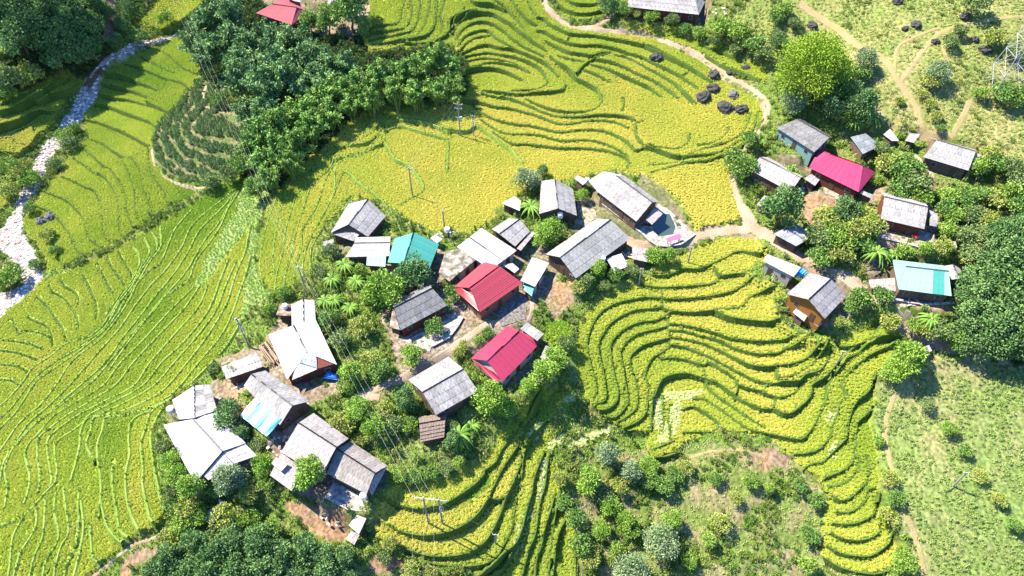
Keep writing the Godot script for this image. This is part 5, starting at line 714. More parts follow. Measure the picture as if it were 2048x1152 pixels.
	["shrub", 8, 50, -25.2, 2.73, "low green shrub left of the grey roof beside the path, third from the left"],
	["shrub", 8, 48.4, -24.7, 2.45, "low green shrub left of the grey roof beside the path, second from the left"],
	["shrub", 8, 52.4, -33.5, 2.26, "low green shrub above the grey roof beside the path"],
	["shrub", 8, 55.6, -24.6, 2.2, "low green shrub at the grey roof beside the path"],
	["shrub", 8, 58.8, -23.2, 2.47, "low green shrub right of the grey roof beside the path, the left one"],
	["shrub", 8, 60.7, -21.9, 1.64, "low green shrub right of the grey roof beside the path, the right one"],
	["shrub", 8, 63, -9.1, 3.41, "low green shrub right of the low blue grey roof, third from the left"],
	["shrub", 8, 68.4, -8.3, 2.9, "low green shrub left of the grey tiled house with the yard, first from the left"],
	["shrub", 8, 60.1, -4.7, 3.34, "low green shrub right of the low blue grey roof, first from the left"],
	["shrub", 8, 62.7, -4.2, 3.34, "low green shrub right of the low blue grey roof, fourth from the left"],
	["shrub", 8, 65.7, -5, 3.11, "low green shrub right of the low blue grey roof, sixth from the left"],
	["shrub", 8, 59.5, -1.1, 2.78, "low green shrub right of the low blue grey roof, second from the left"],
	["shrub", 8, 63, -1, 2.79, "low green shrub right of the low blue grey roof, fifth from the left"],
	["shrub", 8, 67.1, -2.7, 2.57, "low green shrub left of the grey tiled house with the yard, second from the left"],
	["shrub", 8, 69.5, -5.2, 2.61, "low green shrub left of the grey tiled house with the yard, third from the left"],
	["shrub", 8, 77.8, -22.1, 2.83, "low green shrub right of the magenta roof, third from the left"],
	["shrub", 8, 79.6, -19.1, 3.67, "low green shrub left of the upper grey roof on the hillside"],
	["shrub", 8, 80.7, -16.3, 3.65, "low green shrub above the grey tiled house with the yard, second from the left"],
	["shrub", 8, 77.6, -14.6, 3.04, "low green shrub above the grey tiled house with the yard, first from the left"],
	["shrub", 8, 80.9, -13, 2.77, "low green shrub above the grey tiled house with the yard, third from the left"],
	["shrub", 8, 75.7, -19.9, 1.67, "low green shrub right of the magenta roof, first from the left"],
	["shrub", 8, 77.5, -25.9, 2, "low green shrub right of the magenta roof, second from the left"],
	["shrub", 8, 74.7, -0.6, 2.08, "low green shrub above the long teal and mint roof, first from the left"],
	["shrub", 8, 78.4, -0.2, 1.84, "low green shrub above the long teal and mint roof, second from the left"],
	["shrub", 8, 81.4, -0.7, 1.86, "low green shrub above the long teal and mint roof, third from the left"],
	["shrub", 8, 64.9, 8.1, 2.48, "low green shrub right of the orange timber house, the right one"],
	["shrub", 8, 63.6, 8.7, 1.97, "low green shrub right of the orange timber house, the left one"],
	["shrub", 8, 68.5, 8.3, 2, "low green shrub left of the long teal and mint roof"],
	["shrub", 8, 77.8, 14.3, 2.54, "low green shrub above the dirt path on the right, the right one"],
	["shrub", 8, 79.4, 15.3, 2.55, "low green shrub right of the dirt path on the right, the left one"],
	["shrub", 8, 75.4, 14.1, 2.02, "low green shrub above the dirt path on the right, the left one"],
	["shrub", 8, 81, 16.7, 2.31, "low green shrub right of the dirt path on the right, the right one"],
	["shrub", 8, 69.6, 11.9, 1.99, "low green shrub below the long teal and mint roof"],
	["shrub", 8, 73.9, 12.9, 1.76, "low green shrub left of the dirt path on the right, the left one"],
	["shrub", 8, 60.7, 11.5, 1.46, "low green shrub below the orange timber house"],
	["shrub", 8, 73, 17.6, 2.24, "low green shrub left of the dirt path on the right, the right one"],
	["shrub", 8, 55.2, -65.5, 3.54, "low green shrub above the black boulders, third from the left"],
	["shrub", 8, 52.2, -68.3, 3.24, "low green shrub right of the large white roof at the top, the right one"],
	["shrub", 8, 58.1, -61.8, 3.18, "low green shrub left of the big yellow green tree, first from the left"],
	["shrub", 8, 59.9, -58.4, 2.83, "low green shrub left of the big yellow green tree, second from the left"],
	["shrub", 8, 54.1, -63, 1.9, "low green shrub above the black boulders, second from the left"],
	["shrub", 8, 46.8, -70.6, 2.28, "low green shrub right of the large white roof at the top, the left one"],
	["shrub", 8, 43.6, -73, 1.97, "low green shrub below the large white roof at the top, third from the left"],
	["shrub", 8, 40.3, -75.2, 1.98, "low green shrub below the large white roof at the top, second from the left"],
	["shrub", 8, 35.5, -77.2, 1.99, "low green shrub below the large white roof at the top, first from the left"],
	["shrub", 8, 31.8, -78.6, 1.66, "low green shrub left of the large white roof at the top, third from the left"],
	["shrub", 8, 29.2, -79, 2, "low green shrub left of the large white roof at the top, second from the left"],
	["shrub", 8, 50, -66.8, 1.92, "low green shrub above the black boulders, first from the left"],
	["shrub", 8, 28.1, -82.1, 2.36, "low green shrub left of the large white roof at the top, first from the left"],
	["shrub", 8, 15.9, 38.6, 1.98, "low green shrub left of the bottom gully, fourth from the left"],
	["shrub", 8, 20.5, 43.7, 1.99, "low green shrub below the bottom gully, fourth from the left"],
	["shrub", 8, 28.9, 35.4, 1.79, "low green shrub right of the bottom gully, third from the left"],
	["shrub", 8, 27, 37, 2.01, "low green shrub right of the bottom gully, second from the left"],
	["shrub", 8, 30.8, 34.7, 1.57, "low green shrub right of the bottom gully, fourth from the left"],
	["shrub", 8, 9.2, 40, 1.73, "low green shrub left of the bottom gully, second from the left"],
	["shrub", 8, 8.4, 36.9, 1.51, "low green shrub left of the bottom gully, first from the left"],
	["shrub", 8, 10.9, 42.8, 1.95, "low green shrub left of the bottom gully, third from the left"],
	["shrub", 8, 11.6, 46.5, 2.18, "low green shrub below the bottom gully, first from the left"],
	["shrub", 8, 13.3, 48.4, 1.97, "low green shrub below the bottom gully, second from the left"],
	["shrub", 8, 35.8, 43.7, 2.02, "low green shrub left of the bushy lower slope"],
	["shrub", 8, 34, 45.7, 1.79, "low green shrub below the bushy lower slope, the right one"],
	["shrub", 8, 41.7, 36.9, 1.59, "low green shrub above the bushy lower slope, third from the left"],
	["shrub", 8, 45, 38.4, 1.37, "low green shrub right of the bushy lower slope, the left one"],
	["shrub", 8, 38.8, 39.8, 1.35, "low green shrub above the bushy lower slope, second from the left"],
	["shrub", 8, 35.7, 36.6, 1.35, "low green shrub above the bushy lower slope, first from the left"],
	["shrub", 8, 50.3, 37.7, 1.62, "low green shrub right of the bushy lower slope, the right one"],
	["shrub", 8, 52.5, 40.1, 1.63, "low green shrub left of the bottom right terraces, the right one"],
	["shrub", 8, 50.8, 45.4, 1.85, "low green shrub left of the bottom right terraces, the left one"],
	["shrub", 8, 49.8, 49.7, 1.85, "low green shrub below the bottom right terraces"],
	["shrub", 8, 64.7, 41.4, 1.65, "low green shrub right of the bottom right terraces, second from the left"],
	["shrub", 8, 64.3, 38.1, 1.66, "low green shrub above the bottom right terraces"],
	["shrub", 8, 63.8, 43.6, 1.88, "low green shrub right of the bottom right terraces, first from the left"],
	["shrub", 8, 64.5, 50.9, 2.13, "low green shrub right of the bottom right terraces, third from the left"],
	["shrub", 8, 64.9, 31.2, 1.44, "low green shrub left of the crop slope"],
	["shrub", 8, 73.7, 26.1, 1.48, "low green shrub below the dirt path on the right"],
	["shrub", 8, 76.3, 30.6, 1.48, "low green shrub above the crop slope, the left one"],
	["shrub", 8, 77.8, 34.1, 1.48, "low green shrub above the crop slope, the right one"],
	["shrub", 8, 79, 38.3, 1.48, "low green shrub right of the crop slope, the left one"],
	["shrub", 8, 81.1, 42.2, 1.48, "low green shrub right of the crop slope, the right one"],
	["shrub", 8, 82.5, 46, 1.49, "low green shrub below the crop slope"],
	["shrub", 8, 24.5, 36.1, 2, "low green shrub right of the bottom gully, first from the left"],
	["shrub", 8, 19.1, 36.9, 1.77, "low green shrub above the bottom gully"],
	["shrub", 8, 17.8, 46.7, 1.77, "low green shrub below the bottom gully, third from the left"],
	["shrub", 8, 30.5, 48.4, 1.57, "low green shrub below the bushy lower slope, the left one"],
	["round_tree", 7, 17.1, 40.3, 2.2, "rounded fresh green tree left of the bottom gully, the right one"],
	["round_tree", 7, 19.7, 42.4, 1.99, "rounded fresh green tree below the bottom gully, the right one"],
	["round_tree", 7, 24.6, 33.8, 2.01, "rounded fresh green tree above the bottom gully"],
	["round_tree", 7, 15.2, 44.1, 1.98, "rounded fresh green tree below the bottom gully, the left one"],
	["round_tree", 7, 27.8, 42.6, 2.01, "rounded fresh green tree right of the bottom gully"],
	["dark_tree", 3, -54.9, 51.2, 2.96, "dark green tree right of the bare soil patch bottom left, first from the left"],
	["dark_tree", 3, -51, 49.3, 2.91, "dark green tree right of the bare soil patch bottom left, third from the left"],
	["dark_tree", 3, -47.4, 50.2, 3.09, "dark green tree right of the bare soil patch bottom left, fifth from the left"],
	["dark_tree", 3, -44.4, 48.9, 2.84, "dark green tree right of the bare soil patch bottom left, sixth from the left"],
	["dark_tree", 3, -40, 49.8, 3.23, "dark green tree right of the bare soil patch bottom left, eighth from the left"],
	["dark_tree", 3, -36.5, 52, 3.41, "dark green tree right of the bare soil patch bottom left, tenth from the left"],
	["dark_tree", 3, -32.7, 50.7, 3.16, "dark green bushy tree below the house with the concrete yard, second from the left"],
	["dark_tree", 3, -29.3, 52.8, 3.35, "dark green bushy tree below the house with the concrete yard, third from the left"],
	["dark_tree", 3, -26.4, 51.9, 2.49, "dark green bushy tree left of the twin pole power line, the left one"],
	["dark_tree", 3, -42.8, 53.2, 3.48, "dark green tree right of the bare soil patch bottom left, seventh from the left"],
	["dark_tree", 3, -38, 53.9, 3.22, "dark green tree right of the bare soil patch bottom left, ninth from the left"],
	["dark_tree", 3, -47.7, 53.4, 3.55, "dark green tree right of the bare soil patch bottom left, fourth from the left"],
	["dark_tree", 3, -51.9, 53.4, 3.15, "dark green tree right of the bare soil patch bottom left, second from the left"],
	["dark_tree", 3, -33.2, 54, 3.17, "dark green bushy tree below the house with the concrete yard, first from the left"],
	["dark_tree", 3, -56.5, 52.7, 2.52, "dark green bushy tree below the bare soil patch at the bottom left"],
	["dark_tree", 3, -25.4, 53.9, 2.28, "dark green bushy tree left of the twin pole power line, the right one"],
	["shrub", 8, -46.7, 45.7, 2.41, "low green shrub right of the bare soil patch bottom left, fourth from the left"],
	["shrub", 8, -51.3, 44.7, 2.01, "low green shrub right of the bare soil patch bottom left, third from the left"],
	["shrub", 8, -53.5, 46.1, 2.48, "low green shrub right of the bare soil patch bottom left, second from the left"],
	["shrub", 8, -55.8, 43, 2.04, "low green shrub above the bare soil patch at the bottom left, the left one"],
	["shrub", 8, -53.1, 43.4, 2.25, "low green shrub above the bare soil patch at the bottom left, the right one"],
	["shrub", 8, -42.7, 45.7, 1.95, "low green shrub below the large weathered farmhouse, first from the left"],
	["shrub", 8, -39.1, 47.3, 2.14, "low green shrub below the large weathered farmhouse, second from the left"],
	["shrub", 8, -43.1, 42.1, 1.73, "low green shrub below the long white farmhouse, third from the left"],
	["shrub", 8, -20.3, 51.5, 1.44, "low green shrub below the twin pole power line, first from the left"],
	["shrub", 8, -16.2, 53, 1.65, "low green shrub below the twin pole power line, second from the left"],
	["shrub", 8, -13.1, 53.1, 1.44, "low green shrub below the twin pole power line, third from the left"],
	["shrub", 8, -19.6, 49.1, 1.44, "low green shrub left of the twin pole power line"],
	["shrub", 8, -56, 47.6, 2.05, "low green shrub right of the bare soil patch bottom left, first from the left"],
	["shrub", 8, -45.7, 0.4, 1.77, "low green shrub above the white roof by the power pole, third from the left"],
	["shrub", 8, -48, 4.1, 1.75, "low green shrub above the white roof by the power pole, first from the left"],
	["shrub", 8, -48.5, 0.1, 1.53, "low green shrub above the white roof by the power pole, second from the left"],
	["shrub", 8, -50.8, 19.5, 1.9, "low green shrub left of the blue tarpaulin house, the right one"],
	["shrub", 8, -55.3, 17.9, 1.45, "low green shrub left of the blue tarpaulin house, the left one"],
	["shrub", 8, -39.5, -5.1, 1.78, "low green shrub below the grey farmhouse at the golden terraces, the left one"],
	["shrub", 8, -37.7, -10.3, 2.08, "low green shrub below the grey farmhouse at the golden terraces, the right one"],
	["shrub", 8, -59.6, 34.1, 1.63, "low green shrub left of the long white farmhouse, the left one"],
	["shrub", 8, -56.7, 40.9, 1.82, "low green shrub below the long white farmhouse, first from the left"],
	["shrub", 8, -74.3, -40.9, 2.59, "low green shrub below the dark mound, the left one"],
	["shrub", 8, -69.3, -42, 2.89, "low green shrub below the dark mound, the right one"],
	["shrub", 8, -67.2, -44.6, 3.22, "low green shrub right of the dark mound, the left one"],
	["shrub", 8, -67.1, -49.9, 2.95, "low green shrub right of the dark mound, the right one"],
	["shrub", 8, -79, -71, 2.53, "low green shrub above the dark mound"],
	["shrub", 8, 76.5, -44.8, 2.43, "low green shrub left of the grassy hillside"],
	["shrub", 8, 89.6, -38.8, 2.13, "low green shrub right of the grassy hillside, second from the left"],
	["shrub", 8, 95.2, -48, 1.9, "low green shrub right of the grassy hillside, third from the left"],
	["shrub", 8, 97.9, -50.8, 1.93, "low green shrub above the steel pylon, first from the left"],
	["shrub", 8, 101.7, -55.7, 3.33, "low green shrub above the steel pylon, second from the left"],
	["shrub", 8, 103.7, -46.7, 2.59, "low green shrub above the steel pylon, third from the left"],
	["shrub", 8, 107, -43, 2.26, "low green shrub above the steel pylon, fourth from the left"],
	["shrub", 8, 102.2, -33.3, 3.11, "low green shrub below the steel pylon"],
	["shrub", 8, 104.7, -31.8, 2.8, "low green shrub right of the steel pylon"],
	["shrub", 8, 98.2, -34.9, 1.84, "low green shrub left of the steel pylon"],
	["shrub", 8, 65.7, -69, 2.29, "low green shrub above the big yellow green tree, second from the left"],
	["shrub", 8, 63.4, -67.4, 2.27, "low green shrub above the big yellow green tree, first from the left"],
	["shrub", 8, 67.5, -64.9, 1.94, "low green shrub above the big yellow green tree, third from the left"],
	["shrub", 8, 63.3, -62.2, 2.23, "low green shrub left of the big yellow green tree, third from the left"],
	["shrub", 8, 88.5, -34.4, 1.49, "low green shrub below the grassy hillside, the right one"],
	["shrub", 8, 88.9, -31.6, 1.48, "low green shrub above the upper grey roof on the hillside, the left one"],
	["shrub", 8, 89.6, -29.4, 1.18, "low green shrub above the upper grey roof on the hillside, the right one"],
	["shrub", 8, 87.6, -37, 1.2, "low green shrub right of the grassy hillside, first from the left"],
	["shrub", 8, 83.1, -36.7, 1.19, "low green shrub below the grassy hillside, the left one"],
	["shrub", 8, 71.8, -35.2, 2.62, "low green shrub right of the house with turquoise walls"],
	["shrub", 8, 86.6, -12.6, 2.52, "low green shrub right of the grey tiled house with the yard, second from the left"],
	["shrub", 8, 89, -11.2, 2.53, "low green shrub below the upper grey roof on the hillside, first from the left"],
	["shrub", 8, 92, -12, 2.55, "low green shrub below the upper grey roof on the hillside, second from the left"],
	["shrub", 8, 94.3, -10.6, 2.56, "low green shrub below the upper grey roof on the hillside, third from the left"],
	["shrub", 8, 97.1, -11.2, 2.58, "low green shrub right of the upper grey roof on the hillside, fifth from the left"],
	["shrub", 8, 86.1, -8, 2.48, "low green shrub right of the grey tiled house with the yard, fourth from the left"],
	["shrub", 8, 89.4, -7.8, 2.5, "low green shrub right of the grey tiled house with the yard, sixth from the left"],
	["shrub", 8, 91.8, -6.5, 2.51, "low green shrub right of the grey tiled house with the yard, eighth from the left"],
	["shrub", 8, 84.2, -4.7, 2.44, "low green shrub right of the grey tiled house with the yard, third from the left"],
	["shrub", 8, 86.3, -3.6, 2.45, "low green shrub right of the grey tiled house with the yard, fifth from the left"],
	["shrub", 8, 84.8, -9.4, 2.2, "low green shrub right of the grey tiled house with the yard, first from the left"],
	["shrub", 8, 98, -7.9, 2.56, "low green shrub right of the upper grey roof on the hillside, seventh from the left"],
	["shrub", 8, 93.6, -17.6, 2.6, "low green shrub right of the upper grey roof on the hillside, first from the left"],
	["shrub", 8, 96.3, -18.1, 2.62, "low green shrub right of the upper grey roof on the hillside, third from the left"],
	["shrub", 8, 98.3, -15.8, 2.62, "low green shrub right of the upper grey roof on the hillside, fourth from the left"],
	["shrub", 8, 99.5, -13.9, 2.61, "low green shrub right of the upper grey roof on the hillside, sixth from the left"],
	["shrub", 8, 96.3, -20.6, 2.35, "low green shrub right of the upper grey roof on the hillside, second from the left"],
	["shrub", 8, 89.6, -3.6, 2.48, "low green shrub right of the grey tiled house with the yard, seventh from the left"],
	["shrub", 8, 86.6, 0.5, 2.43, "low green shrub right of the long teal and mint roof"],
]
const BOULDERS := [
	[36.2, -67.1, 1.48, 0, "black boulder alone among the upper terraces"],
	[49.2, -59.1, 1.45, 0, "brown topped boulder at the path above the boulder cluster"],
	[48.3, -54.6, 1.42, 0, "upper boulder of the touching pair in the upper terraces"],
	[45.7, -51.9, 1.79, 0, "lower boulder of the touching pair in the upper terraces"],
	[49.9, -47.3, 1.76, 0, "roundest black boulder in the upper terraces"],
	[53.3, -46, 1.38, 0, "rightmost black boulder of the cluster in the upper terraces"],
	[52.4, -51.5, 1.28, 1, "pale flat boulder behind the round black boulder"],
	[56, -58.1, 0.92, 0, "small black boulder beside the upper path"],
	[52.6, -58.4, 0.79, 0, "dark stone lying against the upper path"],
	[71.6, -64.6, 1.09, 0, "dark rock near the worn track on the upper hillside"],
	[88.6, -55.4, 0.68, 0, "left one of two dark rocks on the grassy hillside"],
	[90.8, -55.6, 1.09, 0, "right one of two dark rocks on the grassy hillside"],
	[93.5, -50.3, 0.81, 0, "dark rock at the junction of hillside trails"],
	[100.9, -55.9, 1.11, 0, "dark rock on the orange track at the top right"],
	[88.9, -63.7, 1.12, 0, "dark rock at the top edge of the hillside"],
	[-120.2, -38.5, 1.23, 1, "grey rock at the left corner of the stream paddies"],
	[-118.5, -40, 1.38, 1, "flat grey rock inside the stream paddies"],
	[79.3, -52.4, 0.79, 0, "dark rock above the hillside bushes"],
	[101.1, -49.2, 0.82, 0, "grey rock below the orange track"],
	[102.4, -46.3, 1.22, 0, "dark rocks under the leaning pole on the hillside"],
]
var height := PackedFloat32Array()
var zone := PackedByteArray()
var field := PackedByteArray()
var shut_x := PackedByteArray()
var shut_z := PackedByteArray()
var free := PackedByteArray()
var paddy_id := PackedInt32Array()
const BANK_WIDTH := [0.20, 0.22, 0.48, 0.30, 0.20, 0.22, 0.20, 0.22, 0.22]
var used := {}
var mats := {}
var noise := FastNoiseLite.new()
var fine := FastNoiseLite.new()
var rng := RandomNumberGenerator.new()
var field_nodes := []

# ---------------------------------------------------------------- helpers
func numbered(called: String) -> String:
	if not used.has(called):
		used[called] = 0
		return called
	used[called] += 1
	return "%s_%03d" % [called, used[called]]

func tag(o: Node, label: String, category: String, group := "") -> void:
	o.set_meta("label", label)
	if category != "":
		o.set_meta("category", category)
	if group != "":
		o.set_meta("group", group)

func thing(called: String, label: String, category: String, at := Vector3.ZERO, group := "") -> Node3D:
	var o := Node3D.new()
	o.name = numbered(called)
	add_child(o)
	o.position = at
	tag(o, label, category, group)
	return o

func structure(called: String, label: String) -> Node3D:
	var o := Node3D.new()
	o.name = numbered(called)
	add_child(o)
	o.set_meta("kind", "structure")
	o.set_meta("label", label)
	return o

func part(called: String, mesh: Mesh, m: Material, parent: Node) -> MeshInstance3D:
	var o := MeshInstance3D.new()
	o.name = called
	o.mesh = mesh
	o.material_override = m
	parent.add_child(o, true)
	return o

func lin(r: float, g: float, b: float) -> Color:
	return Color(r, g, b).linear_to_srgb()

func tri_noise(freq: float, low: float, seed_: int, octaves := 4) -> NoiseTexture2D:
	var n := FastNoiseLite.new()
	n.noise_type = FastNoiseLite.TYPE_SIMPLEX_SMOOTH
	n.frequency = freq
	n.fractal_octaves = octaves
	n.seed = seed_
	var t := NoiseTexture2D.new()
	t.width = 512
	t.height = 512
	t.seamless = true
	t.noise = n
	var g := Gradient.new()
	g.set_color(0, Color(low, low, low))
	g.set_color(1, Color(1, 1, 1))
	t.color_ramp = g
	return t

func plain_mat(key: String, c: Color, rough := 0.9, tex: Texture2D = null, scale := 0.2, metal := 0.0) -> StandardMaterial3D:
	if mats.has(key):
		return mats[key]
	var m := StandardMaterial3D.new()
	m.albedo_color = c
	m.roughness = rough
	m.metallic = metal
	m.metallic_specular = 0.3
	if tex:
		m.albedo_texture = tex
		m.uv1_triplanar = true
		m.uv1_world_triplanar = true
		m.uv1_scale = Vector3.ONE * scale
	mats[key] = m
	return m

func vertex_mat(key: String, rough := 0.9, back := Color(0, 0, 0), tex: Texture2D = null, scale := 0.2) -> StandardMaterial3D:
	if mats.has(key):
		return mats[key]
	var m := StandardMaterial3D.new()
	m.vertex_color_use_as_albedo = true
	m.roughness = rough
	m.metallic_specular = 0.25
	m.cull_mode = BaseMaterial3D.CULL_DISABLED
	if back.r + back.g + back.b > 0:
		m.backlight_enabled = true
		m.backlight = back
	if tex:
		m.albedo_texture = tex
		m.uv1_triplanar = true
		m.uv1_world_triplanar = true
		m.uv1_scale = Vector3.ONE * scale
	mats[key] = m
	return m

class Builder:
	var v := PackedVector3Array()
	var n := PackedVector3Array()
	var c := PackedColorArray()
	var uv := PackedVector2Array()
	var ix := PackedInt32Array()
	func quad(a: Vector3, b: Vector3, cc: Vector3, d: Vector3, col := Color.WHITE, w := 1.0, h := 1.0) -> void:
		var nn := (cc - a).cross(b - a)
		if nn.length_squared() < 1e-12:
			nn = (d - a).cross(cc - a)
		nn = nn.normalized()
		var k := v.size()
		v.append_array(PackedVector3Array([a, b, cc, d]))
		n.append_array(PackedVector3Array([nn, nn, nn, nn]))
		c.append_array(PackedColorArray([col, col, col, col]))
		uv.append_array(PackedVector2Array([Vector2(0, 0), Vector2(w, 0), Vector2(w, h), Vector2(0, h)]))
		ix.append_array(PackedInt32Array([k, k + 1, k + 2, k, k + 2, k + 3]))
	func tri(a: Vector3, b: Vector3, cc: Vector3, col := Color.WHITE) -> void:
		var nn := (cc - a).cross(b - a).normalized()
		var k := v.size()
		v.append_array(PackedVector3Array([a, b, cc]))
		n.append_array(PackedVector3Array([nn, nn, nn]))
		c.append_array(PackedColorArray([col, col, col]))
		uv.append_array(PackedVector2Array([Vector2(0, 0), Vector2(1, 0), Vector2(1, 1)]))
		ix.append_array(PackedInt32Array([k, k + 1, k + 2]))
	# a solid between a top loop and the same loop lower down; loops run clockwise seen from above
	func solid(top: PackedVector3Array, bottom: PackedVector3Array, col := Color.WHITE) -> void:
		var m := top.size()
		for i in m:
			var j := (i + 1) % m
			quad(top[j], top[i], bottom[i], bottom[j], col, top[i].distance_to(top[j]), top[i].distance_to(bottom[i]))
		for i in range(1, m - 1):
			tri(top[0], top[i], top[i + 1], col)
			tri(bottom[0], bottom[i + 1], bottom[i], col)
	func box(center: Vector3, half: Vector3, col := Color.WHITE, basis := Basis.IDENTITY) -> void:
		var p := []
		for s in [[-1, -1], [1, -1], [1, 1], [-1, 1]]:
			p.append(Vector2(s[0], s[1]))
		var t := PackedVector3Array()
		var b := PackedVector3Array()
		for q in p:
			t.append(center + basis * Vector3(q.x * half.x, half.y, q.y * half.z))
			b.append(center + basis * Vector3(q.x * half.x, -half.y, q.y * half.z))
		solid(t, b, col)
	func tube(a: Vector3, b: Vector3, r0: float, r1: float, sides := 6, col := Color.WHITE) -> void:
		var d := (b - a).normalized()
		var x := d.cross(Vector3.UP if absf(d.y) < 0.9 else Vector3.RIGHT).normalized()
		var y := d.cross(x)
		for i in sides:
			var p := TAU * i / sides
			var q := TAU * (i + 1) / sides
			var u := x * cos(p) + y * sin(p)
			var w := x * cos(q) + y * sin(q)
			quad(a + u * r0, a + w * r0, b + w * r1, b + u * r1, col)
			tri(b, b + u * r1, b + w * r1, col)
	func mesh() -> ArrayMesh:
		var m := ArrayMesh.new()
		if v.is_empty():
			return m
		var a := []
		a.resize(Mesh.ARRAY_MAX)
		a[Mesh.ARRAY_VERTEX] = v
		a[Mesh.ARRAY_NORMAL] = n
		a[Mesh.ARRAY_COLOR] = c
		a[Mesh.ARRAY_TEX_UV] = uv
		a[Mesh.ARRAY_INDEX] = ix
		m.add_surface_from_arrays(Mesh.PRIMITIVE_TRIANGLES, a)
		return m

# ---------------------------------------------------------------- ground survey
func cubic(a: float, b: float, c: float, d: float, t: float) -> float:
	return 0.5 * (2.0 * b + (c - a) * t + (2.0 * a - 5.0 * b + 4.0 * c - d) * t * t + (3.0 * b - a - 3.0 * c + d) * t * t * t)

func base_rows() -> Array:
	var rows := []
	for j in BASE_NZ:
		var r := PackedFloat32Array()
		r.resize(NX)
		for i in NX:
			var u: float = clampf((GX0 + i * CELL - BASE_X) / BASE_STEP, 1.0, BASE_NX - 2.001)
			var k := int(u)
			var o: int = j * BASE_NX + k
			r[i] = cubic(BASE[o - 1], BASE[o], BASE[o + 1], BASE[o + 2], u - k)
		rows.append(r)
	return rows

func ground(x: float, z: float) -> float:
	var u := clampf((x - GX0) / CELL, 0.0, NX - 1.001)
	var w := clampf((z - GZ0) / CELL, 0.0, NZ - 1.001)
	var i := int(u)
	var j := int(w)
	var k := j * NX + i
	u -= i
	w -= j
	return lerpf(lerpf(height[k], height[k + 1], u), lerpf(height[k + NX], height[k + NX + 1], u), w)

func zone_at(x: float, z: float) -> int:
	var i := clampi(roundi((x - GX0) / CELL), 0, NX - 1)
	var j := clampi(roundi((z - GZ0) / CELL), 0, NZ - 1)
	return zone[j * NX + i]

func paint(poly: Array, code: int, what: PackedByteArray) -> void:
	var n := poly.size() / 2
	for j in NZ:
		var z := GZ0 + j * CELL
		var xs := []
		for a in n:
			var b := (a + 1) % n
			var za: float = poly[a * 2 + 1]
			var zb: float = poly[b * 2 + 1]
			if (za > z) != (zb > z):
				xs.append(poly[a * 2] + (z - za) / (zb - za) * (poly[b * 2] - poly[a * 2]))
		xs.sort()
		for k in range(0, xs.size() - 1, 2):
			for i in range(maxi(0, ceili((xs[k] - GX0) / CELL)), mini(NX - 1, floori((xs[k + 1] - GX0) / CELL)) + 1):
				what[j * NX + i] = code

func smooth_line(flat: Array, step := 1.0) -> PackedVector2Array:
	var pts := PackedVector2Array()
	for i in range(0, flat.size(), 2):
		pts.append(Vector2(flat[i], flat[i + 1]))
	var out := PackedVector2Array()
	var n := pts.size()
	for i in n - 1:
		var a := pts[maxi(i - 1, 0)]
		var b := pts[i]
		var c := pts[i + 1]
		var d := pts[mini(i + 2, n - 1)]
		var m := maxi(1, roundi(b.distance_to(c) / step))
		for k in m:
			var t := float(k) / m
			out.append(b.cubic_interpolate(c, a, d, t))
	out.append(pts[n - 1])
	return out

func shut_line(line: PackedVector2Array) -> void:
	for s in line.size() - 1:
		var a := (line[s] - Vector2(GX0, GZ0)) / CELL
		var b := (line[s + 1] - Vector2(GX0, GZ0)) / CELL
		for i in range(ceili(minf(a.x, b.x)), floori(maxf(a.x, b.x)) + 1):
			var j := floori(lerpf(a.y, b.y, (i - a.x) / (b.x - a.x) if b.x != a.x else 0.5))
			if i >= 0 and i < NX and j >= 0 and j < NZ - 1:
				shut_z[j * NX + i] = 1
		for j in range(ceili(minf(a.y, b.y)), floori(maxf(a.y, b.y)) + 1):
			var i := floori(lerpf(a.x, b.x, (j - a.y) / (b.y - a.y) if b.y != a.y else 0.5))
			if i >= 0 and i < NX - 1 and j >= 0 and j < NZ:
				shut_x[j * NX + i] = 1

var seg_a := PackedVector2Array()
var seg_b := PackedVector2Array()
var seg_at := {}
var place := PackedVector2Array()

func store_line(line: PackedVector2Array) -> void:
	for s in line.size() - 1:
		var i := seg_a.size()
		seg_a.append(line[s])
		seg_b.append(line[s + 1])
		var lo := line[s].min(line[s + 1])
		var hi := line[s].max(line[s + 1])
		for u in range(floori(lo.x / 1.3), floori(hi.x / 1.3) + 1):
			for w in range(floori(lo.y / 1.3), floori(hi.y / 1.3) + 1):
				var key := Vector2i(u, w)
				if not seg_at.has(key):
					seg_at[key] = PackedInt32Array()
				seg_at[key].append(i)

func bank_near(p: Vector2) -> Vector2:
	var best := Vector2(1e9, 1e9)
	var bd := 1e9
	for u in range(floori(p.x / 1.3) - 1, floori(p.x / 1.3) + 2):
		for w in range(floori(p.y / 1.3) - 1, floori(p.y / 1.3) + 2):
			if seg_at.has(Vector2i(u, w)):
				for i in seg_at[Vector2i(u, w)]:
					var q := Geometry2D.get_closest_point_to_segment(p, seg_a[i], seg_b[i])
					var d := p.distance_squared_to(q)
					if d < bd:
						bd = d
						best = q
	return best

func crosses_bank(a: Vector2, b: Vector2) -> bool:
	for u in range(floori(minf(a.x, b.x) / 1.3), floori(maxf(a.x, b.x) / 1.3) + 1):
		for w in range(floori(minf(a.y, b.y) / 1.3), floori(maxf(a.y, b.y) / 1.3) + 1):
			if seg_at.has(Vector2i(u, w)):
				for i in seg_at[Vector2i(u, w)]:
					if Geometry2D.segment_intersects_segment(a, b, seg_a[i], seg_b[i]) != null:
						return true
	return false

func is_rice(k: int) -> bool:
	var q := zone[k]
	return q == RICE or q == PALE or q == GREEN

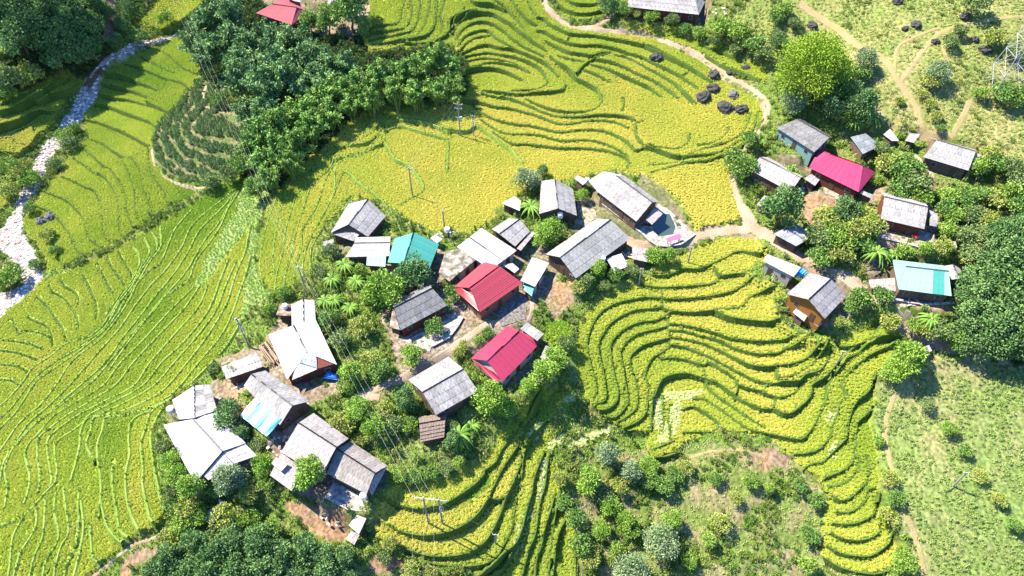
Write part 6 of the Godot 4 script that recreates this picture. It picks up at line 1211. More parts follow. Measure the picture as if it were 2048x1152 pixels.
func survey(lines: Array) -> void:
	var total := NX * NZ
	height.resize(total)
	zone.resize(total)
	field.resize(total)
	shut_x.resize(total)
	shut_z.resize(total)
	for q in ZONES:
		paint(q[2], q[0], zone)
		if q[0] == RICE:
			paint(q[2], q[1], field)
	var rows := base_rows()
	var base := PackedFloat32Array()
	base.resize(total)
	for j in NZ:
		var w: float = clampf((GZ0 + j * CELL - BASE_Z) / BASE_STEP, 1.0, BASE_NZ - 2.001)
		var k := int(w)
		var t := w - k
		var r0: PackedFloat32Array = rows[k - 1]
		var r1: PackedFloat32Array = rows[k]
		var r2: PackedFloat32Array = rows[k + 1]
		var r3: PackedFloat32Array = rows[k + 2]
		for i in NX:
			base[j * NX + i] = cubic(r0[i], r1[i], r2[i], r3[i], t)
	for f in lines:
		for l in f:
			shut_line(l)
			store_line(l)
	# paddies level out between their banks: water finds its level wherever no bank stands
	var list := PackedInt32Array()
	for j in range(1, NZ - 1):
		for i in range(1, NX - 1):
			var k := j * NX + i
			height[k] = base[k]
			if is_rice(k):
				list.append(k)
	var links := PackedByteArray()
	links.resize(total)
	for k in list:
		var b := 0
		if shut_x[k] == 0 and is_rice(k + 1):
			b |= 1
		if shut_x[k - 1] == 0 and is_rice(k - 1):
			b |= 2
		if shut_z[k] == 0 and is_rice(k + NX):
			b |= 4
		if shut_z[k - NX] == 0 and is_rice(k - NX):
			b |= 8
		links[k] = b
	for it in 46:
		for k in list:
			var b := links[k]
			var s := base[k] * 0.02
			var c := 0.02
			if b & 1:
				s += height[k + 1]
				c += 1.0
			if b & 2:
				s += height[k - 1]
				c += 1.0
			if b & 4:
				s += height[k + NX]
				c += 1.0
			if b & 8:
				s += height[k - NX]
				c += 1.0
			height[k] += (s / c - height[k]) * 1.55
		if it == 43:
			pass
	place.resize(total)
	for k in total:
		place[k] = Vector2(GX0 + (k % NX) * CELL, GZ0 + (k / NX) * CELL)
	# the edge of a paddy follows its bank
	for k in list:
		if shut_x[k] + shut_x[k - 1] + shut_z[k] + shut_z[k - NX] > 0:
			var q := bank_near(place[k])
			var d := place[k].distance_to(q)
			if d < 1.02 * CELL and d > 0.02:
				place[k] = q + (place[k] - q) / d * 0.10
	# each paddy is what one can walk without crossing a bank
	paddy_id.resize(total)
	paddy_id.fill(-1)
	var next := 0
	var near := PackedByteArray()
	near.resize(total)
	for k in list:
		if links[k] != 15:
			near[k] = 1
	free = near
	for k0 in list:
		if paddy_id[k0] >= 0 or near[k0] == 1:
			continue
		var stack := PackedInt32Array([k0])
		paddy_id[k0] = next
		while not stack.is_empty():
			var k := stack[stack.size() - 1]
			stack.remove_at(stack.size() - 1)
			for e in 4:
				var o: int = k + [1, -1, NX, -NX][e]
				if links[k] & (1 << e) and paddy_id[o] < 0 and near[o] == 0:
					paddy_id[o] = next
					stack.append(o)
		next += 1
	for it in 3:
		for k in list:
			if paddy_id[k] < 0:
				for e in 4:
					var o: int = k + [1, -1, NX, -NX][e]
					if links[k] & (1 << e) and paddy_id[o] >= 0:
						paddy_id[k] = paddy_id[o]
						break
	for k in list:
		if paddy_id[k] < 0:
			paddy_id[k] = 100000 + field[k]
	# rough ground elsewhere
	for j in NZ:
		for i in NX:
			var k := j * NX + i
			if height[k] == 0.0:
				height[k] = base[k]
			if not is_rice(k):
				var x := GX0 + i * CELL
				var z := GZ0 + j * CELL
				var amp := 0.5
				if zone[k] == YARD:
					amp = 0.08
				elif zone[k] == STREAM or zone[k] == SAND:
					amp = 0.35
				elif zone[k] == WATER:
					amp = 0.0
				height[k] += noise.get_noise_2d(x, z) * amp + fine.get_noise_2d(x, z) * amp * 0.5
	# level ground under the houses and yards
	for p in PADS:
		level(p[0], p[1], p[2])

func level(poly: Array, y: float, fall: float) -> void:
	var pts := PackedVector2Array()
	var lo := Vector2(1e9, 1e9)
	var hi := -lo
	for i in range(0, poly.size(), 2):
		var q := Vector2(poly[i], poly[i + 1])
		pts.append(q)
		lo = lo.min(q)
		hi = hi.max(q)
	for j in range(maxi(0, floori((lo.y - fall - GZ0) / CELL)), mini(NZ - 1, ceili((hi.y + fall - GZ0) / CELL)) + 1):
		for i in range(maxi(0, floori((lo.x - fall - GX0) / CELL)), mini(NX - 1, ceili((hi.x + fall - GX0) / CELL)) + 1):
			var q := Vector2(GX0 + i * CELL, GZ0 + j * CELL)
			var d := 0.0
			if not Geometry2D.is_point_in_polygon(q, pts):
				d = 1e9
				for a in pts.size():
					d = minf(d, q.distance_to(Geometry2D.get_closest_point_to_segment(q, pts[a], pts[(a + 1) % pts.size()])))
			if d < fall:
				var k := j * NX + i
				height[k] = lerpf(y, height[k], smoothstep(0.2, 1.0, d / fall))
				if d < fall * 0.35 and is_rice(k):
					zone[k] = SCRUB

func ripeness(x: float, z: float) -> float:
	var s := 0.0
	var w := 0.0
	for i in range(0, RIPE.size(), 3):
		var dx: float = x - RIPE[i]
		var dz: float = z - RIPE[i + 1]
		var q := 1.0 / (dx * dx + dz * dz + 16.0)
		q *= q
		s += RIPE[i + 2] * q
		w += q
	return s / w

# ---------------------------------------------------------------- ground meshes
const RIPE_STEP := 10
var ripe_map := PackedFloat32Array()

func read_ripeness() -> void:
	for j in NZ / RIPE_STEP + 2:
		for i in NX / RIPE_STEP + 2:
			ripe_map.append(ripeness(GX0 + i * RIPE_STEP * CELL, GZ0 + j * RIPE_STEP * CELL))

func ground_color(q: int, x: float, z: float) -> Color:
	var a := noise.get_noise_2d(x * 0.6, z * 0.6)
	var b := fine.get_noise_2d(x, z)
	var c: Color
	match q:
		HILL:
			c = Color(0.28, 0.32, 0.09).lerp(Color(0.38, 0.33, 0.15), clampf(0.25 + a * 1.3, 0, 1)).lerp(Color(0.17, 0.27, 0.05), clampf(b * 1.3, 0, 0.8))
		CROP:
			c = Color(0.22, 0.31, 0.08).lerp(Color(0.36, 0.33, 0.15), clampf(0.3 + a * 1.6 + b * 0.6, 0, 1))
		STREAM:
			c = Color(0.50, 0.46, 0.42).lerp(Color(0.34, 0.30, 0.26), clampf(0.4 + b * 1.5, 0, 1))
		WATER:
			c = Color(0.16, 0.11, 0.07)
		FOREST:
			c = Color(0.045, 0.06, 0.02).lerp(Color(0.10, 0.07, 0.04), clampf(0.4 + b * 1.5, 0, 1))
		YARD:
			c = Color(0.36, 0.29, 0.22).lerp(Color(0.24, 0.18, 0.12), clampf(0.5 + b * 1.6, 0, 1)).lerp(Color(0.13, 0.17, 0.05), clampf(a * 1.6, 0, 0.7))
		BANK:
			c = Color(0.20, 0.31, 0.06).lerp(Color(0.30, 0.36, 0.12), clampf(0.4 + b * 1.4, 0, 1))
		SOIL:
			c = Color(0.42, 0.25, 0.14).lerp(Color(0.34, 0.25, 0.16), clampf(0.5 + b * 1.5, 0, 1))
		CORN:
			c = Color(0.14, 0.19, 0.06).lerp(Color(0.26, 0.23, 0.12), clampf(0.3 + b * 1.4, 0, 1))
		SAND:
			c = Color(0.26, 0.25, 0.13)
		SCRUB2:
			c = Color(0.19, 0.26, 0.06).lerp(Color(0.36, 0.29, 0.16), clampf(0.3 + b * 1.5, 0, 1))
		_:
			c = Color(0.15, 0.24, 0.04).lerp(Color(0.24, 0.25, 0.09), clampf(0.25 + b * 1.5, 0, 1))
	return c

func rice_color(t: float) -> Color:
	if t < 0.5:
		return Color(0.22, 0.36, 0.035).lerp(Color(0.40, 0.47, 0.06), clampf(t * 2.0, -0.4, 1.0))
	return Color(0.40, 0.47, 0.06).lerp(Color(0.58, 0.53, 0.10), (t - 0.5) * 2.0)

func build_ground() -> void:
	var normals := PackedVector3Array()
	normals.resize(NX * NZ)
	for j in NZ:
		for i in NX:
			var k := j * NX + i
			var l := height[k - 1] if i > 0 and shut_x[k - 1] == 0 else height[k]
			var r := height[k + 1] if i < NX - 1 and shut_x[k] == 0 else height[k]
			var u := height[k - NX] if j > 0 and shut_z[k - NX] == 0 else height[k]
			var d := height[k + NX] if j < NZ - 1 and shut_z[k] == 0 else height[k]
			normals[k] = Vector3(l - r, 2.0 * CELL, u - d).normalized()
	var groups := {}
	for j in NZ - 1:
		for i in NX - 1:
			var k := j * NX + i
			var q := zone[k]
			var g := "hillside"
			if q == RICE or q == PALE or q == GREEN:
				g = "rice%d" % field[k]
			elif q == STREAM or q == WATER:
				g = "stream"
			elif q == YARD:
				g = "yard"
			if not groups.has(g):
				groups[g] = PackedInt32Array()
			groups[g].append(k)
	for g in groups:
		var index := {}
		var v := PackedVector3Array()
		var n := PackedVector3Array()
		var c := PackedColorArray()
		var ix := PackedInt32Array()
		for k in groups[g]:
			var other := absf(height[k] - height[k + NX + 1]) > absf(height[k + 1] - height[k + NX])
			for o in ([k, k + 1, k + NX, k + 1, k + NX + 1, k + NX] if other else [k, k + 1, k + NX + 1, k, k + NX + 1, k + NX]):
				if not index.has(o):
					index[o] = v.size()
					var x: float = place[o].x
					var z: float = place[o].y
					v.append(Vector3(x, height[o], z))
					n.append(normals[o])
					if is_rice(o):
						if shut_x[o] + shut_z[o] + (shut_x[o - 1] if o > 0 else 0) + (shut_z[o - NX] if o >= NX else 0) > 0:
							c.append(Color(0.25, 0.36, 0.07) if field[o] == 2 else Color(0.10, 0.165, 0.03))  # riser soil repeats the painted bank tones: bright where sunlit, dark where shaded
						else:
							c.append(rice_color(ripe_map[(o / NX / RIPE_STEP) * (NX / RIPE_STEP + 2) + (o % NX) / RIPE_STEP]) * 0.75)
					else:
						c.append(ground_color(zone[o], x, z))
				ix.append(index[o])
		var m := ArrayMesh.new()
		var a := []
		a.resize(Mesh.ARRAY_MAX)
		a[Mesh.ARRAY_VERTEX] = v
		a[Mesh.ARRAY_NORMAL] = n
		a[Mesh.ARRAY_COLOR] = c
		a[Mesh.ARRAY_INDEX] = ix
		m.add_surface_from_arrays(Mesh.PRIMITIVE_TRIANGLES, a)
		var gm := vertex_mat("ground", 0.95, Color(0, 0, 0), tri_noise(0.02, 0.45, 5, 5), 0.11)
		if g.begins_with("rice"):
			part("paddy_soil", m, gm, field_nodes[int(g.substr(4))])
		else:
			var o := MeshInstance3D.new()
			o.name = {"hillside": "hillside", "stream": "stream_bed", "yard": "village_ground"}[g]
			o.mesh = m
			o.material_override = gm
			o.set_meta("kind", "structure")
			o.set_meta("label", {"hillside": "green hillside with scrub and grass around the village", "stream": "pale rocky stream bed winding down the left side", "yard": "bare earth between the village houses"}[g])
			add_child(o)
	# the land beyond the surveyed ground
	var far := Builder.new()
	var ring := PackedVector2Array()
	for i in 33:
		ring.append(Vector2(lerpf(GX0, GX0 + (NX - 1) * CELL, i / 32.0), GZ0))
	for i in range(1, 25):
		ring.append(Vector2(GX0 + (NX - 1) * CELL, lerpf(GZ0, GZ0 + (NZ - 1) * CELL, i / 24.0)))
	for i in range(1, 33):
		ring.append(Vector2(lerpf(GX0 + (NX - 1) * CELL, GX0, i / 32.0), GZ0 + (NZ - 1) * CELL))
	for i in range(1, 25):
		ring.append(Vector2(GX0, lerpf(GZ0 + (NZ - 1) * CELL, GZ0, i / 24.0)))
	for i in ring.size() - 1:
		for s in 5:
			var p := []
			for e in [[i, s], [i + 1, s], [i + 1, s + 1], [i, s + 1]]:
				var q: Vector2 = ring[e[0]]
				var out: Vector2 = (q - Vector2(-12, -45)).normalized() * 90.0 * e[1]
				p.append(Vector3(q.x + out.x, ground(q.x, q.y) - 0.02 + noise.get_noise_2d(q.x + out.x, q.y + out.y) * 6.0 * e[1], q.y + out.y))
			far.quad(p[0], p[3], p[2], p[1], Color(0.10, 0.15, 0.035))
	var fo := part("far_hillside", far.mesh(), mats["ground"], self)
	fo.set_meta("kind", "structure")
	fo.set_meta("label", "green slopes beyond the edge of the village land")

# ---------------------------------------------------------------- rice
func tuft_mesh(blades: int, reach: float, tall: float, width: float, seed_: int, droop := 0.35) -> ArrayMesh:
	var r := RandomNumberGenerator.new()
	r.seed = seed_
	var b := Builder.new()
	for i in blades:
		var a := TAU * i / blades + r.randf_range(-0.4, 0.4)
		var d := Vector3(cos(a), 0, sin(a))
		var s := Vector3(-d.z, 0, d.x) * width * r.randf_range(0.7, 1.2)
		var l := reach * r.randf_range(0.55, 1.1)
		var t := tall * r.randf_range(0.75, 1.1)
		var p0 := d * reach * 0.12
		var p1 := d * l * 0.55 + Vector3(0, t, 0)
		var p2 := d * l + Vector3(0, t * (1.0 - droop * r.randf_range(0.4, 1.3)), 0)
		var shade := r.randf_range(0.82, 1.15)
		var col := Color(shade, shade, shade)
		b.quad(p0 - s, p0 + s, p1 + s, p1 - s, col)
		b.quad(p1 - s, p1 + s, p2 + s * 0.35, p2 - s * 0.35, col)
	return b.mesh()

func scatter(called: String, mesh: Mesh, m: Material, xf: Array, cols: Array, parent: Node) -> MultiMeshInstance3D:
	var mm := MultiMesh.new()
	mm.transform_format = MultiMesh.TRANSFORM_3D
	mm.use_colors = true
	mm.mesh = mesh
	mm.instance_count = xf.size()
	for i in xf.size():
		mm.set_instance_transform(i, xf[i])
		mm.set_instance_color(i, cols[i])
	var o := MultiMeshInstance3D.new()
	o.name = called
	o.multimesh = mm
	o.material_override = m
	o.set_meta("kind", "stuff")
	parent.add_child(o, true)
	return o

func build_rice(lines: Array) -> void:
	var tufts := [tuft_mesh(8, 0.25, 0.30, 0.036, 3), tuft_mesh(8, 0.23, 0.32, 0.038, 4)]
	var m := vertex_mat("rice", 0.8, Color(0.8, 0.8, 0.8))
	var by := {}
	for k in paddy_id.size():
		if paddy_id[k] >= 0 and is_rice(k):
			if not by.has(paddy_id[k]):
				by[paddy_id[k]] = PackedInt32Array()
			by[paddy_id[k]].append(k)
	var step := RIPE_STEP
	var cx := NX / step + 2
	var map := ripe_map
	var loose := {}
	var count := 0
	for id in by:
		var cells: PackedInt32Array = by[id]
		rng.seed = 1000 + id
		var shift := rng.randf_range(-0.10, 0.10)
		var xf := []
		var cols := []
		for k in cells:
			var i := k % NX
			var j := k / NX
			var u := float(i) / step
			var w := float(j) / step
			var o := int(w) * cx + int(u)
			var fu := u - int(u)
			var fw := w - int(w)
			var t0 := lerpf(lerpf(map[o], map[o + 1], fu), lerpf(map[o + cx], map[o + cx + 1], fu), fw) + shift
			if zone[k] == GREEN:
				t0 = -0.1
			var crowd := 6 if free[k] == 0 else 9
			var clear := 0.5 if field[k] == 2 else (0.30 if field[k] == 4 else 0.16)
			for q in crowd:
				var reach := 0.5 if free[k] == 0 else 0.95
				var x := GX0 + (i + rng.randf_range(-reach, reach)) * CELL
				var z := GZ0 + (j + rng.randf_range(-reach, reach)) * CELL
				if free[k] == 1 and (crosses_bank(Vector2(GX0 + i * CELL, GZ0 + j * CELL), Vector2(x, z)) or bank_near(Vector2(x, z)).distance_to(Vector2(x, z)) < clear or not is_rice(roundi((z - GZ0) / CELL) * NX + roundi((x - GX0) / CELL))):
					continue
				var a := rng.randf() * TAU
				var sc := rng.randf_range(0.85, 1.2)
				var lean := Basis(Vector3(rng.randf_range(-1, 1), 0, rng.randf_range(-1, 1)).normalized(), rng.randf_range(0, 0.22))
				xf.append(Transform3D(lean * Basis(Vector3.UP, a).scaled(Vector3(sc, sc * rng.randf_range(0.8, 1.1), sc)), Vector3(x, height[k] - 0.05, z)))
				var t := t0 + noise.get_noise_2d(x * 1.3, z * 1.3) * 0.35 + rng.randf_range(-0.07, 0.07)
				var c := rice_color(clampf(t, -0.15, 1.0)) * rng.randf_range(0.92, 1.08)
				if zone[k] == PALE:
					c = Color(0.58, 0.64, 0.30) * rng.randf_range(0.85, 1.15)
				cols.append(c)
		var f := field[cells[0]]
		if cells.size() < 40:
			if not loose.has(f):
				loose[f] = [[], []]
			loose[f][0].append_array(xf)
			loose[f][1].append_array(cols)
		else:
			scatter("paddy", tufts[id % 2], m, xf, cols, field_nodes[f])
			count += 1
	for f in loose:
		scatter("rice_margin", tufts[0], m, loose[f][0], loose[f][1], field_nodes[f])
	print("paddies ", count)

func build_banks(lines: Array) -> void:
	var m := vertex_mat("bank", 0.95, Color(0, 0, 0), tri_noise(0.03, 0.5, 9, 4), 0.35)
	var grass := tuft_mesh(9, 0.34, 0.34, 0.06, 12, 0.6)
	var gm := vertex_mat("grass", 0.85, Color(0.4, 0.4, 0.4))
	for f in lines.size():
		var xf := []
		var cols := []
		# bank grass with light in its colour: sun-facing fields pale, shaded risers dark green
		var sun_shade_tint := [Color(0.22, 0.34, 0.04), Color(0.31, 0.41, 0.09)] if f == 2 or f == 3 else [Color(0.09, 0.16, 0.025), Color(0.15, 0.23, 0.045)]
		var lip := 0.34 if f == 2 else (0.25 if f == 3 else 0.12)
		for line in lines[f]:
			var b := Builder.new()
			var prev := []
			for s in line.size():
				var p: Vector2 = line[s]
				var d: Vector2 = (line[mini(s + 1, line.size() - 1)] - line[maxi(s - 1, 0)]).normalized()
				var nrm := Vector2(-d.y, d.x)
				var ha := ground(p.x + nrm.x * 0.85, p.y + nrm.y * 0.85)
				var hb := ground(p.x - nrm.x * 0.85, p.y - nrm.y * 0.85)
				var up := nrm if ha >= hb else -nrm
				var hi := maxf(ha, hb)
				var lo := minf(ha, hb)
				var w: float = BANK_WIDTH[f] + 0.08 * fine.get_noise_2d(p.x * 2.0, p.y * 2.0)
				var q0 := p + up * (w + 0.15)
				var q1 := p + up * w * 0.5
				var q2 := p - up * w * 0.15
				var q3 := p - up * (w + 0.10)
				var ring := [Vector3(q0.x, hi - 0.1, q0.y), Vector3(q1.x, hi + lip, q1.y), Vector3(q2.x, hi + lip * 0.75, q2.y), Vector3(q3.x, lo - 0.05, q3.y)]
				var on := zone_at(p.x + nrm.x, p.y + nrm.y) != YARD and zone_at(p.x - nrm.x, p.y - nrm.y) != YARD
				var g := 0.5 + 0.8 * fine.get_noise_2d(p.x, p.y)
				var col: Color = sun_shade_tint[0].lerp(sun_shade_tint[1], clampf(g, 0, 1))
				if on and not prev.is_empty():
					var side := up.dot(Vector2(-d.y, d.x)) > 0
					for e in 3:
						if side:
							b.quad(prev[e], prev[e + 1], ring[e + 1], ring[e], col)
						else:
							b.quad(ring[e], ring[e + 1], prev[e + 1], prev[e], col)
				if on:
					rng.seed = hash(p)
					for e in (4 if f == 2 or f == 3 else 2):
						var t := rng.randf()
						var at: Vector3 = ring[1].lerp(ring[3], t * 0.85) + Vector3(d.x, 0, d.y) * rng.randf_range(-0.4, 0.4)
						var sc := rng.randf_range(0.45, 0.9)
						xf.append(Transform3D(Basis(Vector3.UP, rng.randf() * TAU).scaled(Vector3.ONE * sc), at))
						cols.append(sun_shade_tint[0].lerp(sun_shade_tint[1], rng.randf()) * rng.randf_range(0.85, 1.15))
				prev = ring if on else []
			if not b.v.is_empty():
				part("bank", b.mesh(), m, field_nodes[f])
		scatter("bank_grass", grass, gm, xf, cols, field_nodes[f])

# ---------------------------------------------------------------- roofs and houses
const ROOF := {
	"grey": [0.34, 0.33, 0.32, "fibre"], "greybig": [0.33, 0.325, 0.31, "fibre"], "greypink": [0.35, 0.32, 0.31, "fibre"],
	"greywhite": [0.37, 0.355, 0.345, "fibre"], "greydark": [0.27, 0.25, 0.25, "fibre"], "dark": [0.20, 0.20, 0.205, "fibre"], "brown": [0.29, 0.265, 0.25, "fibre"],
	"white": [0.48, 0.48, 0.47, "fibre"], "palepatch": [0.46, 0.45, 0.44, "patch"], "patch": [0.44, 0.42, 0.42, "patch"], "patchgrey": [0.33, 0.31, 0.31, "fibre"],
	"bluegrey": [0.30, 0.34, 0.40, "fibre"], "slate": [0.22, 0.245, 0.27, "fibre"], "slatepale": [0.28, 0.30, 0.33, "fibre"],
	"teal": [0.05, 0.25, 0.20, "metal"], "tealpale": [0.15, 0.34, 0.30, "metal"], "mint": [0.22, 0.38, 0.32, "metal"],
	"red": [0.29, 0.035, 0.045, "course"], "pink": [0.34, 0.03, 0.065, "metal"], "magenta": [0.36, 0.04, 0.10, "dull"],
	"fadedred": [0.26, 0.075, 0.09, "dull"], "pinkcanopy": [0.62, 0.10, 0.20, "metal"], "concrete": [0.42, 0.36, 0.29, "slab"], "concretebrown": [0.36, 0.27, 0.21, "slab"], "thatch": [0.22, 0.17, 0.14, "thatch"]}
const WALL := {"wood": [0.16, 0.11, 0.08], "darkwood": [0.09, 0.06, 0.05], "redwood": [0.16, 0.05, 0.035], "orangewood": [0.40, 0.17, 0.04], "plaster": [0.48, 0.46, 0.42], "brick": [0.34, 0.15, 0.09], "teal": [0.22, 0.40, 0.37]}

func wave_normal() -> ImageTexture:
	var im := Image.create(64, 8, false, Image.FORMAT_RGB8)
	for x in 64:
		var s := cos(TAU * x / 32.0) * 0.55
		var n := Vector3(s, 0, 1).normalized() * 0.5 + Vector3(0.5, 0.5, 0.5)
		for y in 8:
			im.set_pixel(x, y, Color(n.x, n.y, n.z))
	return ImageTexture.create_from_image(im)

func roof_mats(key: String) -> Array:
	if mats.has("roof_" + key):
		return mats["roof_" + key]
	var d: Array = ROOF[key]
	var list := []
	rng.seed = hash(key)
	var spread: float = {"fibre": 0.2, "patch": 0.35, "metal": 0.04, "dull": 0.05, "course": 0.05, "slab": 0.03, "thatch": 0.1}[d[3]]
	if not mats.has("roof_grime"):
		mats["roof_grime"] = tri_noise(0.012, 0.62, 21, 5)
		mats["roof_clean"] = tri_noise(0.008, 0.86, 22, 4)
		mats["roof_stain"] = tri_noise(0.01, 0.35, 23, 5)
		mats["roof_wave"] = wave_normal()
	for i in 5:
		var f := 1.0 + rng.randf_range(-spread, spread)
		var m := StandardMaterial3D.new()
		m.albedo_color = lin(d[0] * f, d[1] * f, d[2] * f * rng.randf_range(0.96, 1.03))
		m.roughness = 0.4 if d[3] == "metal" or d[3] == "course" else 0.85
		m.metallic_specular = 0.5 if m.roughness < 0.5 else 0.25
		m.albedo_texture = mats["roof_clean"] if d[3] == "metal" or d[3] == "dull" or d[3] == "course" else (mats["roof_stain"] if d[3] == "slab" else mats["roof_grime"])
		m.uv1_scale = Vector3(0.9, 0.3, 1) if d[3] != "slab" else Vector3(0.12, 0.12, 1)
		if d[3] == "fibre" or d[3] == "patch":
			m.uv1_scale = Vector3(0.9, 0.14, 1)
		list.append(m)
	mats["roof_" + key] = list
	return list

func roof_plane(node: Node3D, key: String, p: PackedVector3Array) -> void:
	var kind: String = ROOF[key][3]
	var list := roof_mats(key)
	var wide := (p[0].distance_to(p[1]) + p[3].distance_to(p[2])) * 0.5
	var long := (p[0].distance_to(p[3]) + p[1].distance_to(p[2])) * 0.5
	var cols := 1
	var rows := 1
	match kind:
		"fibre", "patch":
			cols = maxi(1, roundi(wide / 1.15))
			rows = maxi(1, roundi(long / 1.55))
		"metal", "dull":
			cols = maxi(1, roundi(wide / 1.05))
		"course":
			rows = maxi(1, roundi(long / 0.42))
		"thatch":
			rows = maxi(1, roundi(long / 0.6))
			cols = maxi(1, roundi(wide / 0.5))
	var up := (p[2] - p[0]).cross(p[1] - p[0])
	if up.length_squared() < 1e-6:
		up = (p[3] - p[0]).cross(p[2] - p[0])
	up = up.normalized()
	if up.y < 0:
		up = -up
	rng.seed = hash(p[0] + p[2])
	var flip := (p[2] - p[0]).cross(p[1] - p[0]).dot(up) < 0
	for r in rows:
		for c in cols:
			var u0 := float(c) / cols
			var u1 := float(c + 1) / cols
			var v0 := float(r) / rows
			var v1 := minf(float(r + 1) / rows + (0.06 if r < rows - 1 else 0.0), 1.0)
			var gap := 0.012 / maxf(wide, 0.5)
			u0 += gap
			u1 -= gap
			var q := []
			for e in [[u0, v0], [u1, v0], [u1, v1], [u0, v1]]:
				q.append(p[0].lerp(p[1], e[0]).lerp(p[3].lerp(p[2], e[0]), e[1]))
			var lift := 0.05 + rng.randf_range(0, 0.025)
			var low := 0.0
			if rows > 1:
				low = 0.05
			if kind == "course":
				low = 0.10
			if kind == "thatch":
				low = 0.16 + rng.randf_range(-0.04, 0.06)
			if kind == "patch":
				lift += rng.randf_range(0, 0.05)
			var t := PackedVector3Array([q[0] + up * lift, q[1] + up * lift, q[2] + up * (lift + low), q[3] + up * (lift + low)])
			var th := 0.04 if kind != "slab" else 0.22
			var bt := PackedVector3Array([t[0] - up * th, t[1] - up * th, t[2] - up * (th + low * 0.6), t[3] - up * (th + low * 0.6)])
			if flip:
				t.reverse()
				bt.reverse()
			var b := Builder.new()
			b.solid(t, bt)
			# waves run down the slope: metres across and along as texture places
			for i in b.v.size():
				var d := b.v[i] - p[0]
				var ax := (p[1] - p[0]).normalized() if p[0].distance_to(p[1]) > 0.3 else (p[2] - p[3]).normalized()
				b.uv[i] = Vector2(d.dot(ax), (d - ax * d.dot(ax)).length())
			part("roof_sheet" if kind != "slab" else "roof_slab", b.mesh(), list[rng.randi() % 5], node)

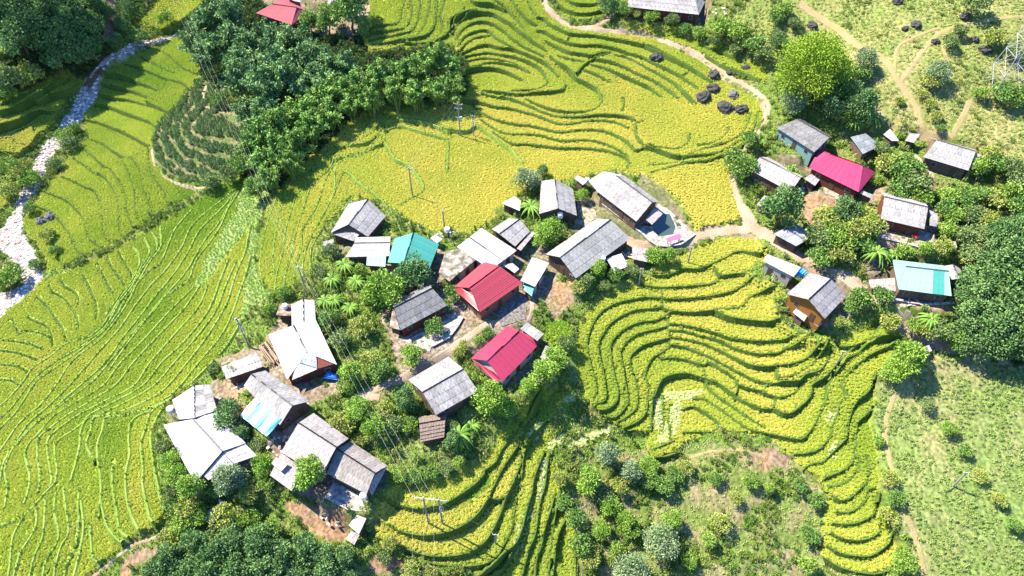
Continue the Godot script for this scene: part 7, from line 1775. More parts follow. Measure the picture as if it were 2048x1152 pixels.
func house(called: String, label: String, category: String, wall: String, y: float, planes: Array, foot: Array, peaks: Array, eaves: Array) -> Node3D:
	var cx := 0.0
	var cz := 0.0
	for i in 4:
		cx += foot[i * 2] * 0.25
		cz += foot[i * 2 + 1] * 0.25
	var o := thing(called, label, category, Vector3(cx, y, cz), "village buildings")
	for pl in planes:
		var pts := PackedVector3Array()
		for i in 4:
			pts.append(Vector3(pl[1 + i * 3] - cx, pl[2 + i * 3], pl[3 + i * 3] - cz))
		roof_plane(o, pl[0], pts)
	# walls stand in from the eaves
	var c := []
	for i in 4:
		var d := Vector2(foot[i * 2] - cx, foot[i * 2 + 1] - cz)
		c.append(d * maxf(0.4, 1.0 - 0.62 / maxf(d.length(), 0.8)))
	if wall == "open":
		var pm := plain_mat("post", lin(0.25, 0.2, 0.16))
		for i in 4:
			var b := Builder.new()
			b.tube(Vector3(c[i].x, -0.6, c[i].y), Vector3(c[i].x, eaves[i] - 0.02, c[i].y), 0.06, 0.06, 6)
			part("post", b.mesh(), pm, o)
		return o
	var w: Array = WALL[wall]
	if not mats.has("wall_grain"):
		mats["wall_grain"] = tri_noise(0.02, 0.6, 31, 4)
	var wm := plain_mat("wall_" + wall, lin(w[0], w[1], w[2]), 0.9, mats["wall_grain"], 0.5)
	var area := 0.0
	for i in 4:
		area += c[i].x * c[(i + 1) % 4].y - c[(i + 1) % 4].x * c[i].y
	var order := [0, 1, 2, 3] if area > 0 else [3, 2, 1, 0]
	var b := Builder.new()
	if peaks.is_empty():
		var t := PackedVector3Array()
		var bt := PackedVector3Array()
		for i in order:
			t.append(Vector3(c[i].x, eaves[i] - 0.10, c[i].y))
			bt.append(Vector3(c[i].x, -1.6, c[i].y))
		b.solid(t, bt)
	else:
		# foot runs a1 a2 b2 b1; ridge ends stand over the short sides b1-a1 and a2-b2
		var rh: float = peaks[0] - 0.22
		var tops := []
		for i in 4:
			tops.append(Vector3(c[i].x, eaves[i] - 0.06, c[i].y))
		var p0 := Vector2(peaks[1] - cx, peaks[2] - cz)
		var p1 := Vector2(peaks[3] - cx, peaks[4] - cz)
		p0 *= maxf(0.3, 1.0 - 0.6 / maxf(p0.length(), 0.8))
		p1 *= maxf(0.3, 1.0 - 0.6 / maxf(p1.length(), 0.8))
		var e0 := Vector3(p0.x, rh, p0.y)
		var e1 := Vector3(p1.x, rh, p1.y)
		var low := []
		for i in 4:
			low.append(Vector3(c[i].x, -1.6, c[i].y))
		var dn := Vector3(0, -0.12, 0)
		if area > 0:
			b.quad(tops[1], tops[0], low[0], low[1])
			b.quad(tops[3], tops[2], low[2], low[3])
			b.quad(tops[2], tops[1], low[1], low[2])
			b.quad(tops[0], tops[3], low[3], low[0])
			b.tri(tops[2], e1, tops[1])
			b.tri(tops[0], e0, tops[3])
			b.quad(e0 + dn, tops[0] + dn, tops[1] + dn, e1 + dn)
			b.quad(e1 + dn, tops[2] + dn, tops[3] + dn, e0 + dn)
		else:
			b.quad(tops[0], tops[1], low[1], low[0])
			b.quad(tops[2], tops[3], low[3], low[2])
			b.quad(tops[1], tops[2], low[2], low[1])
			b.quad(tops[3], tops[0], low[0], low[3])
			b.tri(tops[1], e1, tops[2])
			b.tri(tops[3], e0, tops[0])
			b.quad(e0 + dn, e1 + dn, tops[1] + dn, tops[0] + dn)
			b.quad(e1 + dn, e0 + dn, tops[3] + dn, tops[2] + dn)
		# ridge cap
		var r0 := Vector3(peaks[1] - cx, peaks[0] + 0.07, peaks[2] - cz)
		var r1 := Vector3(peaks[3] - cx, peaks[0] + 0.07, peaks[4] - cz)
		var rc := Builder.new()
		rc.tube(r0, r1, 0.14, 0.14, 6)
		rc.tube(r1, r0, 0.14, 0.14, 6)
		part("ridge_cap", rc.mesh(), roof_mats(planes[0][0])[0], o)
	part("wall", b.mesh(), wm, o)
	# doors and windows on the walls that face the light of the valley
	var dm := plain_mat("door", lin(0.07, 0.045, 0.03))
	var gm := plain_mat("window_dark", lin(0.03, 0.035, 0.04), 0.2)
	var fm := plain_mat("window_frame", lin(0.3, 0.24, 0.18))
	for i in 4:
		var a: Vector2 = c[i]
		var d: Vector2 = c[(i + 1) % 4]
		var along := (d - a)
		var out := Vector2(along.y, -along.x).normalized()
		if out.dot((a + d) * 0.5) < 0:
			out = -out
		if out.y < 0.25 or along.length() < 2.6:
			continue
		var n := maxi(1, int(along.length() / 2.6))
		var top := minf(eaves[i], eaves[(i + 1) % 4]) - 0.35
		var bs := Basis(Vector3(along.normalized().x, 0, along.normalized().y), Vector3.UP, Vector3(out.x, 0, out.y))
		for k in n:
			var at := a.lerp(d, (k + 0.5) / n) + out * 0.01
			var bb := Builder.new()
			if k == n / 2:
				bb.box(Vector3(at.x, minf(2.0, top) * 0.5, at.y), Vector3(0.5, minf(2.0, top) * 0.5, 0.05), Color.WHITE, bs)
				part("door", bb.mesh(), dm, o)
			else:
				bb.box(Vector3(at.x, top - 0.75, at.y), Vector3(0.5, 0.45, 0.04), Color.WHITE, bs)
				var fr := part("window", bb.mesh(), fm, o)
				var pb := Builder.new()
				pb.box(Vector3(at.x + out.x * 0.03, top - 0.75, at.y + out.y * 0.03), Vector3(0.42, 0.37, 0.03), Color.WHITE, bs)
				part("pane", pb.mesh(), gm, fr)
	return o

# ---------------------------------------------------------------- plants
func leaf(b: Builder, at: Vector3, dir: Vector3, long: float, wide: float, col: Color, r: RandomNumberGenerator) -> void:
	var side := dir.cross(Vector3(r.randf_range(-1, 1), r.randf_range(-0.3, 1), r.randf_range(-1, 1))).normalized() * wide
	b.quad(at - side * 0.5, at + dir * long * 0.4 + side * -1.0, at + dir * long, at + dir * long * 0.45 + side, col)

func lobed_crown(seed_: int, lobes: int, leaves: int, size: float, flat: float, c0: Color, c1: Color, spread := 0.62) -> ArrayMesh:
	var r := RandomNumberGenerator.new()
	r.seed = seed_
	var b := Builder.new()
	var centres := []
	for i in lobes:
		var y := r.randf_range(-0.35, 1.0)
		var a := r.randf() * TAU
		var rad := sqrt(maxf(0.0, 1.0 - y * y * 0.9)) * r.randf_range(0.55, 1.0)
		centres.append([Vector3(cos(a) * rad * spread, 0.95 + y * 0.62 * flat, sin(a) * rad * spread), r.randf_range(0.24, 0.42), r.randf_range(0.78, 1.2), r.randf()])
	for i in leaves:
		var l: Array = centres[i % lobes]
		var d := Vector3(r.randfn(), r.randfn() + 0.25, r.randfn()).normalized()
		var at: Vector3 = l[0] + d * l[1] * pow(r.randf(), 0.33)
		var dir := (d + Vector3(r.randfn(), r.randfn() - 0.2, r.randfn()) * 0.7).normalized()
		var f: float = l[2] * r.randf_range(0.8, 1.2)
		var col: Color = c0.lerp(c1, clampf(l[3] + r.randf_range(-0.25, 0.25), 0, 1)) * f
		leaf(b, at, dir, size * r.randf_range(0.7, 1.4), size * 0.32, col, r)
	return b.mesh()

func bamboo_crown(seed_: int, c0: Color, c1: Color) -> ArrayMesh:
	var r := RandomNumberGenerator.new()
	r.seed = seed_
	var b := Builder.new()
	for i in 22:
		var a := TAU * i / 22.0 * 2.4 + r.randf_range(-0.3, 0.3)
		var out := r.randf_range(0.15, 0.95)
		var tall := r.randf_range(1.5, 2.3) * (1.15 - out * 0.45)
		var tip := Vector3(cos(a) * out, tall, sin(a) * out)
		var f := r.randf_range(0.75, 1.2)
		var mixc := r.randf()
		for k in 140:
			var t := 0.4 + 0.6 * pow(r.randf(), 0.7)
			var stem := Vector3(tip.x * t * t, tip.y * (t * 1.35 - 0.35 * t * t * t), tip.z * t * t)
			var bush := 0.26 * (1.1 - 0.55 * t)
			var at := stem + Vector3(r.randfn(), r.randfn() * 0.8, r.randfn()) * bush * 0.48
			var dir := (Vector3(cos(a), -0.5, sin(a)) + Vector3(r.randfn(), r.randfn() * 0.6, r.randfn()) * 0.7).normalized()
			leaf(b, at, dir, r.randf_range(0.11, 0.20), 0.034, c0.lerp(c1, clampf(mixc + r.randf_range(-0.3, 0.3), 0, 1)) * f * r.randf_range(0.8, 1.2), r)
	return b.mesh()

func trunk_mesh(seed_: int, tall: float, rad: float, limbs: int) -> ArrayMesh:
	var r := RandomNumberGenerator.new()
	r.seed = seed_
	var b := Builder.new()
	var p := Vector3(0, -0.25, 0)
	for i in 4:
		var q := Vector3(r.randf_range(-0.05, 0.05), tall * (i + 1) / 4.0, r.randf_range(-0.05, 0.05))
		b.tube(p, q, rad * (1.0 - i * 0.2), rad * (0.8 - i * 0.2), 7)
		p = q
	for i in limbs:
		var a := TAU * i / limbs + r.randf_range(-0.3, 0.3)
		b.tube(Vector3(0, tall * r.randf_range(0.5, 0.9), 0), Vector3(cos(a) * 0.5, tall * 1.35, sin(a) * 0.5), rad * 0.45, rad * 0.15, 5)
	return b.mesh()

func culm_mesh(seed_: int) -> ArrayMesh:
	var r := RandomNumberGenerator.new()
	r.seed = seed_
	var b := Builder.new()
	for i in 14:
		var a := r.randf() * TAU
		var o := Vector3(cos(a), 0, sin(a))
		var p := o * 0.12 + Vector3(0, -0.2, 0)
		for k in 4:
			var t := (k + 1) / 4.0
			var q := o * (0.12 + 0.5 * t * t) + Vector3(0, 1.7 * t, 0)
			b.tube(p, q, 0.018, 0.014, 5)
			p = q
	return b.mesh()

var protos := {}

func proto(kind: String, variant: int) -> Node3D:
	var key := kind + str(variant)
	if protos.has(key):
		return protos[key]
	var o := Node3D.new()
	var lm := vertex_mat("leaf", 0.7, Color(0.55, 0.55, 0.55))
	var bark := plain_mat("bark", lin(0.13, 0.095, 0.065))
	var s := 100 + variant * 17
	match kind:
		"bamboo":
			part("culms", culm_mesh(s), plain_mat("culm", lin(0.16, 0.2, 0.06)), o)
			part("crown", bamboo_crown(s, Color(0.08, 0.17, 0.055), Color(0.18, 0.29, 0.10)), lm, o)
		"greenbamboo":
			part("culms", culm_mesh(s), plain_mat("culm", lin(0.16, 0.2, 0.06)), o)
			part("crown", bamboo_crown(s + 5, Color(0.085, 0.20, 0.04), Color(0.22, 0.34, 0.07)), lm, o)
		"broad":
			part("trunk", trunk_mesh(s, 0.8, 0.07, 4), bark, o)
			part("crown", lobed_crown(s, 20, 3200, 0.11, 1.0, Color(0.11, 0.22, 0.04), Color(0.22, 0.32, 0.08)), lm, o)
		"dark":
			part("trunk", trunk_mesh(s, 0.8, 0.07, 4), bark, o)
			part("crown", lobed_crown(s, 13 + variant, 3200, 0.11, 1.15, Color(0.07, 0.15, 0.045), Color(0.15, 0.25, 0.08), 0.68), lm, o)
		"grey":
			part("trunk", trunk_mesh(s, 0.7, 0.06, 4), bark, o)
			part("crown", lobed_crown(s, 20, 3400, 0.09, 0.95, Color(0.14, 0.22, 0.09), Color(0.25, 0.32, 0.16)), lm, o)
		"feather":
			part("trunk", trunk_mesh(s, 0.8, 0.055, 6), bark, o)
			part("crown", lobed_crown(s, 52, 22000, 0.045, 1.05, Color(0.13, 0.25, 0.02), Color(0.25, 0.34, 0.035), 0.78), lm, o)
		"round":
			part("trunk", trunk_mesh(s, 0.7, 0.06, 4), bark, o)
			part("crown", lobed_crown(s, 18, 2800, 0.11, 0.9, Color(0.12, 0.25, 0.03), Color(0.24, 0.36, 0.06), 0.66), lm, o)
		"shrub":
			part("stems", trunk_mesh(s, 0.4, 0.04, 5), bark, o)
			var tint := [[Color(0.13, 0.25, 0.03), Color(0.24, 0.33, 0.07)], [Color(0.09, 0.19, 0.04), Color(0.17, 0.27, 0.06)], [Color(0.20, 0.27, 0.04), Color(0.32, 0.34, 0.10)], [Color(0.10, 0.18, 0.05), Color(0.20, 0.25, 0.09)]]
			part("foliage", lobed_crown(s, 15, 1500, 0.15, 0.6, tint[variant % 4][0], tint[variant % 4][1], 0.75), lm, o)
		"banana":
			var b := Builder.new()
			b.tube(Vector3(0, -0.2, 0), Vector3(0, 0.9, 0), 0.12, 0.08, 8)
			part("stem", b.mesh(), plain_mat("banana_stem", lin(0.25, 0.24, 0.1)), o)
			var r := RandomNumberGenerator.new()
			r.seed = s
			for i in 16:
				var lb := Builder.new()
				var a := TAU * i * 0.382 + r.randf_range(-0.2, 0.2)
				var d := Vector3(cos(a), 0, sin(a))
				var side := Vector3(-d.z, 0, d.x)
				var rise := r.randf_range(0.5, 1.2)
				var pts := []
				for k in 8:
					var t := k / 7.0
					pts.append(Vector3(0, 0.85, 0) + d * t * r.randf_range(1.15, 1.25) + Vector3(0, rise * t - (rise + 0.5) * t * t * 0.9, 0))
				var col := Color(0.08, 0.18, 0.025).lerp(Color(0.17, 0.29, 0.05), r.randf())
				for k in 7:
					var w0 := 0.095 * sin(PI * clampf(k / 7.0 * 0.9 + 0.08, 0, 1))
					var w1 := 0.095 * sin(PI * clampf((k + 1) / 7.0 * 0.9 + 0.08, 0, 1)) if k < 6 else 0.02
					var dr := Vector3(0, 0.05, 0)
					lb.quad(pts[k], pts[k + 1], pts[k + 1] + side * w1 - dr, pts[k] + side * w0 - dr, col)
					lb.quad(pts[k] - side * w0 - dr, pts[k + 1] - side * w1 - dr, pts[k + 1], pts[k], col * 0.95)
				part("leaf", lb.mesh(), lm, o)
	protos[key] = o
	return o

func build_plants() -> void:
	var kinds := ["bamboo", "greenbamboo", "broad", "dark", "feather", "grey", "banana", "round", "shrub"]
	var many := {"bamboo": 4, "greenbamboo": 4, "broad": 2, "dark": 5, "feather": 1, "grey": 3, "banana": 3, "round": 4, "shrub": 8}
	var group := {"bamboo": "bamboo grove", "greenbamboo": "bamboo grove", "banana": "banana plants", "shrub": "shrubs of the hillside"}
	var i := 0
	for p in PLANTS:
		var kind: String = kinds[p[1]]
		rng.seed = 5000 + i
		var o: Node3D = proto(kind, rng.randi() % int(many[kind])).duplicate()
		o.name = numbered(p[0])
		add_child(o)
		var r: float = p[4]
		var tall := 1.0
		o.position = Vector3(p[2], ground(p[2], p[3]) - 0.05, p[3])
		o.rotation.y = rng.randf() * TAU
		o.scale = Vector3(r, r * tall * rng.randf_range(0.9, 1.15), r)
		tag(o, p[5], {"bamboo": "bamboo", "greenbamboo": "bamboo", "banana": "banana plant", "shrub": "shrub"}.get(kind, "tree"), group.get(kind, "trees around the village"))
		i += 1
	for k in protos:
		protos[k].free()

func build_undergrowth() -> void:
	var clump := lobed_crown(901, 7, 170, 0.30, 0.5, Color(0.8, 0.8, 0.8), Color(1.15, 1.1, 1.0), 0.7)
	var blade := tuft_mesh(9, 0.42, 0.40, 0.05, 77, 0.7)
	var corn := tuft_mesh(12, 0.75, 1.5, 0.07, 78, 0.8)
	var lm := vertex_mat("leaf", 0.7, Color(0.55, 0.55, 0.55))
	var sets := {"undergrowth": [[], []], "grass": [[], []], "crop": [[], []], "corn": [[], []], "forest": [[], []], "tall": [[], []]}
	rng.seed = 4242
	for j in range(1, NZ - 1):
		for i in range(1, NX - 1):
			var k := j * NX + i
			var q := zone[k]
			if is_rice(k) or q == STREAM or q == WATER:
				continue
			var x := GX0 + (i + rng.randf_range(-0.5, 0.5)) * CELL
			var z := GZ0 + (j + rng.randf_range(-0.5, 0.5)) * CELL
			var y := ground(x, z)
			var a := fine.get_noise_2d(x * 0.7, z * 0.7) + 0.4 * noise.get_noise_2d(x, z)
			var roll := rng.randf()
			var sc := rng.randf_range(0.7, 1.3)
			var turn := Basis(Vector3.UP, rng.randf() * TAU)
			match q:
				SCRUB, SAND:
					if on_path(x, z):
						continue
					if roll > 0.93:
						sets["tall"][0].append(Transform3D(turn.scaled(Vector3(sc * 0.9, sc * 0.75, sc * 0.9)), Vector3(x, y - 0.05, z)))
						sets["tall"][1].append(Color(0.15, 0.28, 0.04).lerp(Color(0.36, 0.36, 0.14), rng.randf()) * rng.randf_range(0.8, 1.15))
					if a > 0.02 and roll < 0.30 + a:
						sets["undergrowth"][0].append(Transform3D(turn.scaled(Vector3.ONE * sc * 0.62), Vector3(x, y - 0.35, z)))
						sets["undergrowth"][1].append(Color(0.11, 0.22, 0.03).lerp(Color(0.26, 0.32, 0.08), rng.randf() * 0.6 + clampf(a, 0, 0.4)) * rng.randf_range(0.8, 1.15))
					elif roll < 0.85:
						sets["grass"][0].append(Transform3D(turn.scaled(Vector3(sc, sc * 0.7, sc)), Vector3(x, y - 0.05, z)))
						sets["grass"][1].append(Color(0.16, 0.28, 0.03).lerp(Color(0.27, 0.33, 0.08), rng.randf()) * rng.randf_range(0.85, 1.1))
				SCRUB2:
					if a > 0.04 and roll < 0.45:
						sets["undergrowth"][0].append(Transform3D(turn.scaled(Vector3.ONE * sc * 0.6), Vector3(x, y - 0.35, z)))
						sets["undergrowth"][1].append(Color(0.10, 0.21, 0.03).lerp(Color(0.24, 0.31, 0.07), rng.randf()) * rng.randf_range(0.8, 1.15))
					elif roll < 0.55:
						sets["grass"][0].append(Transform3D(turn.scaled(Vector3(sc, sc * 0.7, sc)), Vector3(x, y - 0.05, z)))
						sets["grass"][1].append(Color(0.19, 0.29, 0.05).lerp(Color(0.33, 0.34, 0.13), rng.randf()) * rng.randf_range(0.85, 1.1))
				HILL:
					if on_path(x, z):
						continue
					if a > 0.22 and roll < 0.35:
						sets["undergrowth"][0].append(Transform3D(turn.scaled(Vector3(sc * 0.5, sc * 0.4, sc * 0.5)), Vector3(x, y - 0.25, z)))
						sets["undergrowth"][1].append(Color(0.13, 0.22, 0.04).lerp(Color(0.25, 0.30, 0.08), rng.randf()))
					elif roll < 0.75 + a:
						sets["grass"][0].append(Transform3D(turn.scaled(Vector3(sc, sc * 0.7, sc)), Vector3(x, y - 0.05, z)))
						sets["grass"][1].append(Color(0.18, 0.28, 0.05).lerp(Color(0.36, 0.36, 0.13), rng.randf()) * rng.randf_range(0.8, 1.1))
				BANK, GREEN:
					sets["grass"][0].append(Transform3D(turn.scaled(Vector3(sc, sc * 0.8, sc)), Vector3(x, y - 0.05, z)))
					sets["grass"][1].append(Color(0.20, 0.36, 0.05).lerp(Color(0.36, 0.44, 0.15), rng.randf()) * rng.randf_range(0.85, 1.1))
				CROP:
					if on_path(x, z):
						continue
					for e in 3:
						if rng.randf() < 0.45 + a:
							var o := Vector3(x + rng.randf_range(-0.4, 0.4), y - 0.05, z + rng.randf_range(-0.4, 0.4))
							sets["crop"][0].append(Transform3D(Basis(Vector3.UP, rng.randf() * TAU).scaled(Vector3(sc * 0.8, sc, sc * 0.8)), o))
							sets["crop"][1].append(Color(0.15, 0.27, 0.05).lerp(Color(0.31, 0.37, 0.12), rng.randf()) * rng.randf_range(0.8, 1.15))
				CORN:
					if fmod(absf(ground(x, z) * 1.1), 1.0) < 0.62:
						sets["corn"][0].append(Transform3D(turn.scaled(Vector3(sc * 0.8, sc * 0.7, sc * 0.8)), Vector3(x, y - 0.05, z)))
						sets["corn"][1].append(Color(0.12, 0.22, 0.06).lerp(Color(0.30, 0.37, 0.15), rng.randf()) * rng.randf_range(0.8, 1.1))
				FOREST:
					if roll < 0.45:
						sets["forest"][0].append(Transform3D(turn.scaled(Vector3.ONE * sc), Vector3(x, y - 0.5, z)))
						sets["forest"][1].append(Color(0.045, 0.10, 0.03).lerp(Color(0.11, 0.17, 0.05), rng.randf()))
				YARD, SOIL:
					if q == YARD and a > 0.16 and roll < 0.16 and not on_path(x, z):
						sets["undergrowth"][0].append(Transform3D(turn.scaled(Vector3.ONE * sc * 0.5), Vector3(x, y - 0.3, z)))
						sets["undergrowth"][1].append(Color(0.12, 0.23, 0.03).lerp(Color(0.26, 0.32, 0.08), rng.randf()) * rng.randf_range(0.8, 1.15))
					elif a > 0.0 and roll < 0.4 and not on_path(x, z):
						sets["grass"][0].append(Transform3D(turn.scaled(Vector3(sc * 0.7, sc * 0.4, sc * 0.7)), Vector3(x, y - 0.05, z)))
						sets["grass"][1].append(Color(0.18, 0.28, 0.04).lerp(Color(0.34, 0.34, 0.12), rng.randf()))
	for s in sets:
		print(s, " ", sets[s][0].size())
	var names := {"undergrowth": ["undergrowth", clump, "leafy scrub covering the slopes and gaps between houses", "scrub"], "grass": ["meadow_grass", blade, "rough grass on slopes, banks and verges", "grass"], "crop": ["hill_crop", blade, "low green crop on the bare slope at the bottom right", "crop"], "corn": ["maize_rows", corn, "rows of maize on the dark mound by the stream paddies", "maize"], "tall": ["tall_weeds", corn, "tall spiky weeds and maize between the houses", "weeds"], "forest": ["forest_floor", clump, "dark undergrowth below the bamboo and forest trees", "undergrowth"]}
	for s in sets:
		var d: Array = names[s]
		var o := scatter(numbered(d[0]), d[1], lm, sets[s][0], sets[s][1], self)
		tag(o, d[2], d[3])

var path_cells := {}

func on_path(x: float, z: float) -> bool:
	return path_cells.has(Vector2i(floori(x * 2.0), floori(z * 2.0)))

func build_paths() -> void:
	var pm := vertex_mat("path", 0.95, Color(0, 0, 0), tri_noise(0.03, 0.6, 41, 4), 0.25)
	for p in PATHS:
		var line := smooth_line(p[2], 0.6)
		var w: float = p[0] * 0.4
		var trail: bool = p[1].contains("track") or p[1].contains("trail") or p[1].contains("worn")
		if trail:
			w *= 0.75
		var b := Builder.new()
		var prev := []
		for s in line.size():
			var d := (line[mini(s + 1, line.size() - 1)] - line[maxi(s - 1, 0)]).normalized()
			var n := Vector2(-d.y, d.x)
			var row := []
			for e in 5:
				var t := (e - 2) * 0.5
				var edge := 1.0 + 0.5 * fine.get_noise_2d(line[s].x * 3.0 + t * 20.0, line[s].y * 3.0)
				var q := line[s] + n * w * t * edge
				row.append(Vector3(q.x, ground(q.x, q.y) + (0.10 if absf(t) < 0.8 else 0.02), q.y))
			var g := 0.5 + fine.get_noise_2d(line[s].x, line[s].y)
			var col := Color(0.42, 0.34, 0.25).lerp(Color(0.38, 0.27, 0.18), clampf(g, 0, 1))
			if trail:
				col = Color(0.38, 0.29, 0.16).lerp(Color(0.33, 0.29, 0.12), clampf(g, 0, 1))
			if not prev.is_empty():
				for e in 4:
					b.quad(prev[e], row[e], row[e + 1], prev[e + 1], col)
			prev = row
			for u in range(-4, 5):
				for v in range(-4, 5):
					if Vector2(u, v).length() * 0.5 <= w * 0.9 + 0.2:
						path_cells[Vector2i(floori(line[s].x * 2.0) + u, floori(line[s].y * 2.0) + v)] = true
		var o := part(numbered("footpath"), b.mesh(), pm, self)
		o.set_meta("kind", "structure")
		o.set_meta("label", p[1])

# ---------------------------------------------------------------- stones, poles and small things
func rock_mesh(seed_: int, rough := 0.28) -> ArrayMesh:
	var n := FastNoiseLite.new()
	n.seed = seed_
	n.frequency = 0.9
	var sp := SphereMesh.new()
	sp.radial_segments = 14
	sp.rings = 8
	sp.radius = 1.0
	sp.height = 2.0
	var a := sp.get_mesh_arrays()
	var v: PackedVector3Array = a[Mesh.ARRAY_VERTEX]
	for i in v.size():
		var d := v[i]
		var f := 1.0 + rough * 2.0 * n.get_noise_3d(d.x * 1.4, d.y * 1.4, d.z * 1.4) + rough * 0.6 * n.get_noise_3d(d.x * 4.0, d.y * 4.0, d.z * 4.0)
		v[i] = Vector3(d.x * f, d.y * f * 0.75, d.z * f)
	var st := SurfaceTool.new()
	st.begin(Mesh.PRIMITIVE_TRIANGLES)
	var ix: PackedInt32Array = a[Mesh.ARRAY_INDEX]
	for k in ix:
		st.set_smooth_group(-1)
		st.add_vertex(v[k])
	st.generate_normals()
	return st.commit()

func build_stones() -> void:
	var dark := plain_mat("boulder", lin(0.12, 0.118, 0.115), 0.9, tri_noise(0.03, 0.3, 51, 5), 0.4)
	var pale := plain_mat("boulder_pale", lin(0.24, 0.235, 0.23), 0.9, tri_noise(0.03, 0.4, 52, 5), 0.4)
	var i := 0
	for s in BOULDERS:
		var o := part(numbered("boulder"), rock_mesh(300 + i), pale if s[3] else dark, self)
		o.position = Vector3(s[0], ground(s[0], s[1]) + s[2] * 0.25, s[1])
		o.scale = Vector3(s[2], s[2] * 0.9, s[2] * 0.8) * 1.15
		o.rotation.y = i * 1.3
		tag(o, s[4], "boulder", "boulders on the hillside")
		i += 1
	# the stream's stones
	var xf := []
	var cols := []
	rng.seed = 99
	for k in zone.size():
		if zone[k] == STREAM:
			for e in 2:
				if rng.randf() < 0.55:
					var x := GX0 + (k % NX + rng.randf_range(-0.5, 0.5)) * CELL
					var z := GZ0 + (k / NX + rng.randf_range(-0.5, 0.5)) * CELL
					var sc := 0.12 + 0.38 * pow(rng.randf(), 2.5)
					xf.append(Transform3D(Basis(Vector3.UP, rng.randf() * TAU).scaled(Vector3(sc, sc * 0.8, sc * 0.8)), Vector3(x, ground(x, z) + sc * 0.1, z)))
					var g := rng.randf_range(0.42, 0.7)
					cols.append(Color(g, g * 0.96, g * 0.92) if rng.randf() < 0.8 else Color(0.3, 0.22, 0.17))
	var sp := rock_mesh(77, 0.2)
	var o2 := scatter("stream_stones", sp, vertex_mat("stone", 0.85), xf, cols, self)
	tag(o2, "pale stones lying in the rocky stream bed", "stones")

func slab_mesh(poly: Array, y: float, thick: float) -> ArrayMesh:
	var pts := PackedVector2Array()
	for i in range(0, poly.size(), 2):
		pts.append(Vector2(poly[i], poly[i + 1]))
	if not Geometry2D.is_polygon_clockwise(pts):
		pts.reverse()
	var b := Builder.new()
	var ix := Geometry2D.triangulate_polygon(pts)
	for i in range(0, ix.size(), 3):
		var t := [pts[ix[i]], pts[ix[i + 1]], pts[ix[i + 2]]]
		var a := Vector3(t[0].x, y, t[0].y)
		var c := Vector3(t[1].x, y, t[1].y)
		var d := Vector3(t[2].x, y, t[2].y)
		if (d - a).cross(c - a).y < 0:
			b.tri(a, d, c)
		else:
			b.tri(a, c, d)
	for i in pts.size():
		var p := pts[i]
		var q := pts[(i + 1) % pts.size()]
		b.quad(Vector3(p.x, y, p.y), Vector3(q.x, y, q.y), Vector3(q.x, y - thick, q.y), Vector3(p.x, y - thick, p.y))
	return b.mesh()

func build_yards() -> void:
	var tex := tri_noise(0.012, 0.45, 61, 5)
	var mm := {"pale": plain_mat("yard_pale", lin(0.50, 0.46, 0.40), 0.9, tex, 0.12), "tan": plain_mat("yard_tan", lin(0.46, 0.38, 0.28), 0.9, tex, 0.12), "stained": plain_mat("yard_stained", lin(0.22, 0.20, 0.18), 0.9, tex, 0.2)}
	var pond := StandardMaterial3D.new()
	pond.albedo_color = lin(0.035, 0.055, 0.045)
	pond.roughness = 0.12
	mm["pond"] = pond
	for y in YARDS:
		var o := part(numbered("pond" if y[0] == "pond" else "concrete_yard"), slab_mesh(y[3], y[2], 0.9), mm[y[0]], self)
		o.set_meta("kind", "structure")
		o.set_meta("label", y[1])
	var stone := plain_mat("wall_stone", lin(0.30, 0.27, 0.23), 0.95, tri_noise(0.03, 0.45, 62, 4), 0.4)
	var cap := plain_mat("wall_cap", lin(0.55, 0.53, 0.49), 0.9, tex, 0.3)
	for w in WALLS:
		var pts: Array = w[2]
		var o := thing("retaining_wall", w[0], "wall", Vector3(pts[0], 0, pts[1]), "village walls")
		for i in range(0, pts.size() - 3, 2):
			var a := Vector2(pts[i] - pts[0], pts[i + 1] - pts[1])
			var c := Vector2(pts[i + 2] - pts[0], pts[i + 3] - pts[1])
			var d := (c - a).normalized()
			var n := Vector2(-d.y, d.x) * 0.18
			c += d * 0.1
			var bs := Basis(Vector3(d.x, 0, d.y), Vector3.UP, Vector3(-d.y, 0, d.x))
			var m := (a + c) * 0.5
			var b := Builder.new()
			b.box(Vector3(m.x, w[1] - 0.9, m.y), Vector3(a.distance_to(c) * 0.5, 0.9, 0.18), Color.WHITE, bs)
			part("masonry", b.mesh(), stone, o)
			var cb := Builder.new()
			cb.box(Vector3(m.x, w[1] + 0.05, m.y), Vector3(a.distance_to(c) * 0.5 + 0.02, 0.05, 0.23), Color.WHITE, bs)
			part("coping", cb.mesh(), cap, o)

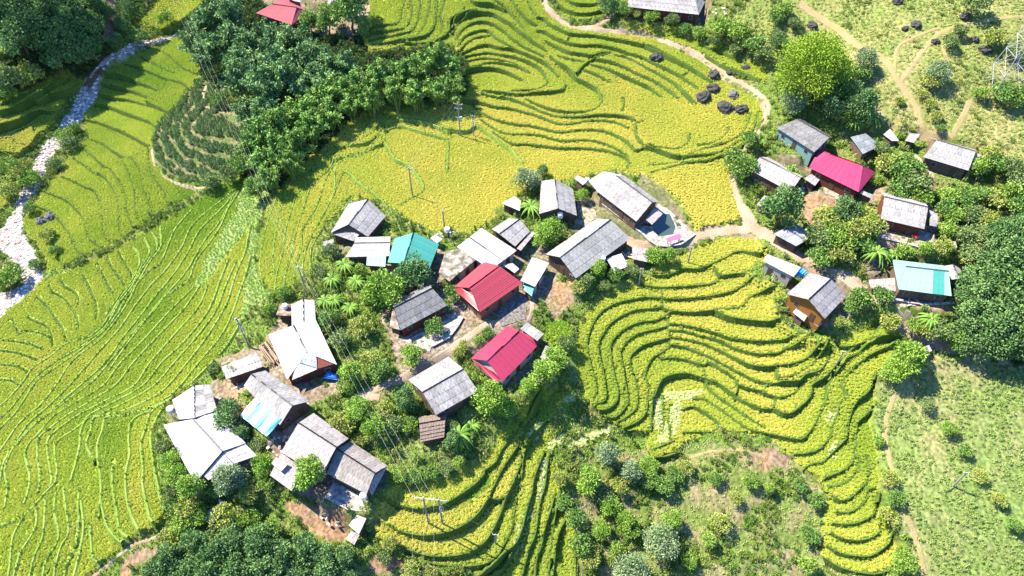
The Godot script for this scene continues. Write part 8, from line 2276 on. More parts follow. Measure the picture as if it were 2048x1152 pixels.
func utility_pole(x: float, z: float, tall: float, arms: Array, label: String, extra := "") -> Array:
	var y := ground(x, z)
	var o := thing("utility_pole", label, "pole", Vector3(x, y, z), "power poles")
	var cm := plain_mat("pole_concrete", lin(0.22, 0.20, 0.19), 0.9)
	var sm := plain_mat("pole_steel", lin(0.42, 0.42, 0.43), 0.5, null, 1.0, 0.6)
	var wm := plain_mat("insulator", lin(0.6, 0.58, 0.55), 0.3)
	var b := Builder.new()
	b.tube(Vector3(0, -1.5, 0), Vector3(0, tall, 0), 0.17, 0.11, 8)
	part("mast", b.mesh(), cm, o)
	var tips := []
	for a in arms:
		var d := Vector3(cos(a[1]), 0, sin(a[1]))
		var ab := Builder.new()
		ab.tube(Vector3(0, tall - a[0], 0) - d * a[2], Vector3(0, tall - a[0], 0) + d * a[2], 0.06, 0.06, 6)
		ab.tube(Vector3(0, tall - a[0] - 0.7, 0), Vector3(0, tall - a[0], 0) + d * a[2] * 0.7, 0.03, 0.03, 5)
		ab.tube(Vector3(0, tall - a[0] - 0.7, 0), Vector3(0, tall - a[0], 0) - d * a[2] * 0.7, 0.03, 0.03, 5)
		part("crossarm", ab.mesh(), sm, o)
		for s in [-1.0, 0.0, 1.0]:
			var p: Vector3 = Vector3(0, tall - a[0], 0) + d * (a[2] * 0.92 * s)
			var ib := Builder.new()
			ib.tube(p, p + Vector3(0, 0.32, 0), 0.07, 0.05, 6)
			part("insulator", ib.mesh(), wm, o)
			tips.append(o.position + p + Vector3(0, 0.32, 0))
	if extra == "box":
		var tb := Builder.new()
		tb.box(Vector3(0.35, tall * 0.55, 0.1), Vector3(0.3, 0.4, 0.25))
		part("transformer", tb.mesh(), plain_mat("transformer", lin(0.3, 0.38, 0.42), 0.5), o)
	if extra == "coil":
		for e in 3:
			var tm := TorusMesh.new()
			tm.inner_radius = 0.35
			tm.outer_radius = 0.42
			tm.rings = 20
			tm.ring_segments = 6
			var t := part("cable_coil", tm, sm, o)
			t.position = Vector3(0.25, tall * (0.6 + 0.07 * e), 0.2)
			t.rotation = Vector3(1.3, e * 0.8, 0.3)
	return tips

func cable(a: Vector3, b: Vector3, sag: float, label: String, r := 0.007) -> void:
	var bd := Builder.new()
	var p := a
	var n := 28
	for i in n:
		var t := (i + 1.0) / n
		var q := a.lerp(b, t) - Vector3(0, sag * 4.0 * t * (1.0 - t), 0)
		bd.tube(p, q, r, r, 4)
		p = q
	var o := part(numbered("power_cable"), bd.mesh(), plain_mat("cable", lin(0.55, 0.55, 0.53), 0.5), self)
	tag(o, label, "cable", "power lines")

func water_tank(x: float, z: float, y: float, r: float, label: String) -> void:
	var o := thing("water_tank", label, "water tank", Vector3(x, y, z), "water tanks")
	var m := plain_mat("tank", lin(0.72, 0.71, 0.68), 0.4)
	var b := Builder.new()
	b.tube(Vector3(0, 0, 0), Vector3(0, r * 1.7, 0), r, r, 14)
	b.tube(Vector3(0, r * 1.7, 0), Vector3(0, r * 2.1, 0), r, r * 0.35, 14)
	part("drum", b.mesh(), m, o)
	var l := Builder.new()
	l.tube(Vector3(0, r * 2.1, 0), Vector3(0, r * 2.25, 0), r * 0.36, r * 0.33, 12)
	part("lid", l.mesh(), m, o)
	var s := Builder.new()
	for i in 4:
		var p := Vector3(cos(TAU * i / 4.0), 0, sin(TAU * i / 4.0)) * r * 0.8
		s.tube(p + Vector3(0, -y + ground(x, z) - 0.3, 0), p, 0.05, 0.05, 5)
	part("stand", s.mesh(), plain_mat("pole_steel", lin(0.42, 0.42, 0.43)), o)

func tarp(called: String, label: String, p: PackedVector3Array, c0: Color, c1: Color, bands: int, seed_: int) -> void:
	var o := thing(called, label, "tarpaulin", (p[0] + p[2]) * 0.5)
	var b := Builder.new()
	var r := RandomNumberGenerator.new()
	r.seed = seed_
	var nu := 24
	var nv := 10
	var at := func(i: int, j: int) -> Vector3:
		var u := float(i) / nu
		var w := float(j) / nv
		var q := p[0].lerp(p[1], u).lerp(p[3].lerp(p[2], u), w) - o.position
		q.y += 0.16 * sin(u * 21.0 + 1.4 * sin(w * 3.0)) + 0.07 * sin(u * 47.0 + w * 5.0)
		return q
	for i in nu:
		for j in nv:
			var band := int(float(i) / nu * bands)
			var col := c0 if band % 2 == 0 else c1
			b.quad(at.call(i, j), at.call(i + 1, j), at.call(i + 1, j + 1), at.call(i, j + 1), col)
	part("sheet", b.mesh(), vertex_mat("tarp", 0.45), o)

func pylon(x: float, z: float, tall: float, w: float) -> void:
	var o := thing("steel_pylon", "tall lattice steel pylon on the hillside at the right edge", "pylon", Vector3(x, ground(x, z), z))
	var m := plain_mat("pylon_steel", lin(0.34, 0.36, 0.38), 0.5, null, 1.0, 0.2)
	var corner := func(k: int, t: float) -> Vector3:
		var s := w * lerpf(1.0, 0.22, minf(t / 0.72, 1.0)) * 0.5
		return Vector3([-1, 1, 1, -1][k] * s, tall * t, [-1, -1, 1, 1][k] * s)
	var levels := [0.0, 0.16, 0.29, 0.40, 0.49, 0.57, 0.65, 0.72, 0.79, 0.86, 0.93, 1.0]
	for k in 4:
		var b := Builder.new()
		for l in levels.size() - 1:
			var a: Vector3 = corner.call(k, levels[l])
			if l == 0:
				a.y = -1.5
			b.tube(a, corner.call(k, levels[l + 1]), 0.07, 0.06, 5)
		part("leg", b.mesh(), m, o)
	for k in 4:
		for l in levels.size() - 1:
			var b := Builder.new()
			b.tube(corner.call(k, levels[l]), corner.call((k + 1) % 4, levels[l + 1]), 0.04, 0.04, 4)
			b.tube(corner.call((k + 1) % 4, levels[l]), corner.call(k, levels[l + 1]), 0.04, 0.04, 4)
			part("brace", b.mesh(), m, o)
			var h := Builder.new()
			h.tube(corner.call(k, levels[l + 1]), corner.call((k + 1) % 4, levels[l + 1]), 0.035, 0.035, 4)
			part("strut", h.mesh(), m, o)
	for t in [0.74, 0.85, 0.96]:
		for s in [-1.0, 1.0]:
			var b := Builder.new()
			var tip := Vector3(s * 4.2, tall * t + 0.3, 0)
			for k in 4:
				b.tube(corner.call(k, t), tip, 0.06, 0.05, 4)
			part("arm", b.mesh(), m, o)

func build_small_things() -> void:
	var p1 := utility_pole(-12.6, -47.9, 9.5, [[0.4, 0.2, 1.1], [1.6, 0.2, 0.9], [4.2, 0.2, 0.8]], "tall power pole with many crossarms in the golden field", "box")
	var p2 := utility_pole(-9.3, -47.7, 6.0, [[0.2, 0.2, 0.6]], "shorter pole right of the tall pole in the golden field", "coil")
	var p3 := utility_pole(-22.5, -27.8, 8.4, [[0.3, 0.1, 0.9]], "power pole standing alone left in the golden field")
	var p4 := utility_pole(-14.6, -17.2, 5.0, [[0.1, 0.1, 0.5]], "pole at the lower edge of the golden field")
	var p5 := utility_pole(-16.2, -58.5, 4.5, [[0.1, 0.1, 0.6]], "thin pole in front of the bamboo grove")
	var p6 := utility_pole(-41.4, 0, 8.5, [[0.3, 0.3, 1.0]], "power pole at the narrow wing of the white roofed house")
	var p7 := utility_pole(-50.4, 12.3, 9.0, [[0.3, 0.4, 0.8], [1.4, 0.4, 0.7]], "power pole at the left edge above the small white shed", "coil")
	var p8 := utility_pole(-13.7, 45.7, 9.6, [[0.2, 0.12, 1.8]], "left pole of the twin pole power line in the bottom terraces")
	var p9 := utility_pole(-11.4, 45.7, 9.2, [[0.2, 0.12, 1.4]], "right pole of the twin pole power line with cable coils", "coil")
	var p10 := utility_pole(-2.7, 47.7, 4.0, [[0.1, 0.1, 0.5]], "short pole at the right of the bottom terraces")
	var p11 := utility_pole(35.6, -5, 4.5, [[0.1, 0.1, 0.4]], "thin pole at the top of the concentric terraces")
	var p12 := utility_pole(25.4, -0.7, 5.0, [[0.1, 0.1, 0.3]], "thin pale pole at the left corner of the concentric terraces")
	var p13 := utility_pole(60.1, 17.5, 4.0, [[0.1, 0.1, 0.3]], "thin pole in the terraces below the orange timber house")
	var p14 := utility_pole(74.8, 39.4, 5.0, [[0.1, 0.1, 0.4]], "lone pale pole on the crop slope")
	var far := utility_pole(-112.8, -134.6, 13.0, [[0.3, 0.2, 2.2]], "power pole beyond the top left edge of the view")
	var low := utility_pole(-13.3, 62.5, 10.0, [[0.3, 0.1, 1.8]], "power pole below the bottom edge of the view")
	var words := ["left", "middle", "right"]
	for i in 3:
		cable(far[i], p6[i], 5.0, "%s cable of the power line over the bamboo grove" % words[i])
		cable(p6[i], p8[i], 1.6, "%s cable from the house pole to the twin poles" % words[i])
		cable(p8[i], low[i], 1.2, "%s cable from the twin poles to the bottom edge" % words[i])
		cable(p1[i], p3[i], 0.6, "%s cable between the poles of the golden field" % words[i], 0.007)
	cable(p3[1], p4[1], 0.6, "cable from the golden field to the pole at its lower edge", 0.007)
	cable(p9[1], p10[1], 0.5, "cable from the twin poles to the short pole", 0.007)
	cable(p7[1], p6[1], 0.6, "cable between the two poles at the left houses", 0.007)
	pylon(103.1, -36.7, 30.0, 6.0)
	water_tank(-23.94, 43.34, -2.09, 0.55, "white water tank at the corner of the concrete yard by the bottom terraces")
	water_tank(-44.02, 5.52, 0.46, 0.5, "white water tank on the flat brown roof")
	water_tank(10.19, -16.74, 3.75, 0.6, "round white water tank before the tree shaded grey house")
	water_tank(-59.82, 27.59, -1.55, 0.6, "white water tank at the left end of the long white farmhouse")
	water_tank(18.28, -4.47, 3.38, 0.45, "white water tank beside the longest grey house")
	water_tank(97.37, -20.66, 15.01, 0.55, "white water tank right of the upper grey house")
	water_tank(16.6, -27.53, 4.41, 0.5, "white water tank beside the tiny pale shed")
	water_tank(-13.69, -14.45, 1.8, 0.55, "water tank beside the pole at the golden field edge")
	tarp("blue_tarpaulin", "blue and white striped tarpaulin over the left eave of the grey farmhouse", PackedVector3Array([Vector3(-44.44, 1.75, 27.05), Vector3(-38.99, 1.75, 31.11), Vector3(-41.09, 0.55, 33.86), Vector3(-46.68, 0.55, 29.71)]), Color(0.62, 0.66, 0.72), Color(0.10, 0.28, 0.58), 6, 1)
	tarp("blue_sheet", "crumpled blue plastic sheet beside the white roof at the power pole", PackedVector3Array([Vector3(-34.16, -0.29, 21.47), Vector3(-33.3, -0.19, 19.83), Vector3(-32.08, -0.39, 20.55), Vector3(-31.21, -0.59, 21.77)]), Color(0.03, 0.13, 0.42), Color(0.05, 0.2, 0.55), 3, 2)
	tarp("turquoise_sheet", "turquoise plastic sheet at the top of the crimson roof", PackedVector3Array([Vector3(-1.26, -0.11, 7.54), Vector3(0.91, -0.11, 8.03), Vector3(2.31, -0.21, 8.91), Vector3(-0.97, -0.31, 9.07)]), Color(0.18, 0.52, 0.55), Color(0.25, 0.6, 0.6), 3, 3)
	tarp("blue_sheet", "bright blue plastic sheet at the end of the long white walled shed", PackedVector3Array([Vector3(56.03, 5.89, -0.16), Vector3(57.33, 5.49, 0.82), Vector3(56.38, 5.09, 1.68), Vector3(54.48, 5.49, 1.84)]), Color(0.05, 0.3, 0.6), Color(0.1, 0.4, 0.65), 3, 4)
	tarp("blue_sheet", "blue sheet under the front eave of the mint roofed house", PackedVector3Array([Vector3(71.66, 7.8, 8.02), Vector3(74.07, 7.8, 8.22), Vector3(73.83, 7.5, 8.79), Vector3(71.61, 7.5, 8.48)]), Color(0.04, 0.12, 0.5), Color(0.06, 0.2, 0.55), 2, 5)
	tarp("red_blanket", "red blanket drying in the yard of the grey tiled house", PackedVector3Array([Vector3(76.88, 10.68, -4.06), Vector3(77.68, 10.68, -4.38), Vector3(78.16, 10.58, -3.94), Vector3(77.69, 10.58, -3.3)]), Color(0.5, 0.04, 0.08), Color(0.55, 0.06, 0.1), 1, 6)
	clutter()

const CLUTTER := [
	["firewood_rack", "stacked brown timber beside the white roof at the power pole", "timber", -45, 15.6, 5, 1.2, 2.2, -0.9, [0.26, 0.19, 0.13], "logs"],
	["rubble_heap", "heap of pale stones beside the concrete yard", "rubble", -29.2, 45.1, 5, 1.0, 3, 0.4, [0.42, 0.36, 0.3], "rubble"],
	["plank_heap", "scattered planks beside the brown shed at the path", "planks", 23.3, -8.1, 3, 0.6, 2.4, 0.3, [0.4, 0.32, 0.22], "planks"],
	["rubble_heap", "heap of pink stones between the two grey farmhouses", "rubble", -39.6, 33.8, 4, 0.8, 3, 0.8, [0.42, 0.34, 0.31], "rubble"],
	["plank_heap", "fallen boards left of the tarpaulin house", "planks", -49.1, 20.9, 4, 0.5, 3, 0.3, [0.4, 0.3, 0.22], "planks"],
	["rubble_heap", "pale rubble beside the upper end of the golden field", "rubble", -13.8, -15.1, 5, 0.8, 2.5, 0.2, [0.5, 0.48, 0.46], "rubble"],
	["plank_heap", "boards and junk in front of the mint roofed house", "planks", 74.2, 8.9, 4, 0.6, 2, 0.2, [0.3, 0.25, 0.2], "planks"],
	["firewood_rack", "timber stacked in front of the long plank roofed shed", "timber", -32.7, -8.3, 3, 0.9, 1.5, 0.1, [0.35, 0.22, 0.13], "logs"],
	["rubble_heap", "pale stones beside the magenta house", "rubble", 62.1, -21.6, 4, 0.7, 2, 0.5, [0.48, 0.44, 0.4], "rubble"],
	["rubble_heap", "pale stones at the top house on the right", "rubble", 52.8, -75.4, 5, 1.0, 4, 0.5, [0.5, 0.45, 0.38], "rubble"],
]
func clutter() -> void:
	for q in CLUTTER:
		var o := thing(q[0], q[1], q[2], Vector3(q[3], ground(q[3], q[4]), q[4]))
		o.rotation.y = q[8]
		var c: Array = q[9]
		rng.seed = hash(q[1])
		for i in 14:
			var b := Builder.new()
			var f := rng.randf_range(0.75, 1.25)
			var m := plain_mat("clutter%d_%d" % [hash(q[1]) % 1000, i % 3], lin(c[0] * f, c[1] * f, c[2] * f), 0.9)
			var at := Vector3(rng.randf_range(-0.5, 0.5) * q[5], rng.randf_range(0.1, 0.9) * q[6], rng.randf_range(-0.5, 0.5) * q[7])
			if q[10] == "logs":
				at.x *= 0.15
				b.tube(at - Vector3(q[5] * 0.5, 0, 0), at + Vector3(q[5] * 0.5, 0, rng.randf_range(-0.2, 0.2)), 0.09, 0.07, 6)
				part("log", b.mesh(), m, o)
			elif q[10] == "rubble":
				at.y *= maxf(0.1, 1.0 - Vector2(at.x / q[5], at.z / q[7]).length() * 1.6)
				b.box(at, Vector3(rng.randf_range(0.12, 0.3), rng.randf_range(0.08, 0.2), rng.randf_range(0.12, 0.3)), Color.WHITE, Basis(Vector3(rng.randf(), 1, rng.randf()).normalized(), rng.randf() * 3.0))
				part("stone", b.mesh(), m, o)
			else:
				b.box(at, Vector3(rng.randf_range(0.5, 1.0), 0.03, 0.14), Color.WHITE, Basis(Vector3.UP, rng.randf() * 3.0) * Basis(Vector3.RIGHT, rng.randf_range(-0.3, 0.3)))
				part("plank", b.mesh(), m, o)

func build_houses() -> void:
	house("open_shed", "small white roofed shed at the left edge of the village above the terraces", "shed", "wood", -2.58, [["palepatch",-52.72,3,19.49,-46.96,3,16.34,-45.42,2.5,19.14,-51.31,2.5,21.86]], [-52.72,19.49,-46.96,16.34,-45.42,19.14,-51.31,21.86], [], [3,3,2.5,2.5])
	house("farmhouse", "long white roofed farmhouse at the left edge of the village", "house", "wood", -3.15, [["white",-54.82,3.2,30.13,-48.05,3.2,36.26,-51.18,2.6,41.67,-59.83,2.6,30.88], ["white",-48.05,3.2,36.26,-54.82,3.2,30.13,-51.46,2.6,28.4,-44.78,2.6,34.48], ["white",-48.2,2.8,36.19,-44.78,2.5,34.57,-42.53,2.1,36.46,-45.99,2.1,37.96], ["white",-48.18,2.8,36.26,-46.12,2.1,37.96,-49.42,2.1,40.88,-50.26,2.4,40.27]], [-59.83,30.88,-51.18,41.67,-44.78,34.48,-51.46,28.4], [3.2,-54.82,30.13,-48.05,36.26], [2.6,2.6,2.6,2.6])
	house("farm_wing", "patched roof wing joined to the long white farmhouse", "house", "wood", -3.39, [["white",-56.46,3.7,23.46,-54.41,3.7,30.08,-57.52,2.6,29.73,-60,2.6,25.77], ["patch",-54.41,3.7,30.08,-56.46,3.7,23.46,-54.43,2.6,22.57,-51.53,2.6,27.93]], [-60,25.77,-57.52,29.73,-51.53,27.93,-54.43,22.57], [3.7,-56.46,23.46,-54.41,30.08], [2.6,2.6,2.6,2.6])
	house("farmhouse", "grey gabled farmhouse with a blue tarpaulin over its left eave", "house", "wood", -1.45, [["grey",-45.74,4.4,22.85,-37.19,4.4,29.27,-39.09,2.7,32,-47.21,2.7,24.09], ["grey",-37.19,4.4,29.27,-45.74,4.4,22.85,-44.23,2.7,20.93,-35.09,2.7,27.39]], [-47.21,24.09,-39.09,32,-35.09,27.39,-44.23,20.93], [4.4,-45.74,22.85,-37.19,29.27], [2.7,2.7,2.7,2.7])
	house("farmhouse", "large weathered grey farmhouse half hidden by a round tree", "house", "wood", -2.46, [["greypink",-35.7,4.8,32.24,-28.63,4.8,36.76,-30.81,2.7,40.83,-38.2,2.7,36.49], ["greypink",-28.63,4.8,36.76,-35.7,4.8,32.24,-34.26,2.7,29.11,-27.43,2.7,34.07], ["greypink",-38.2,2.6,36.59,-34.05,2.6,39.41,-35.31,1.9,42.99,-39.42,1.9,40.25], ["greypink",-38.65,3.3,37.68,-36.32,3.3,38.92,-37.37,2.9,40.1,-39.25,2.9,38.71]], [-38.2,36.49,-30.81,40.83,-27.43,34.07,-34.26,29.11], [4.8,-35.7,32.24,-28.63,36.76], [2.7,2.7,2.7,2.7])
	house("farmhouse", "grey gabled farmhouse beside a concrete yard and a white water tank", "house", "wood", -3.69, [["brown",-28.94,4.6,36.25,-22.04,4.6,40.64,-23.3,2.7,43.3,-30.34,2.7,39.68], ["brown",-22.04,4.6,40.64,-28.94,4.6,36.25,-27.31,2.7,33.87,-20.6,2.7,38.39], ["grey",-20.7,2.5,38.45,-22.26,3.3,40.21,-23.27,2.6,42.14,-22.63,2.1,43.24]], [-30.34,39.68,-23.3,43.3,-20.6,38.39,-27.31,33.87], [4.6,-28.94,36.25,-22.04,40.64], [2.7,2.7,2.7,2.7])
	house("farmhouse", "white roofed house with a narrow round ended wing by the power pole", "house", "redwood", -1.19, [["white",-40.95,3.2,11.17,-37.24,3.2,17.5,-39.74,2.7,23.02,-45.42,2.7,13], ["white",-37.24,3.2,17.5,-40.95,3.2,11.17,-37.26,2.7,9.36,-31.49,2.7,19.83], ["bluegrey",-37.24,3.25,17.45,-35.63,3.1,17.48,-34.85,2.75,20.63,-38.78,2.95,19.28], ["white",-38.72,3.05,19.48,-34.84,2.75,20.68,-34.85,2.7,20.68,-38.95,2.6,22.96]], [-45.42,13,-39.74,23.02,-31.49,19.83,-37.26,9.36], [3.2,-40.95,11.17,-37.24,17.5], [2.7,2.7,2.7,2.7])  # blue grey plane: shade of the end turned from the sun, painted in
	house("house_wing", "narrow white roofed wing of the house by the power pole", "house", "wood", -1.71, [["white",-40.56,3.3,4.32,-39.23,3.3,10.56,-41.53,2.8,10.82,-42.74,2.8,5.33], ["white",-39.23,3.3,10.56,-40.56,3.3,4.32,-38.55,2.8,4.23,-37.39,2.8,9.12]], [-42.74,5.33,-41.53,10.82,-37.39,9.12,-38.55,4.23], [3.3,-40.56,4.32,-39.23,10.56], [2.8,2.8,2.8,2.8])
	house("terrace_room", "flat roofed brown room with a white tank beside the narrow wing", "outbuilding", "darkwood", -2.44, [["concretebrown",-45.5,2.7,4.39,-43.07,2.7,4.47,-42.59,2.6,7.35,-45.58,2.6,7.23]], [-45.5,4.39,-43.07,4.47,-42.59,7.35,-45.58,7.23], [], [2.7,2.7,2.6,2.6])
	house("farmhouse", "grey gabled farmhouse at the golden terraces next to the teal roof", "house", "wood", -1.14, [["grey",-31.35,4.5,-22.85,-34.45,4.5,-14.82,-38.4,2.5,-14.33,-36.05,2.5,-23.58], ["grey",-34.45,4.5,-14.82,-31.35,4.5,-22.85,-27.45,2.5,-19.6,-30.43,2.5,-13.16], ["grey",-36.64,2.9,-15.55,-34.77,3.3,-15.57,-32.35,2.4,-13.92,-33.3,2.2,-12.29], ["grey",-36.64,2.9,-15.55,-33.3,2.2,-12.29,-33.4,2.15,-12.27,-38.4,2.2,-14.51]], [-36.05,-23.58,-38.4,-14.33,-30.43,-13.16,-27.45,-19.6], [4.5,-31.35,-22.85,-34.45,-14.82], [2.5,2.5,2.5,2.5])
	house("shed", "tiny white roofed shed left of the grey farmhouse by the golden terraces", "shed", "wood", -2.12, [["greywhite",-40.14,2.2,-13.08,-37.94,2.2,-13.84,-37.7,1.9,-12.11,-39.4,1.9,-11.05]], [-40.14,-13.08,-37.94,-13.84,-37.7,-12.11,-39.4,-11.05], [], [2.2,2.2,1.9,1.9])
	house("long_shed", "low pale plank roofed shed between the grey farmhouse and the teal roof", "shed", "wood", -0.91, [["white",-32.75,3.1,-10.45,-25.33,3.1,-10.57,-25.22,2.3,-7.51,-34.23,2.3,-7.19], ["white",-25.33,3.1,-10.57,-32.75,3.1,-10.45,-32.98,2.3,-12.89,-25.6,2.3,-13.14]], [-34.23,-7.19,-25.22,-7.51,-25.6,-13.14,-32.98,-12.89], [3.1,-32.75,-10.45,-25.33,-10.57], [2.3,2.3,2.3,2.3])
	house("lean_to", "small pale teal metal roof in front of the low plank roofed shed", "shed", "wood", -0.72, [["tealpale",-29.72,2.5,-7.11,-25.78,2.5,-7.09,-25.73,2,-4.61,-29.63,2,-4.99]], [-29.72,-7.11,-25.78,-7.09,-25.73,-4.61,-29.63,-4.99], [], [2.5,2.5,2,2])
	house("farmhouse", "house with a bright teal metal roof in the village", "house", "wood", -0.19, [["teal",-20.32,4.5,-11.41,-21.49,4.5,-2.68,-24.96,3.2,-4.14,-24.35,3.2,-10.92], ["teal",-21.49,4.5,-2.68,-20.32,4.5,-11.41,-15.17,2.3,-10.28,-16.94,2.3,-1.65]], [-24.35,-10.92,-24.96,-4.14,-16.94,-1.65,-15.17,-10.28], [4.5,-20.32,-11.41,-21.49,-2.68], [3.2,3.2,2.3,2.3])
	house("concrete_house", "flat brown stained concrete roof terrace below the teal roof", "house", "plaster", 0.2, [["concrete",-13.57,3.2,-6.67,-10.7,3.2,-7.64,-7.07,3.2,-4.65,-10.29,3.2,-1.07], ["concrete",-13.57,3.2,-6.67,-10.29,3.2,-1.07,-12.24,3.2,1.3,-14.47,3.2,-1.07]], [-13.57,-6.67,-10.7,-7.64,-7.07,-4.65,-10.29,-1.07], [], [3.2,3.2,3.2,3.2])
	house("farmhouse", "broad white roofed house behind the ribbed red roof", "house", "plaster", 0.38, [["white",-8.79,3.7,-10.19,-1.7,3.7,-3.66,-4.21,3,-1.78,-11.25,3,-8.15], ["white",-1.7,3.7,-3.66,-8.79,3.7,-10.19,-6.48,3,-13.76,0.93,3,-7.06]], [-11.25,-8.15,-4.21,-1.78,0.93,-7.06,-6.48,-13.76], [3.7,-8.79,-10.19,-1.7,-3.66], [3,3,3,3])
	house("farmhouse", "small grey roofed house joined to the broad white roof", "house", "wood", 0.54, [["grey",1.58,4.2,-14.96,-2.58,4.2,-10.5,-4.17,3,-13.21,-0.73,3,-16.52], ["grey",-2.58,4.2,-10.5,1.58,4.2,-14.96,3.72,3,-12.65,0.59,3,-8.11], ["greypink",3.78,2.7,-12.76,5.03,2.5,-12.84,1.8,2.4,-7.49,0.94,2.6,-7.9]], [-0.73,-16.52,-4.17,-13.21,0.59,-8.11,3.72,-12.65], [4.2,1.58,-14.96,-2.58,-10.5], [3,3,3,3])
	house("farmhouse", "house with a ribbed red metal roof in the middle of the village", "house", "brick", 0.31, [["red",-2.49,5.2,-0.8,-8.04,5.2,4.93,-11.17,3,2.83,-5.61,3,-3.92], ["red",-8.04,5.2,4.93,-2.49,5.2,-0.8,2,3,1.66,-6.03,3,9.04], ["red",-9.74,4.2,3.94,-7.33,4.1,5.89,-6.2,2.9,8.75,-11.25,2.9,3.11], ["red",-1,4.1,0.09,-2.49,5.1,-0.78,2,2.95,1.62,1.8,3,1.55]], [-5.61,-3.92,-11.17,2.83,-6.03,9.04,2,1.66], [5.2,-2.49,-0.8,-8.04,4.93], [3,3,3,3])
	house("farmhouse", "house with a smooth crimson hipped roof below the ribbed red roof", "house", "plaster", -1.11, [["pink",1.27,5,14.08,-4.44,5,20.64,-7.43,3,18.72,-0.77,3,11.21], ["pink",-4.44,5,20.64,1.27,5,14.08,4.52,3,15.99,-1.69,3,23.66], ["pink",-7.21,3.2,19.11,-3.25,4,22.31,-2.09,3,23.03,-2.77,2.6,23.74], ["pink",1.27,4.9,14.06,-0.56,3.2,11.37,3.65,2.9,13.74,4.57,2.8,15.76]], [-0.77,11.21,-7.43,18.72,-1.69,23.66,4.52,15.99], [5,1.27,14.08,-4.44,20.64], [3,3,3,3])
	house("farmhouse", "white and grey gabled house below the crimson roofed house", "house", "wood", -1.26, [["grey",-8.53,4.3,21.82,-15.35,4.3,26.66,-18.36,2.6,23,-11.51,2.6,17.95], ["grey",-15.35,4.3,26.66,-8.53,4.3,21.82,-5.94,2.6,25.32,-12.96,2.6,30.11]], [-11.51,17.95,-18.36,23,-12.96,30.11,-5.94,25.32], [4.3,-8.53,21.82,-15.35,26.66], [2.6,2.6,2.6,2.6])
	house("thatched_shed", "small brown thatched shed beside the banana plants", "shed", "wood", -2.76, [["thatch",-15.8,3,31.18,-11.42,3,30.32,-11.21,2,28.68,-16.25,2,29.39], ["thatch",-11.42,3,30.32,-15.8,3,31.18,-15.46,2,34.11,-11.5,2,33.16]], [-16.25,29.39,-11.21,28.68,-11.5,33.16,-15.46,34.11], [3,-15.8,31.18,-11.42,30.32], [2,2,2,2])
	house("farmhouse", "dark slate roofed house with a walled concrete yard", "house", "redwood", 0.04, [["dark",-22.04,4.4,8.89,-15.28,4.4,4.01,-16.22,2.7,1.18,-23.16,2.7,6.62], ["dark",-15.28,4.4,4.01,-22.04,4.4,8.89,-20.63,2.7,12.93,-12.33,2.7,6.86]], [-23.16,6.62,-16.22,1.18,-12.33,6.86,-20.63,12.93], [4.4,-22.04,8.89,-15.28,4.01], [2.7,2.7,2.7,2.7])
	house("lean_to", "grey lean-to roof at the left end of the dark slate house", "shed", "wood", -0.09, [["concrete",-22.65,2.9,7.76,-22.23,2.9,8.25,-20.83,2.4,12.43,-22.94,2.2,11.69]], [-22.65,7.76,-22.23,8.25,-20.83,12.43,-22.94,11.69], [], [2.9,2.9,2.4,2.2])
	house("lean_to", "grey sheet roof behind the crimson roofed house", "shed", "wood", -0.81, [["grey",2.88,2.6,10.28,5.93,2.6,13.02,4.64,2.9,14.9,1.51,2.9,11.95]], [2.88,10.28,5.93,13.02,4.64,14.9,1.51,11.95], [], [2.6,2.6,2.9,2.9])
	house("lean_to", "pale flat roof at the right corner of the crimson roofed house", "shed", "wood", -2.11, [["greypink",6.29,2.6,14.68,8.57,2.6,16.13,7.13,2.3,18.41,5.14,2.3,17.29]], [6.29,14.68,8.57,16.13,7.13,18.41,5.14,17.29], [], [2.6,2.6,2.3,2.3])
	house("long_shed", "long white roofed shed between the red roof and the grass yard", "shed", "plaster", 0.55, [["white",4.04,3,-5.15,7.47,2.8,-3.7,4.46,2.7,2.64,1.61,2.9,1.27]], [4.04,-5.15,7.47,-3.7,4.46,2.64,1.61,1.27], [], [3,2.8,2.7,2.9])
	house("lean_to", "small teal awning at the foot of the long white shed", "shed", "wood", 0.29, [["teal",2.23,2.4,0.99,4.31,2.4,2.37,3.84,2.1,4.35,2.22,2.1,2.5]], [2.23,0.99,4.31,2.37,3.84,4.35,2.22,2.5], [], [2.4,2.4,2.1,2.1])
	house("lean_to", "small white roof beside the upper end of the ribbed red roof", "shed", "wood", 0.52, [["white",-1.87,2.6,-3.4,0.16,2.6,-3.87,1.42,2.3,-2.53,0.49,2.3,-1.38]], [-1.87,-3.4,0.16,-3.87,1.42,-2.53,0.49,-1.38], [], [2.6,2.6,2.3,2.3])
	house("farmhouse", "grey gabled house with a tree shadow on its pale left slope", "house", "wood", 1.55, [["grey",9.35,4.6,-26.24,9.62,4.6,-16.73,5.79,2.7,-17.11,6.54,2.7,-27.89], ["grey",9.62,4.6,-16.73,9.35,4.6,-26.24,13.33,2.7,-25.17,13.66,2.7,-16.53]], [6.54,-27.89,5.79,-17.11,13.66,-16.53,13.33,-25.17], [4.6,9.35,-26.24,9.62,-16.73], [2.7,2.7,2.7,2.7])
	house("shed", "small white roofed shed among the trees at the golden field", "shed", "wood", 0.63, [["white",0.62,2.7,-23.85,1.96,2.6,-22.43,1.7,2.2,-19.6,-2.34,2.3,-21.94]], [0.62,-23.85,1.96,-22.43,1.7,-19.6,-2.34,-21.94], [], [2.7,2.6,2.2,2.3])
	house("shed", "tiny pale shed with a tank at the edge of the golden field", "shed", "wood", 2.61, [["greypink",14.55,2.3,-29.19,16.8,2.3,-27.24,15.6,1.9,-26.14,13.84,1.9,-28.45]], [14.55,-29.19,16.8,-27.24,15.6,-26.14,13.84,-28.45], [], [2.3,2.3,1.9,1.9])
